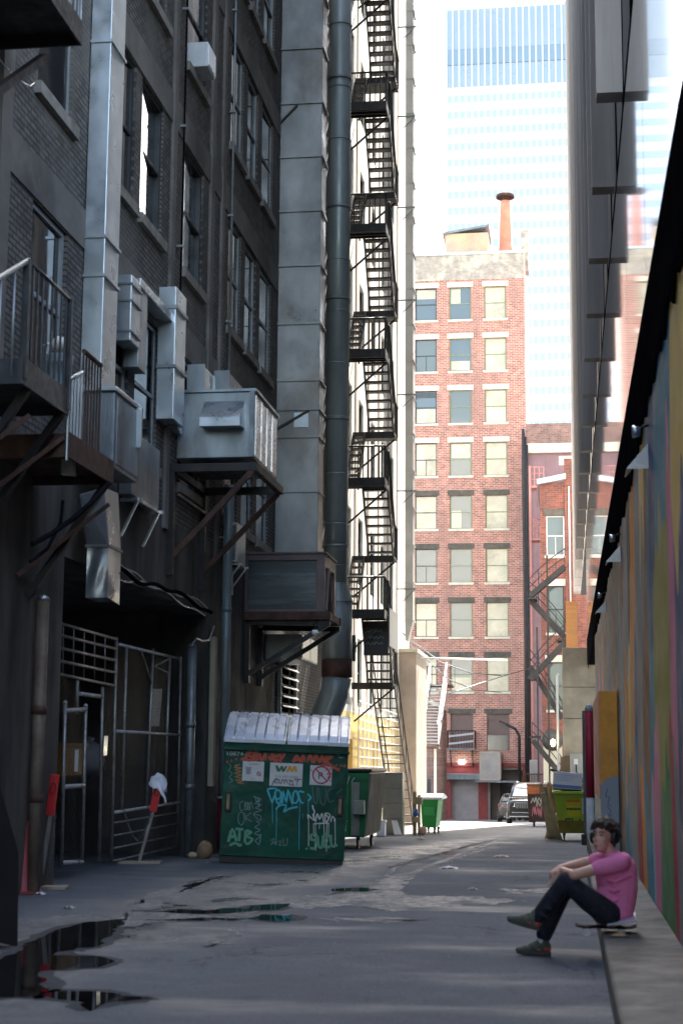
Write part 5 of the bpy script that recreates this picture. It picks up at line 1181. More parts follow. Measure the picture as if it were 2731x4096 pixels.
mb=MB(); mb.lathe((-5.95,28.4,0),[(.2,0),(.21,.3),(.2,.32),(.21,.6),(.2,.62),(.2,.88),(.001,.88)],20); B('barrel_body',mb,flat('dark maroon',(.12,.012,.03),.5),t)
mb=MB(); mb.lathe((-5.95,28.4,.88),[(.215,0),(.215,.03),(.001,.05)],20); B('barrel_lid',mb,flat('pale lid',(.35,.33,.33),.5),t)
LIT=[(92,2055,'shiny foil scrap on the ground by the left sign base',(.7,.7,.72)),(160,2087,'small crumpled paper on the ground beyond the long puddle',(.4,.38,.34)),(1030,1995,'white scrap of paper flat on the far asphalt',(.8,.8,.82)),(1085,2044,'grey torn wrapper on the asphalt left of the seated person',(.5,.5,.5)),(965,1928,'dark flattened sheet on the asphalt before the sunlit strip',(.08,.08,.08)),(1150,1968,'tan flattened card on the far asphalt',(.4,.35,.28))]
for x,y,l,c in LIT:
    q=onG(x,y); mb=MB(); s=.05 if y>2000 else .12
    mb.grid(lambda u,v:(q.x+(u-.5)*s*2.2+.01*math.sin(v*9),q.y+(v-.5)*s*2.4,gz(q.y)+.006+.03*abs(math.sin(u*7+v*5))*math.sin(math.pi*u)),7,6,smooth=False); tag(B('litter',mb,flat('litter',c,.6)),l,'litter')
peb=MB(); rr=random.Random(3)
for i in range(300):
    y=rr.uniform(10,30); x=rr.uniform(-5,.1); s=rr.uniform(.002,.007)
    peb.add([(x-s,y-s,gz(y)),(x+s,y-s,gz(y)),(x+s,y+s,gz(y)),(x-s,y+s,gz(y)),(x,y,gz(y)+s*1.3)],[(0,1,4),(1,2,4),(2,3,4),(3,0,4)])
B('grit',peb,flat('pale grit',(.26,.26,.27),.8),kind='stuff')
# ================================================================== BLACK FIRE ESCAPE
fe=T('fire_escape','tall black zigzag fire escape on the sunlit pale wall','fire escape',(-5.6,46.5,-.5))
xo,xm,xi=-5.02,-5.78,-6.27
YA,YB=45.75,47.35
blk=M['steel_blk']
def flight(x0,x1,ya,za,yb,zb,n):
    mb=MB()
    for i in range(n):
        f=(i+.5)/n; y=ya+(yb-ya)*f; z=za+(zb-za)*f
        mb.box(x0+.01,x1-.01,y-.13,y+.13,z-.03,z+.02); 
    mb.bar((x0+.015,ya,za-.05),(x0+.015,yb,zb-.05),.04,.22); mb.bar((x1-.015,ya,za-.05),(x1-.015,yb,zb-.05),.04,.22); B('stair_flight',mb,blk,fe)
for k in range(0,7):
    z=5.72+3.79*k; zf=z-1.9
    mb=MB(); mb.box(xi,xo-.03,44.9,YA,z-.05,z); mb.box(xi,xo,44.87,44.9,z-.17,z+.08); mb.box(xo-.03,xo,44.9,YA,z-.17,z+.08)
    for i in range(3): mb.bar((xi,45.1+.25*i,z-.09),(xo-.03,45.1+.25*i,z-.09),.04,.06)
    B('landing',mb,blk,fe)
    mb=MB(); mb.box(xi,xo,YB,YB+1.0,zf-.06,zf); mb.box(xi,xo,YB-.03,YB,zf-.17,zf+.03); B('far_landing',mb,blk,fe)
    mb=MB(); mb.bar((xo-.05,45.5,z-.2),(xi,45.5,z-1.25),.05); B('bracket',mb,blk,fe)
    mb=MB(); mb.bar((xo-.05,YB+.6,zf-.1),(xi,YB+.6,zf-1.1),.05); B('bracket',mb,blk,fe)
    flight(xm,xo,YA,z,YB,zf,8)
    if k>0: flight(xi,xm-.12,YB,zf,YA,z-3.79,8)
    mb=MB(); rail_side(mb,(xi,44.89,z),(xo-.02,44.89,z),1.0,8,.016,.03); rail_side(mb,(xo-.02,44.89,z),(xo-.02,YA,z),1.0,6,.016,.03)
    mb.tube([(xo-.02,44.89,z+.5),(xo-.02,YA,z+.5)],.012,6); B('landing_rail',mb,blk,fe)
    mb=MB(); mb.tube([(xo+.01,YA-.1,z+1.0),(xo+.01,YB,zf+.95),(xo+.01,YB+.9,zf+.95)],.034,8)
    for i in range(6):
        f=i/5; p=Vector((xo+.01,YA+(YB-YA)*f,z+(zf-z)*f)); mb.tube([p,p+Vector((0,0,.97))],.016,6,cap=False)
    for i in range(4):
        p=Vector((xo+.01,YB+.2+.22*i,zf)); mb.tube([p,p+Vector((0,0,.95))],.016,6,cap=False)
    B('stair_rail',mb,blk,fe)
z=5.72-1.9
mb=MB(); mb.box(xm+.02,xo-.02,YA+.35,YA+.38,z+.75,z+1.75); B('solid_riser_panel',mb,flat('black sheet',(.015,.016,.018),.45),fe); mb=MB(); mb.box(xi,xm-.15,YA-.2,YA-.17,z+.55,z+1.3); B('solid_riser_panel',mb,flat('black sheet',(.015,.016,.018),.45),fe)
mb=MB(); strokes(mb,[scribble(xm+.08,z+1.05+.18*i,.5,.10,8,10+i) for i in range(3)],.022,lambda u,v,l:Vector((u,YA+.35-l,v))); strokes(mb,[[(xi+.06,z+1.1),(xi+.14,z+.85),(xi+.06,z+.8)],[(xi+.2,z+1.1),(xi+.22,z+.8),(xi+.3,z+1.1)],[(xi+.36,z+1.1),(xi+.36,z+.8)]],.022,lambda u,v,l:Vector((u,YA-.2-l,v))); B('pale_tag',mb,paint((.16,.22,.24)),fe)
mb=MB(); mb.box(xo+.03,xo+.06,YA-.1,YB+.7,z+1.0,z+2.1); B('grey_side_panel',mb,flat('grey panel',(.16,.16,.17),.5),fe)
# drop stair to the ground
pb=Vector((xo-.05,54.0,gz(54)+.05)); pt=Vector((xo-.05,YB+.4,z))
for X in (xo-.02,xo-.7):
    mb=MB(); mb.bar((X,pt.y,pt.z),(X,pb.y,pb.z),.04,.15); B('stringer',mb,blk,fe)
    mb=MB(); mb.tube([(X,pt.y,pt.z+.9),(X,pb.y,pb.z+.9)],.022,8); 
    for i in range(8):
        f=i/7; p=Vector((X,pt.y+(pb.y-pt.y)*f,pt.z+(pb.z-pt.z)*f)); mb.tube([p,p+Vector((0,0,.9))],.012,6,cap=False)
    B('stair_rail',mb,blk,fe)
mb=MB()
for i in range(16):
    f=(i+.5)/16; mb.box(xo-.68,xo-.04,pt.y+(pb.y-pt.y)*f-.1,pt.y+(pb.y-pt.y)*f+.1,pt.z+(pb.z-pt.z)*f,pt.z+(pb.z-pt.z)*f+.03)
B('stair_treads',mb,blk,fe)
# white grid in front of the yellow base
t=T('window_guard','white barred window guard on the yellow glazed brick base','guard',(-6.2,50,0))
whm=flat('white bar',(.78,.78,.76),.4)
for i in range(13):
    mb=MB(); mb.bar((-6.18,48.4,.0+.28*i),(-6.18,60.5,.0+.28*i-.1),.035); B('cross_bar',mb,whm,t)
for i in range(12):
    mb=MB(); mb.bar((-6.2,48.5+1.08*i,-.5),(-6.2,48.5+1.08*i,3.3),.045); B('upright',mb,whm,t)
# pale duct at the far end
x0=onY(930,900,60.5).x; x1=onY(948,900,60.5).x
wd2=mat('pale sheet duct',(.44,.43,.40),.5,.15,.15,1,(.3,.27,.22),.4)
zb=onY(940,1425,60.5).z
fd=rduct('wall_duct','tall pale duct on straps at the far end of the left row',x0,x1,60.5,61.3,zb,36,[zb+1.45*i for i in range(21)],wd2,lip=.04)
mb=MB(); mb.hull([(x0+.03,60.5,zb-.75),(x0+.12,60.5,zb-.75),(x0+.12,61.2,zb-.75),(x0+.03,61.2,zb-.75)],[(x0,60.5,zb),(x1,60.5,zb),(x1,61.3,zb),(x0,61.3,zb)]); B('tapered_end',mb,wd2,fd)
for i in range(7):
    mb=MB(); z=zb+1.2+3.79*i; mb.bar((-6.3,60.45,z),(x1+.15,60.45,z),.05); mb.bar((x1+.1,60.45,z),(x0-.1,60.45,z-.5),.03); B('strap',mb,M['steel_grey'],fd)
# ================================================================== FAR LEFT STAIR
Yb_,Yt=76,81.5
st_=T('steel_stair','straight white railed steel stair beyond the tan bay','stair',(-6.9,79,-1))
xl0,xr0=onY(966,1700,Yb_).x,onY(1006,1700,Yb_).x; zb=onY(985,1712,Yb_).z; ztp=onY(1000,1572,Yt).z
def lerp(a,b,f): return a+(b-a)*f
mb=MB()
for i in range(20):
    f=(i+.5)/20; y=lerp(Yb_,Yt,f); z=lerp(zb,ztp,f); mb.box(xl0+.05,xr0-.05,y-.13,y+.13,z,z+.05)
B('stair_treads',mb,M['steel_grey'],st_)
for X in (xl0,xr0):
    mb=MB(); mb.bar((X,Yb_,zb-.05),(X,Yt,ztp-.05),.05,.22); B('stringer',mb,M['steel_blk'],st_)
    mb=MB(); mb.bar((X,Yb_-.1,zb+1.0),(X,Yt,ztp+1.1),.07,.05); 
    for i in range(9):
        f=i/8; mb.tube([(X,lerp(Yb_,Yt,f),lerp(zb,ztp,f)),(X,lerp(Yb_,Yt,f),lerp(zb,ztp,f)+1.0)],.018,6,cap=False)
    B('handrail',mb,flat('pale pink rail',(.70,.62,.60),.5),st_)
mb=MB(); mb.box(xl0-.3,xr0+.3,Yt,Yt+1.6,ztp-.1,ztp); mb.box(xl0-.25,xr0+.1,Yb_-1.2,Yb_,zb-.16,zb-.05); B('landing',mb,M['steel_rust'],st_)
mb=MB(); rail_side(mb,(xl0-.3,Yt+.1,ztp),(xl0-.3,Yt+1.6,ztp),1.0,6); rail_side(mb,(xl0-.3,Yt+1.6,ztp),(xr0+.3,Yt+1.6,ztp),1.0,6); B('landing_rail',mb,M['steel_blk'],st_)
for X in (xl0-.1,xr0-.1):
    mb=MB(); mb.bar((X,Yb_-.6,zb-.15),(X,Yb_-.6,gz(Yb_)),.10); B('post',mb,M['stone_lt'],st_)
# low left annex behind the stair
an=T('brick_annex','low brick annex behind the white railed stair','building',(-9,86,-1.5))
mb=MB(); mb.box(-14,-7.3,84,100,-3,4.6); B('wall',mb,M['brick_dirty'],an)
mb=MB(); mb.box(-14.1,-7.2,83.9,100.1,4.6,4.8); B('coping',mb,M['stone_lt'],an)
mb=MB(); mb.box(-7.35,-7.28,86,88,-2,.6); B('door',mb,flat('dark door',(.03,.04,.04),.5),an)
# ================================================================== RED BLOCK GROUND FLOOR FURNITURE
t=T('balcony','black steel balcony with slanting planks below the boarded window','balcony',(-7.0,YR-.6,2.0))
xa,xb=onY(1029,1690,YR).x,onY(1092,1690,YR).x; zd=onY(1060,1718,YR-.8).z
mb=MB(); mb.box(xa,xb,YR-1.1,YR-.06,zd-.12,zd); B('deck',mb,M['steel_grey'],t)
mb=MB(); rail_side(mb,(xa,YR-1.08,zd),(xb,YR-1.08,zd),1.15,10,.02,.035); rail_side(mb,(xb,YR-1.08,zd),(xb,YR-.1,zd),1.15,4,.02,.03); rail_side(mb,(xa,YR-1.08,zd),(xa,YR-.1,zd),1.15,4,.02,.03); B('railing',mb,M['steel_blk'],t)
for dz in (.35,.85):
    mb=MB(); mb.bar((xa+.1,YR-1.14,zd+dz-.08),(xb-.1,YR-1.14,zd+dz+.12),.05,.13,up=(0,0,1)); B('plank',mb,flat('pale plank',(.45,.42,.42),.7),t)
mb=MB(); mb.bar((xa+.2,YR-.9,zd-.1),(xa+.2,YR-.1,zd-1.2),.06); mb.bar((xb-.2,YR-.9,zd-.1),(xb-.2,YR-.1,zd-1.2),.06); B('bracket',mb,M['steel_blk'],t)
t=T('condenser','beige boxed condenser on a shelf above the loading bay of the red block','air conditioner',(-4.6,YR-.5,1.4))
xa,xb=onY(1102,1750,YR).x,onY(1154,1750,YR).x; za,zb=onY(1120,1792,YR-.8).z,onY(1120,1726,YR-.8).z
mb=MB(); mb.box(xa+.08,xb-.08,YR-.97,YR-.1,za+.08,zb-.08); B('coil_panel',mb,mat('beige panel',(.36,.33,.29),.6,0,.15,1.5),t)
mb=MB(); mb.box(xa,xa+.14,YR-1,YR-.1,za,zb); mb.box(xb-.30,xb-.14,YR-1,YR-.1,za,zb); mb.box(xa+.14,xb-.3,YR-.995,YR-.1,za,za+.12); mb.box(xa+.14,xb-.3,YR-.995,YR-.1,zb-.12,zb-.002); B('frame',mb,mat('tan frame',(.42,.35,.29),.6,0,.1,2),t)
mb=MB(); mb.box(xa-.3,xb+1.0,YR-1.1,YR-.06,za-.14,za-.01); B('shelf',mb,M['steel_grey'],t)
for x in (-7.9,-3.2):
    pass
t=T('wall_lamp','lit bulkhead lamp between the balcony and the red ground storey','lamp',onY(1060,1750,YR-.4))
q=onY(1060,1750,YR-.45); mb=MB(); mb.lathe(q,[(.002,.16),(.2,.14),(.26,0),(.2,-.12),(.002,-.15)],16); B('lamp_bowl',mb,flat('lit lamp',(1,.97,.92),.4,0,2),t)
mb=MB(); mb.bar(q+Vector((0,.02,.1)),q+Vector((0,.45,.2)),.06); B('lamp_arm',mb,M['steel_blk'],t)
t=T('lamp_pole','black bent neck lamp pole at the corner of the red block','lamp pole',(onY(1190,1860,YR-2).x,YR-2,gz(108)))
x=onY(1192,1760,YR-2).x; zt=onY(1190,1690,YR-2).z
mb=MB(); mb.tube([(x,YR-2,gz(108)),(x,YR-2,zt),(x-.25,YR-2,zt+.45),(x-.85,YR-2,zt+.75)],.10,10); B('pole',mb,M['steel_blk'],t)
mb=MB(); mb.bar((x-.7,YR-2,zt+.70),(x-1.3,YR-2,zt+.98),.22,.1); B('lamp_head',mb,M['steel_blk'],t)
# wires across the alley
for (pts,r,l,m) in (([(940,1511,62),(1050,1513,66),(1163,1516,74)],.045,'white tube stretched across the alley in front of the red block',whm),([(925,1455,60),(1010,1520,75),(1080,1545,90),(1150,1552,104)],.03,'grey wire sagging right across the face of the red block',M['steel_grey']),([(1010,1600,80),(1100,1570,88),(1170,1548,95),(1215,1535,100)],.03,'grey wire rising right towards the iron stair',M['steel_grey']),([(940,1480,62),(1030,1560,80),(1090,1585,100),(1150,1590,108)],.025,'thin wire drooping lowest across the red block',M['steel_grey'])):
    mb=MB(); mb.tube([onY(a,b,c) for a,b,c in pts],r,6); tag(B('overhead_wire',mb,m),l,'wire')
# ================================================================== RIGHT SIDE BRICK BUILDINGS
YD=106.0
t=T('brick_building','set back weathered brick building with pale band and mauve metal cladding','building',(0,YD+3,gz(106)))
zA=onY(1260,972,YD).z; zB=onY(1260,1019,YD).z; zC=onY(1260,1040,YD).z
x0=onY(1206,1000,YD).x
mb=MB(); mb.box(x0,6,YD,YD+10,zB,zA); B('wall',mb,M['brick_dirty'],t)
mb=MB(); mb.box(x0-.02,6.02,YD-.2,YD+9.9,zC,zB-.002); B('band_course',mb,M['stone_lt'],t)
cl=mat('mauve metal cladding',(.22,.13,.14),.6,.1,.1,1.5)
mb=MB(); mb.box(x0+.1,6,YD+.1,YD+9.8,-3,zC-.002)
for i in range(24): mb.box(x0+.12+.3*i,x0+.16+.3*i,YD+.07,YD+.098,-3,zC-.01)
B('cladding',mb,cl,t)
pk=mat('salmon railing',(.48,.20,.16),.6,0,.1,3)
t=T('fire_escape','salmon painted balconies and post in the gap right of the red block','fire escape',(onY(1222,1400,103).x,103,-2))
xa,xb=onY(1217,1200,103).x,onY(1243,1200,103).x
mb=MB(); mb.bar((xa,103,-2.2),(xa,103,onY(1217,1070,103).z),.14); B('post',mb,pk,t)
for (yt,yb,xr) in ((1073,1115,1248),(1193,1236,1241),(1318,1352,1241)):
    z0=onY(1225,yb,103).z; z1=onY(1225,yt,103).z; xx=onY(xr,yb,103).x
    mb=MB(); mb.box(xa,xx,103,104.2,z0-.14,z0); B('deck',mb,pk,t)
    mb=MB(); 
    for f in (.33,.66,1): mb.tube([(xa,103,lerp(z0,z1,f)),(xx,103,lerp(z0,z1,f)),(xx,104.2,lerp(z0,z1,f))],.04,6)
    for i in range(4): mb.tube([(lerp(xa,xx,i/3),103,z0),(lerp(xa,xx,i/3),103,z1)],.035,6,cap=False)
    B('railing',mb,pk,t)
# dark cable bundle beside the red block
for i,(dx,l) in enumerate(((1204,'thick black pipe running down the corner of the red block'),(1209,'thin black pipe just right of the corner pipe'),(1213,'black cable run nearest the salmon balconies'))):
    x=onY(dx,1300,105.5).x; mb=MB(); zt=onY(dx,985+i*18,105.5).z
    mb.tube([(x,105.5,-2.4),(x+.02,105.5,10),(x-.02,105.5,20),(x,105.5,zt)],[.11,.07,.05][i],8); tag(B('drain_pipe',mb,M['steel_blk']),l,'pipe')
# nearer deep red house
YE=95.0
hx0,hx1=onY(1240,1300,YE).x,2.5
zt=onY(1262,1104,YE).z; zt2=onY(1310,1054,YE).z
h=T('brick_house','deep red brick house with sloped metal roof edge and white casement','building',(.5,YE+4,gz(95)))
W1=[(onY(1253,1200,YE).x,onY(1295,1200,YE).x,onY(1270,1276,YE).z,onY(1270,1185,YE).z),(onY(1256,1400,YE).x,onY(1295,1400,YE).x,onY(1270,1453,YE).z,onY(1270,1346,YE).z),(onY(1257,1560,YE).x,onY(1295,1560,YE).x,onY(1270,1630,YE).z,onY(1270,1521,YE).z)]
xm_=onY(1296,1200,YE).x
mb=MB(); wall_holes(mb,'y',YE,hx0,hx1,-3,zt-.1,W1,.25,1); mb.box(hx0,hx0+.25,YE+.002,YE+9,-3,zt-.1); B('wall',mb,M['brick_red_dk'],h)
mb=MB(); mb.box(xm_,hx1,YE-.12,YE-.003,-3,zt2); B('pier',mb,M['brick_red_dk'],h)
mb=MB(); mb.hull([(hx0-.15,YE-.35,zt-.25),(xm_+.1,YE-.35,zt+.05),(xm_+.1,YE+8,zt+.05),(hx0-.15,YE+8,zt-.25)],[(hx0-.15,YE-.35,zt+.05),(xm_+.1,YE-.35,zt+.38),(xm_+.1,YE+8,zt+.38),(hx0-.15,YE+8,zt+.05)]); B('roof',mb,mat('pale roof metal',(.52,.54,.58),.4,.3,.1,2),h)
mb=MB(); mb.box(xm_-.3,hx1,YE-.2,YE+2,zt2,zt2+.15); B('coping',mb,M['stone_lt'],h)
for i,(a,b,e,f) in enumerate(W1):
    window(h,'y',YE,(a+b)/2,e,b-a-.02,f-e,'std' if i else 'mull',flat('white casement',(.78,.77,.72),.5) if i==0 else M['frame_dk'],M['glass_grey'],M['stone_lt'],depth=.12,inward=1,label='white casement window' if i==0 else None)
    mb=MB(); mb.box(a-.15,b+.15,YE-.05,YE+.1,f+.01,f+.42); B('lintel',mb,M['stone_lt'] if i else M['stone_dk'],h)
mb=MB(); x=onY(1308,1300,YE-.2).x; mb.tube([(x,YE-.2,onY(1308,1118,YE).z),(x,YE-.2,onY(1308,1385,YE).z)],.05,8); B('white_pipe',mb,whm,h)
q=onY(1282,1700,YE); mb=MB(); mb.lathe((q.x-.35,YE-.14,q.z),[(.001,.1),(.55,.08),(.62,0),(.001,-.02)],20,axis='y'); B('arched_fanlight',mb,M['stone_dk'],h)
mb=MB(); mb.box(q.x-.9,q.x+.2,YE-.1,YE-.002,-2,q.z-.1); B('door',mb,flat('cream door',(.55,.50,.36),.6),h)
# iron zigzag stair in front of it
YI=92.5
t=T('fire_escape','dark iron zigzag stair in front of the deep red brick house','fire escape',(onY(1255,1700,YI).x,YI,gz(92)))
def run(p,q,Y,w=.8):
    a=onY(*p,Y); b=onY(*q,Y)
    mb=MB(); mb.bar(a,b,.06,.30,up=(0,0,1)); mb.bar(a+Vector((0,w,0)),b+Vector((0,w,0)),.06,.30); B('stringer',mb,blk,t)
    mb=MB()
    for k in (.5,1.0):
        pts=[a.lerp(b,i/8)+Vector((0,-.03,k+.12*math.sin(math.pi*i/8))) for i in range(9)]; mb.tube(pts,.03,6)
    for i in range(5):
        p0=a.lerp(b,i/4); mb.tube([p0,p0+Vector((0,-.03,1.05))],.02,6,cap=False)
    B('handrail',mb,blk,t)
    mb=MB()
    for i in range(10):
        p0=a.lerp(b,(i+.5)/10); mb.box(p0.x-.13,p0.x+.13,p0.y+.03,p0.y+w-.03,p0.z,p0.z+.04)
    B('stair_treads',mb,blk,t)
run((1296,1300),(1216,1368),YI); run((1216,1376),(1296,1462),YI+.9); run((1296,1475),(1216,1560),YI); run((1216,1530),(1290,1650),YI+.9); run((1222,1700),(1300,1795),YI)
for (y,xa,xb) in ((1372,1212,1232),(1468,1278,1298),(1556,1212,1236),(1690,1214,1240)):
    a=onY(xa,y,YI); b=onY(xb,y,YI); mb=MB(); mb.box(a.x,b.x,YI,YI+1.8,a.z-.1,a.z); B('landing',mb,blk,t)
for (x,y0) in ((1255,1275),(1232,1440)):
    a=onY(x,y0,YI-.05); mb=MB(); mb.bar((a.x,YI-.05,gz(92)),(a.x,YI-.05,a.z),.10); B('post',mb,blk,t)
# meter boxes and railing behind the cars
t=T('metal_locker','pale ribbed metal locker behind a low railing at the alley end','locker',(onY(1228,1760,100).x,100,-2))
xa,xb=onY(1216,1760,100).x,onY(1234,1760,100).x; mb=MB(); mb.box(xa,xb,100,100.8,onY(1225,1800,100).z,onY(1225,1745,100).z); B('locker_body',mb,mat('pale locker',(.50,.48,.48),.5,.1,.1,3),t)
mb=MB(); z0=onY(1225,1800,99.8).z
for i in range(9): mb.box(lerp(xa,xb,i/8)-.02,lerp(xa,xb,i/8)+.02,99.95,99.998,z0+.1,z0+1.4)
B('locker_ribs',mb,flat('locker rib',(.4,.39,.39),.5),t)
t=T('low_railing','low dark railing along the alley end behind the parked cars','railing',(-2,99,gz(99)))
mb=MB(); a=onY(1205,1830,99); b=onY(1262,1830,99); rail_side(mb,(a.x,99,gz(99)),(b.x,99,gz(99)),onY(1230,1778,99).z-gz(99),16,.02,.035); B('rails',mb,M['steel_rust'],t)
mb=MB(); mb.bar((a.x,99,gz(99)),(a.x,99,onY(1230,1775,99).z),.1); B('post',mb,M['steel_rust'],t)
# ================================================================== RIGHT SIDE NEAR PIECES
Yc=60.0
xa=onY(1291,1600,Yc).x; zt=onY(1300,1487,Yc).z; zm=onY(1300,1738,Yc).z
t=T('concrete_block','tall board marked concrete stair block on a brown base','concrete block',(xa+.6,Yc+2,gz(60)))
mb=MB(); mb.box(xa,1.4,Yc,Yc+8,zm,zt)
B('block',mb,M['concrete_w'],t,bevel=.03)
for y in (1578,1650):
    z=onY(1300,y,Yc).z; mb=MB(); mb.box(xa+.02,1.38,Yc-.006,Yc+.0,z-.015,z+.015); B('joint',mb,M['stone_dk'],t)
mb=MB(); mb.box(xa-.12,1.42,Yc-.05,Yc+8,-1.5,zm-.003); B('base',mb,mat('brown painted base',(.17,.125,.08),.8,0,.2,1.5),t)
t=T('meter_cabinet','grey electric meter cabinet with a looping black cable','meter cabinet',(xa+.5,Yc-.3,gz(60)+1))
ma,mb_=onY(1308,1760,Yc-.1).x,onY(1345,1760,Yc-.1).x; z0,z1=onY(1320,1800,Yc).z,onY(1320,1731,Yc).z
mb=MB(); mb.box(ma,mb_,Yc-.35,Yc-.055,z0,z1); B('cabinet_body',mb,mat('grey cabinet',(.36,.34,.31),.5,.1,.1,3),t,bevel=.015)
q=onY(1322,1748,Yc-.36); mb=MB(); mb.box(q.x-.09,q.x+.06,q.y-.06,q.y+.004,q.z-.12,q.z+.08); B('meter',mb,flat('white meter',(.72,.70,.64),.4),t,bevel=.01)
mb=MB(); mb.tube([q+Vector(v) for v in ((0,-.03,-.12),(.0,-.04,-.35),(.10,-.05,-.55),(.25,-.04,-.65),(.4,.0,-.66))],.02,6); B('meter_cable',mb,M['fascia'],t)
x=onY(1279,1600,Yc-.4).x
t=T('conduit','white conduit with a small lit lamp beside the concrete block','conduit',(x,Yc-.2,0))
mb=MB(); mb.tube([(x,Yc-.2,onY(1279,1790,Yc).z),(x,Yc-.2,onY(1279,1552,Yc).z),(x+.06,Yc-.2,onY(1279,1548,Yc).z)],.04,8); B('conduit_run',mb,whm,t)
q=onY(1269,1706,Yc-.3); mb=MB(); mb.lathe(q,[(.002,.14),(.07,.1),(.09,0),(.05,-.12),(.002,-.14)],12); B('lamp_bowl',mb,flat('warm lamp',(1,.72,.32),.4,0,5),t)
Yp=72.0
xa,xb=onY(1299,1440,Yp).x,onY(1325,1440,Yp).x
mb=MB(); z0,z1=onY(1310,1486,Yp).z,onY(1310,1381,Yp).z
for i in range(12):
    x=lerp(xa,xb,i/12); mb.box(x,x+(xb-xa)/12*.62,Yp-.05,Yp,z0-1.5,z1); mb.box(x+(xb-xa)/12*.62,x+(xb-xa)/12,Yp-.02,Yp+.02,z0-1.5,z1-.01)
t=tag(B('plywood_hoarding',mb,mat('orange plywood',(.52,.25,.09),.7,0,.2,1.2,(.36,.15,.05),.5,stretch=(.3,.3,3))),'orange ribbed plywood hoarding above the concrete block','hoarding')
# kerb ledge, painted columns
led=T('concrete_ledge','low raw concrete ledge along the foot of the mural wall','ledge',(.55,14,0))
mb=MB(); pr=[(.27,-.1),(.27,.19),(.29,.205),(XR-.002,.215),(XR-.002,-.1)]
mb.prism([(x,z) for x,z in pr],4,24,'y'); B('ledge_slab',mb,mat('raw concrete',(.15,.145,.135),.85,0,.35,2.4,(.045,.045,.045),.75,.5),led,bevel=.012)
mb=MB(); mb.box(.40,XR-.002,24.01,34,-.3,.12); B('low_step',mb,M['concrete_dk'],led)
lk=flat('grey blue paint',(.34,.37,.42),.5)
Yn,Yf=27.0,32.5
bx_=onY(1377,1800,Yn).x; zt=onY(1395,1587,Yn).z
t=T('painted_buttress','square buttress painted orange over grey with a dark red side','buttress',(.7,29.5,0))
zs=onY(1395,1800,Yn).z; zr=onY(1368,1826,30).z
mb=MB(); mb.box(bx_+.006,XR-.003,Yn+.006,Yf,-.6,zt-.003); B('core',mb,lk,t)
om=mat('orange paint',(.92,.40,.05),.55,0,.1,3,(.4,.14,.03),.4,.1); rm=mat('crimson paint',(.40,.015,.045),.5,0,.15,2)
mb=MB(); n=10
mb.prism([(bx_+.003,zt)]+[(XR-.004,zt)]+[(XR-.004,zs+.13)]+[(lerp(XR-.004,bx_+.003,i/n),zs+.13-.13*(i/n)**2) for i in range(1,n)]+[(bx_+.003,zs-.01)],Yn,Yn+.005,'y'); B('orange_paint',mb,om,t)
mb=MB(); mb.box(bx_,bx_+.005,Yn+.001,Yf,zr,zt-.001); B('red_paint',mb,rm,t)
mb=MB(); strokes(mb,[smooth_line(l) for l in [[(bx_+.12,zs-.08),(bx_+.09,zs-.2),(bx_+.15,zs-.22),(bx_+.12,zs-.32),(bx_+.17,zs-.36)],[(bx_+.11,zs-.36),(bx_+.16,zs-.45),(bx_+.10,zs-.55),(bx_+.18,zs-.5)],[(bx_+.05,zs-.58),(bx_+.15,zs-.62),(bx_+.10,zs-.75)]]],.012,lambda u,v,l:Vector((u,Yn+.004-l,v))); B('purple_tag',mb,paint((.10,.07,.22)),t)
yP=34.0; xq=onY(1354,1800,yP).x; zt=onY(1354,1622,yP).z; zsp=onY(1354,1832,yP).z; r=(onY(1364,1800,yP).x-onY(1345,1800,yP).x)/2
t=T('painted_post','round topped post painted crimson over white by the buttress','post',(xq,yP,0))
mb=MB(); mb.tube([(xq,yP,-.5),(xq,yP,zsp)],r,18); B('white_shaft',mb,mat('chipped white',(.62,.63,.64),.6,0,.15,4),t)
mb=MB(); mb.tube([(xq,yP,zsp+.002),(xq,yP,zt-.1)],r+.003,18); B('crimson_shaft',mb,rm,t)
mb=MB(); mb.lathe((xq,yP,zt-.1),[(r+.004,0),(r*.95,.08),(r*.6,.13),(.002,.15)],18); B('grey_cap',mb,flat('grey cap',(.42,.43,.45),.5),t)
yP=38.0; xq=onY(1342,1800,yP).x; zt=onY(1342,1632,yP).z
t=T('steel_post','slim square dark steel post between the lime dumpster and crimson post','post',(xq,yP,gz(38)))
mb=MB(); mb.bar((xq,yP,gz(yP)),(xq,yP,zt),.08); B('shaft',mb,mat('slate steel',(.10,.12,.13),.5,.2,.2,4),t)
mb=MB(); mb.box(xq-.1,xq+.1,yP-.1,yP+.1,gz(yP),gz(yP)+.25); B('foot',mb,M['concrete_dk'],t,bevel=.02)
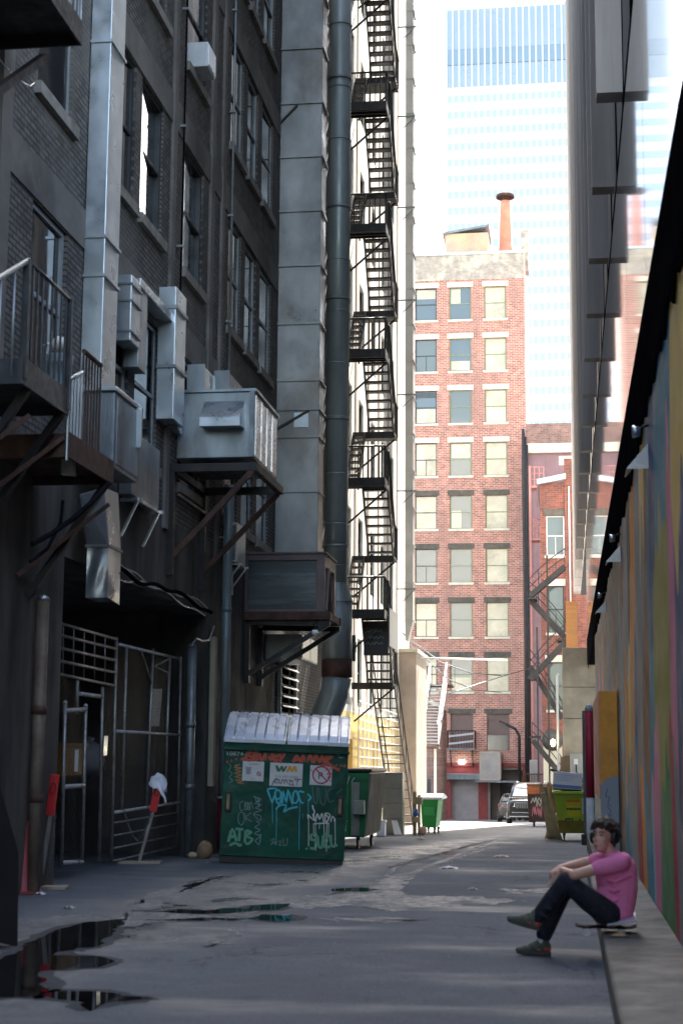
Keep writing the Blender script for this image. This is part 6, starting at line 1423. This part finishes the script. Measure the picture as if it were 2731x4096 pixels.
# small floodlights under the fascia
for i,(x,y) in enumerate(((2150+520*.7655,1600+165*.7655),(2150+393*.7655,1600+722*.7655),(2150+327*.7655,1600+1022*.7655))):
    q=onX(x/K,y/K,XR-.12); t=T('floodlight',['small floodlight highest and nearest under the black fascia','small floodlight second along under the black fascia','small floodlight farthest along under the black fascia'][i],'lamp',q,'small floodlights under the black fascia')
    mb=MB(); mb.lathe(q,[(.002,.03),(.045,.025),(.06,-.05),(.05,-.055),(.002,-.04)],14,axis='x'); B('lamp_head',mb,M['galv'],t)
    mb=MB(); mb.tube([q,q+Vector((.05,0,.05)),q+Vector((.11,0,.06))],.015,6); B('lamp_arm',mb,M['steel_blk'],t)
    # rain shield sheet folded out beside it
    a=q+Vector((0,.5,-.30)); mb=MB(); mb.hull([a+Vector(v) for v in ((.11,-.25,.22),(.11,.25,.22),(-.10,.25,-.02),(-.10,-.25,-.02))],[a+Vector(v) for v in ((.11,-.25,.23),(.11,.25,.23),(-.10,.25,-.01),(-.10,-.25,-.01))]); mb.quad(a+Vector((.11,-.25,.22)),a+Vector((-.10,-.25,-.02)),a+Vector((.11,-.25,-.02)))
    tag(B('rain_shield',mb,mat('clear grey sheet',(.55,.55,.56),.25,.1,.1,4)),['bent clear rain shield under the highest floodlight','bent clear rain shield under the second floodlight','bent clear rain shield under the farthest floodlight'][i],'rain shield')
# ================================================================== CARS
carp=mat('black car paint',(.010,.011,.014),.2,.0,.1,1,rvar=.04,spec=.3); chrome=flat('chrome trim',(.32,.33,.35),.2,1); tyre=flat('tyre rubber',(.015,.015,.016),.8)
cg=glass('car glass',(.05,.07,.09),.03,1.0,1.7)
def loft(mb,st,hw,seg=6):
    """st: list of (y, zlow, zhigh, halfwidth) -> rounded body shell"""
    rings=[]
    for (y,zl,zh,w) in st:
        ring=[]
        for (fx,fz) in ((-1,.0),(-1,.35),(-1,.62),(-.97,.82),(-.90,.95),(-.72,1),(-.35,1.01),(0,1.015),(.35,1.01),(.72,1),(.90,.95),(.97,.82),(1,.62),(1,.35),(1,.0)):
            ring.append(Vector((fx*w,y,zl+(zh-zl)*fz)))
        rings.append(ring)
    n=len(rings[0]); o=len(mb.v)
    for r in rings: mb.v+=r
    for i in range(len(rings)-1):
        for j in range(n):
            k=(j+1)%n; mb.f.append([o+i*n+j,o+i*n+k,o+(i+1)*n+k,o+(i+1)*n+j]); mb.sm.append(True); mb.mi.append(0)
    for i in (0,len(rings)-1): mb.f.append([o+i*n+j for j in range(n)]); mb.sm.append(False); mb.mi.append(0)
def wheel(par,x,y,r,z=None):
    mb=MB(); mb.lathe((x,y,r),[(r*.62,-.11),(r*.93,-.115),(r,-.08),(r,.08),(r*.93,.115),(r*.62,.11)],26,axis='x'); w=B('wheel',mb,tyre,par,world=False)
    mb=MB(); mb.lathe((x,y,r),[(.02,-.09),(r*.6,-.10),(r*.62,0),(r*.6,.10),(.02,.09)],20,axis='x'); B('rim',mb,chrome,w,world=False)
def car(label,loc,rz,kind,paint_):
    t=T('parked_car' if kind=='sedan' else 'parked_suv',label,'car',loc,rz=rz); LOC[t.name]=Vector((0,0,0))
    if kind=='suv':
        hw,L,H,bel=.97,4.7,1.74,1.08; nose=-L/2
        st=[(nose,.42,.86,.80),(nose+.06,.32,.98,.90),(nose+.35,.24,1.04,.96),(nose+1.2,.22,1.10,.97),(nose+1.5,.22,1.12,.97),(L/2-.4,.24,1.14,.97),(L/2-.05,.35,1.08,.92),(L/2,.45,1.0,.85)]
        cab=[(nose+1.15,1.08,1.12,.86),(nose+1.95,1.08,1.66,.80),(nose+2.5,1.08,1.74,.78),(L/2-.75,1.08,1.70,.76),(L/2-.12,1.05,1.14,.80)]
        wr=.37
    else:
        hw,L,H,bel=.92,4.7,1.45,.95; nose=-L/2
        st=[(nose,.40,.80,.78),(nose+.06,.30,.96,.87),(nose+.3,.24,1.02,.91),(nose+1.0,.20,1.04,.92),(L/2-1.5,.20,.98,.92),(L/2-.3,.22,.86,.90),(L/2-.03,.3,.72,.85),(L/2,.4,.62,.8)]
        cab=[(nose+.75,.98,1.03,.80),(nose+1.45,.98,1.38,.70),(nose+2.0,.98,1.45,.68),(nose+2.7,.98,1.42,.70),(nose+3.4,.95,1.02,.80)]
        wr=.33
    mb=MB(); loft(mb,st,hw); B('body',mb,paint_,t,world=False)
    mb=MB(); loft(mb,cab,hw); cb_=B('cabin',mb,paint_,t,world=False)
    (ya,_,za,wa),(yb,_,zb,wb)=cab[0],cab[1]
    mb=MB(); e=.012
    mb.hull([(-wa*.86,ya+.04,za+.03),(wa*.86,ya+.04,za+.03),(wb*.80,yb-.02,zb-.07),(-wb*.80,yb-.02,zb-.07)],[(-wa*.86,ya+.04-.03,za+.05),(wa*.86,ya+.04-.03,za+.05),(wb*.80,yb-.05,zb-.05),(-wb*.80,yb-.05,zb-.05)]); B('windscreen' if kind=='suv' else 'rear_window',mb,cg,t,world=False)
    for s in (-1,1):
        mb=MB(); (y2,_,z2,w2),(y3,_,z3,w3)=cab[2],cab[3]
        mb.hull([(s*(wa*.99),yb-.30,bel+.09),(s*(w3+.075),y3+.05,bel+.09),(s*(w3+.015),y3,z3-.10),(s*(w2*.985+.015),yb+.12,z2-.14)],[(s*(wa*.99+.012),yb-.30,bel+.09),(s*(w3+.087),y3+.05,bel+.09),(s*(w3+.027),y3,z3-.10),(s*(w2*.985+.027),yb+.12,z2-.14)]); B('side_window',mb,cg,t,world=False)
    for y in (nose+.90,L/2-.85):
        for s in (-1,1): wheel(t,s*(hw-.10),y,wr)
    if kind=='suv':
        mb=MB(); mb.box(-.55,.55,nose-.02,nose+.12,.66,.90); g=B('grille',mb,flat('grille black',(.01,.01,.012),.35),t,bevel=.03,world=False)
        mb=MB()
        for i in range(14): mb.box(-.5+.075*i,-.48+.075*i,nose-.032,nose-.02,.68,.88)
        mb.box(-.56,.56,nose-.03,nose-.015,.90,.925); B('grille_bars',mb,chrome,g,world=False)
        for s in (-1,1):
            mb=MB(); mb.hull([(s*.58,nose+.0,.74),(s*.86,nose+.10,.76),(s*.90,nose+.28,.92),(s*.58,nose+.05,.90)],[(s*.58,nose-.03,.74),(s*.87,nose+.05,.76),(s*.93,nose+.24,.92),(s*.58,nose+.0,.90)]); B('headlight',mb,flat('headlamp lens',(.42,.44,.46),.1),t,world=False)
            mb=MB(); mb.hull([(s*.90,nose+1.35,1.10),(s*1.10,nose+1.38,1.10),(s*1.10,nose+1.38,1.24),(s*.92,nose+1.35,1.22)],[(s*.90,nose+1.47,1.10),(s*1.10,nose+1.45,1.10),(s*1.10,nose+1.45,1.24),(s*.92,nose+1.47,1.22)]); B('wing_mirror',mb,paint_,t,world=False)
        mb=MB(); mb.box(-.80,.80,nose-.04,nose+.10,.30,.36); mb.box(-.7,.7,nose-.03,nose+.08,.48,.52); B('bumper_trim',mb,chrome,t,bevel=.012,world=False)
        mb=MB(); mb.box(-.72,.72,nose-.012,nose+.08,.37,.475); B('lower_intake',mb,flat('intake black',(.01,.01,.01),.6),t,world=False)
        mb=MB(); mb.box(-.88,.88,nose+.5,nose+1.1,1.075,1.105); B('bonnet_crease',mb,paint_,t,bevel=.015,world=False)
        for s in (-.6,.6):
            mb=MB(); mb.tube([(s,nose+2.0,1.70),(s,nose+2.2,1.78),(s,L/2-1.0,1.76),(s,L/2-.85,1.69)],.02,8); B('roof_rail',mb,chrome,t,world=False)
    else:
        for s in (-1,1):
            mb=MB(); mb.hull([(s*.45,nose-.02,.76),(s*.84,nose+.02,.74),(s*.90,nose+.22,.92),(s*.45,nose+.03,.90)],[(s*.45,nose+.08,.76),(s*.82,nose+.1,.74),(s*.86,nose+.26,.92),(s*.45,nose+.1,.90)]); B('tail_light',mb,flat('red lens',(.55,.02,.02),.15),t,world=False)
        mb=MB(); mb.box(-.26,.26,nose-.03,nose+.06,.60,.72); B('number_plate',mb,flat('plate',(.7,.7,.7),.5),t,world=False)
        mb=MB(); mb.box(-.8,.8,nose-.03,nose+.1,.34,.42); B('rear_bumper',mb,flat('bumper black',(.02,.02,.02),.5),t,bevel=.02,world=False)
        mb=MB(); mb.tube([(-.55,nose-.04,.30),(-.55,nose+.2,.30)],.05,10); B('exhaust_pipe',mb,chrome,t,world=False)
    return t
xl=onY(1163,1850,70).x
car('black sport utility vehicle facing up the alley beside the rusty dumpster',(xl+.98,70+2.35,gz(70)-.03),R(-1.5),'suv',carp)
xl=onY(1139,1850,84).x
car('dark sedan seen from behind with a red tail light showing',(xl+.93,84+2.35,gz(84.5)-.02),R(1),'sedan',mat('pewter car paint',(.06,.055,.05),.2,.4,.1,1))
# ================================================================== SEATED PERSON
def PQ(zx,zy,Y): return onY(1119.6+.286*zx,1837.3+.286*zy,Y)
YN,YC,YFp=13.40,13.58,13.76                       # near side, middle, far side
pr=T('person','person in a pink t-shirt and dark jeans sitting against the mural wall, wearing headphones','person',(.6,YC,.215))
def ell(mb,c,rx,ry,rz,M3=None,n=16,m=10):
    c=Vector(c)
    def f(u,v):
        p=Vector((rx*math.sin(math.pi*v)*math.cos(2*math.pi*u),ry*math.sin(math.pi*v)*math.sin(2*math.pi*u),rz*math.cos(math.pi*v)))
        return c+(M3@p if M3 else p)
    mb.grid(f,n,m)
def limb(mb,pts,rs,n=12):
    k=4; P_=[];Q=[]
    for i in range(len(pts)-1):
        for j in range(k):
            f=j/k; P_.append(pts[i].lerp(pts[i+1],f)); Q.append(rs[i]+(rs[i+1]-rs[i])*f)
    P_.append(pts[-1]); Q.append(rs[-1]); mb.tube(P_,Q,n)
    for p,r in zip(pts,rs): ell(mb,p,r,r,r,n=12,m=8)
def fused(name,mb,m,par,vox=.008,sm=3,label=None):
    o=B(name,mb,m,par,label); r=o.modifiers.new('fuse','REMESH'); r.mode='VOXEL'; r.voxel_size=vox; r.use_smooth_shade=True
    s=o.modifiers.new('smooth','SMOOTH'); s.factor=.6; s.iterations=sm
    return o
skin=mat('skin',(.62,.36,.27),.5,0,.06,9)
hip=PQ(985,900,YC); chest=PQ(1035,640,YC); neck=PQ(985,430,YC)
headc=PQ(925,295,YC-.02)
Mh=Matrix.Rotation(R(56),3,'Z')@Matrix.Rotation(R(6),3,'Y')     # face turned from -X towards the camera
def H(x,y,z): return headc+Mh@Vector((x,y,z))
body=MB()
ell(body,H(.015,0,.035),.098,.076,.095,Mh); ell(body,H(-.035,0,-.055),.062,.058,.075,Mh); ell(body,H(-.055,0,-.10),.035,.036,.026,Mh)
ell(body,H(-.094,0,-.025),.020,.013,.020,Mh,10,8); ell(body,H(-.082,0,.005),.011,.010,.03,Mh,8,6)      # nose
for s in (-1,1):
    ell(body,H(.015,s*.079,-.01),.02,.010,.032,Mh,10,8); ell(body,H(-.060,s*.04,-.03),.02,.022,.02,Mh,8,6); ell(body,H(-.068,s*.034,.036),.010,.026,.008,Mh,8,6)
ell(body,H(-.094,0,-.068),.011,.022,.006,Mh,8,6); ell(body,H(-.092,0,-.079),.011,.019,.007,Mh,8,6)
limb(body,[H(.02,0,-.06),neck,PQ(1010,480,YC)],[.055,.056,.07])
limb(body,[PQ(1015,500,YC),chest,hip],[.10,.13,.13])
# arms
shN,shF=PQ(1060,500,YN+.02),PQ(960,470,YFp+.0)
elN=PQ(690,605,YN-.02); wrN=PQ(585,560,YC-.02)
elF=PQ(760,505,YFp+.03); wrF=PQ(575,548,YC+.12)
limb(body,[shN,elN,wrN],[.052,.043,.029]); limb(body,[shF,elF,wrF],[.05,.041,.028])
def hand(wr,palm_c,dirv,side,nrm,spread=.019,curl=1.0):
    d=dirv.normalized(); s=side.normalized(); n=nrm.normalized()
    limb(body,[wr,wr.lerp(palm_c,.5),palm_c],[.027,.033,.036],10)
    for i,(off,ln) in enumerate(((-1.5,.068),(-.5,.078),(.5,.074),(1.5,.058))):
        b=palm_c+s*off*spread+d*.022; k1=b+d*ln*.5-n*.006*curl; k2=k1+d*ln*.35-n*.018*curl; k3=k2+d*ln*.25-n*.026*curl
        limb(body,[b,k1,k2,k3],[.0105,.0095,.0085,.007],8)
    b=wr.lerp(palm_c,.45)-s*.028; limb(body,[b,b+d*.03-s*.022-n*.008,b+d*.062-s*.024-n*.018],[.012,.0105,.0085],8)
# far hand hangs over the knee; near hand rests on the far wrist
hand(wrF,PQ(525,600,YC+.07),PQ(512,700,YC)-PQ(535,600,YC+.05),Vector((.25,-1,.1)),Vector((-1,-.2,.2)),.019,-.35)
hand(wrN,PQ(560,590,YC-.04),PQ(555,690,YC-.06)-PQ(572,570,YC-.02),Vector((-.5,-1,0)),Vector((-.9,-.4,.1)),.018,-.3)
# shins above the socks
fused('body',body,skin,pr,.0065,3)
# face details
eyem=flat('eye white',(.30,.28,.26),.4); irm=flat('dark iris',(.02,.015,.012),.2); hairm=mat('dark brown hair',(.034,.019,.013),.55,0,.5,40,bmp=.6)
for s in (-1,1):
    mb=MB(); ell(mb,H(-.0725,s*.034,.010),.007,.012,.005,Mh,10,8); e=B('eye',mb,eyem,pr)
    mb=MB(); ell(mb,H(-.0795,s*.034,.010),.003,.008,.006,Mh,10,8); B('iris',mb,irm,e)
    mb=MB(); mb.tube([H(-.083,s*.014,.032),H(-.083,s*.034,.038),H(-.071,s*.056,.032)],[.004,.005,.003],6); B('eyebrow',mb,hairm,pr)
mb=MB(); ell(mb,H(-.1035,0,-.0735),.004,.019,.004,Mh,10,6); B('mouth',mb,flat('lips',(.34,.12,.10),.5),pr)
# hair: fused cap with tufts
hb=MB(); rr=random.Random(5)
ell(hb,H(.035,0,.065),.105,.092,.088,Mh); ell(hb,H(.075,0,-.01),.062,.084,.10,Mh); ell(hb,H(.075,0,-.085),.045,.065,.05,Mh)
for i in range(260):
    a=rr.uniform(0,2*math.pi); el=rr.uniform(-.45,1.45)
    d=Vector((math.cos(a)*math.cos(el),math.sin(a)*math.cos(el),math.sin(el)))
    if d.x<-.35 and d.z<.50: continue
    if d.x<.1 and d.z<.05: continue
    p=Vector((.03,0,.06))+Vector((d.x*.105,d.y*.088,d.z*.088)); tt=Vector((rr.uniform(-.4,.4),rr.uniform(-.5,.5),-.6)); q1=p+(d*.7+tt*.5)*.034; q2=q1+(tt+d*.25)*.042
    hb.tube([H(*p),H(*q1),H(*q2)],[.014,.011,.004],5)
for i in range(16):
    y=-.07+.14*i/15; z=.105-.5*y*y; hb.tube([H(-.040,y,z+.010),H(-.066,y*1.02,z-.015),H(-.073,y+rr.uniform(-.016,.016),z-.038-rr.uniform(0,.020))],[.014,.010,.004],5)
fused('hair',hb,hairm,pr,.006,1)
hpm=flat('headphone black',(.012,.012,.013),.4)
hs=T('headphones','black over ear headphones worn by the seated person','headphones',headc); 
for s in (-1,1):
    mb=MB(); mb.lathe((0,0,0),[(.001,-.02),(.036,-.022),(.045,-.008),(.045,.012),(.036,.02),(.001,.021)],18,axis='y'); mb.v=[H(.018+p.x,s*.100+p.y,-.008+p.z*1.15) for p in mb.v]; B('ear_cup',mb,hpm,hs)
mb=MB(); mb.tube([H(.025,.105*math.cos(a),.02+.145*math.sin(a)) for a in [math.pi*i/14 for i in range(15)]],.010,8); B('headband',mb,hpm,hs)
# t-shirt
sh=MB()
limb(sh,[PQ(1000,475,YC),PQ(1030,560,YC),PQ(1055,700,YC),PQ(1040,860,YC)],[.085,.145,.150,.140],16)
limb(sh,[PQ(1060,560,YC),PQ(1085,700,YC)],[.14,.12],14)
ell(sh,PQ(1005,905,YC),.15,.165,.09); ell(sh,PQ(1015,465,YC),.085,.17,.055)
ell(sh,PQ(960,620,YC),.10,.14,.14); ell(sh,PQ(968,770,YC),.115,.155,.13); ell(sh,PQ(975,840,YC),.12,.158,.09)
limb(sh,[PQ(1080,490,YN+.07),shN,shN.lerp(elN,.47)],[.075,.075,.066],14); limb(sh,[PQ(1000,470,YFp-.06),shF,shF.lerp(elF,.50)],[.075,.072,.063],14)
for i in range(5): limb(sh,[PQ(1150,600+70*i,YN+.06+.03*i),PQ(1010,660+75*i,YN-.005+.015*i),PQ(930,640+70*i,YN+.08)],[.012,.014,.010],8)
shm=mat('pink cotton',(.86,.25,.50),.85,0,.10,6,(.74,.19,.42),.4,.15)
fused('t_shirt',sh,shm,pr,.008,4)
# jeans
jm=mat('dark navy denim',(.010,.012,.024),.85,0,.35,10,bmp=.25)
hipN,hipF=PQ(965,915,YN+.05),PQ(965,915,YFp-.06)
knN,knF=PQ(628,650,YN+.02),PQ(640,665,YFp-.05)
anN=PQ(385,955,YN+.06); anF=PQ(452,1075,YFp-.10)
jb=MB(); ell(jb,PQ(975,905,YC),.155,.175,.105)
limb(jb,[hipN,PQ(800,790,YN+.02),knN],[.105,.092,.074],14); limb(jb,[knN,PQ(520,790,YN+.03),anN],[.074,.072,.056],14)
limb(jb,[hipF,PQ(800,800,YFp-.05),knF],[.105,.092,.072],14); limb(jb,[knF,PQ(545,860,YFp-.08),anF],[.072,.074,.068],14)
for i in range(4): limb(jb,[PQ(560-28*i,760+60*i,YN-.035),PQ(500-30*i,745+58*i,YN-.01)],[.012,.010],8)
fused('jeans',jb,jm,pr,.008,3)
# socks and shoes
sk_=MB(); limb(sk_,[PQ(450,1085,YFp-.10),PQ(428,1155,YFp-.10)],[.050,.045]); fused('sock',sk_,flat('white sock',(.62,.63,.70),.8),pr,.007,2)
sk_=MB(); limb(sk_,[PQ(385,965,YN+.06),PQ(365,985,YN+.06)],[.048,.045]); fused('sock',sk_,flat('white sock ',(.62,.63,.70),.8),pr,.007,2)
upm=mat('olive mesh upper',(.085,.10,.075),.7,0,.25,25); som=flat('dark sole',(.05,.055,.05),.6); orm=flat('orange heel',(.45,.07,.04),.5)
def shoe(heel,toe,upv):
    d=(toe-heel); L=d.length; d.normalize(); u=Vector(upv); u=(u-d*u.dot(d)).normalized(); s=d.cross(u)
    Mx=Matrix((d,s,u)).transposed()
    def Q(x,y,z): return heel+Mx@Vector((x,y,z))
    up_=MB()
    for (x,z,rx,ry,rz) in ((.05,.065,.055,.040,.058),(.09,.075,.06,.042,.055),(.14,.06,.06,.044,.045),(.20,.048,.06,.047,.036),(.25,.042,.045,.042,.028)):
        ell(up_,Q(x*L/.29,0,z),rx,ry,rz,Mx,14,10)
    limb(up_,[Q(.06,0,.09),Q(.055,0,.125)],[.045,.044],12)
    o=fused('shoe',up_,upm,pr,.006,2)
    so=MB(); prof=[(0,.036),(.05,.041),(.12,.038),(.2,.047),(.255,.042),(.287,.022)]
    poly=[(x*L/.29,w) for x,w in prof]+[(x*L/.29,-w) for x,w in reversed(prof)]
    n=len(poly)
    vs=[Q(x,y,0+.012*max(0,(x/L-.75)*4)) for x,y in poly]+[Q(x,y*1.02,.034+.012*max(0,(x/L-.75)*4)) for x,y in poly]
    so.add(vs,[tuple(range(n)),tuple(range(n,2*n))]+[(i,(i+1)%n,n+(i+1)%n,n+i) for i in range(n)]); B('sole',so,som,o,bevel=.006)
    hb_=MB(); ell(hb_,Q(.035,0,.05),.042,.0435,.028,Mx,12,8); ell(hb_,Q(.10,0,.045),.035,.0465,.016,Mx,12,8); B('orange_flash',hb_,orm,o)
    lc=MB()
    for i in range(5): lc.tube([Q(.115+.022*i,-.024,.108-.011*i),Q(.122+.022*i,0,.118-.012*i),Q(.115+.022*i,.024,.108-.011*i)],.004,5)
    B('lace',lc,flat('dark lace',(.03,.035,.03),.7),o)
h=PQ(505,1240,YFp-.10); tt=PQ(225,1246,YFp-.12); h.z=.005; tt.z=.005
shoe(h,tt,(0,0,1))
shoe(PQ(412,1052,YN+.05),PQ(150,985,YN+.02),(-.25,0,1))
# skateboard under the person, notebook and packet on the ledge
sb=T('skateboard','dark skateboard with white wheels under the seated person','skateboard',(.5,YC,.215))
za=.215
a=PQ(700,1000,YC); b=PQ(1190,1000,YC)
bx0,bx1=a.x,b.x-.0
zd=PQ(900,1010,YC).z
mb=MB(); n=16; 
def dk(u,v): return (bx0+(bx1-bx0)*u, YC-.10+.20*v, zd+.035*max(0,(abs(u-.5)-.36)*7)**2*.5)
mb.grid(dk,20,4); mb.grid(lambda u,v:(dk(u,v)[0],dk(u,v)[1],dk(u,v)[2]-.012),20,4); B('deck',mb,flat('black grip deck',(.02,.018,.03),.7),sb)
for x in (bx0+.09,bx1-.12):
    mb=MB(); mb.bar((x,YC-.085,zd-.045),(x,YC+.085,zd-.045),.022); mb.box(x-.025,x+.025,YC-.03,YC+.03,zd-.04,zd-.012); tr=B('truck',mb,M['galv'],sb)
    for s in (-1,1):
        mb=MB(); mb.tube([(x,YC+s*.075-.018,zd-.045),(x,YC+s*.075+.018,zd-.045)],.030,16); B('wheel',mb,flat('white wheel',(.68,.66,.64),.5),tr)
slab('notebook','pale grey notebook lying on the ledge behind the seated person','notebook',[PQ(958,1012,YC-.22),PQ(1185,985,YC-.22),PQ(1185,915,YC+.1),PQ(1060,930,YC+.1)],.014,flat('pale cover',(.55,.56,.64),.4))
q=PQ(1050,1048,YC-.38); t=T('snack_packet','small tan packet lying on the ledge in front of the notebook','packet',q)
q.z=.222
mb=MB(); mb.grid(lambda u,v:(q.x-.06+.12*u,q.y-.035+.07*v,q.z+.018*math.sin(math.pi*u)*math.sin(math.pi*v)+.004),8,6); B('packet_body',mb,mat('tan wrapper',(.42,.27,.10),.5,0,.3,30),t)
mb=MB(); mb.box(q.x-.08,q.x-.058,q.y-.035,q.y+.035,q.z,q.z+.006); mb2=MB(); mb2.box(q.x+.058,q.x+.08,q.y-.035,q.y+.035,q.z,q.z+.006); B('crimp',mb,flat('dark crimp',(.08,.06,.04),.5),t); B('crimp',mb2,flat('dark crimp ',(.08,.06,.04),.5),t)
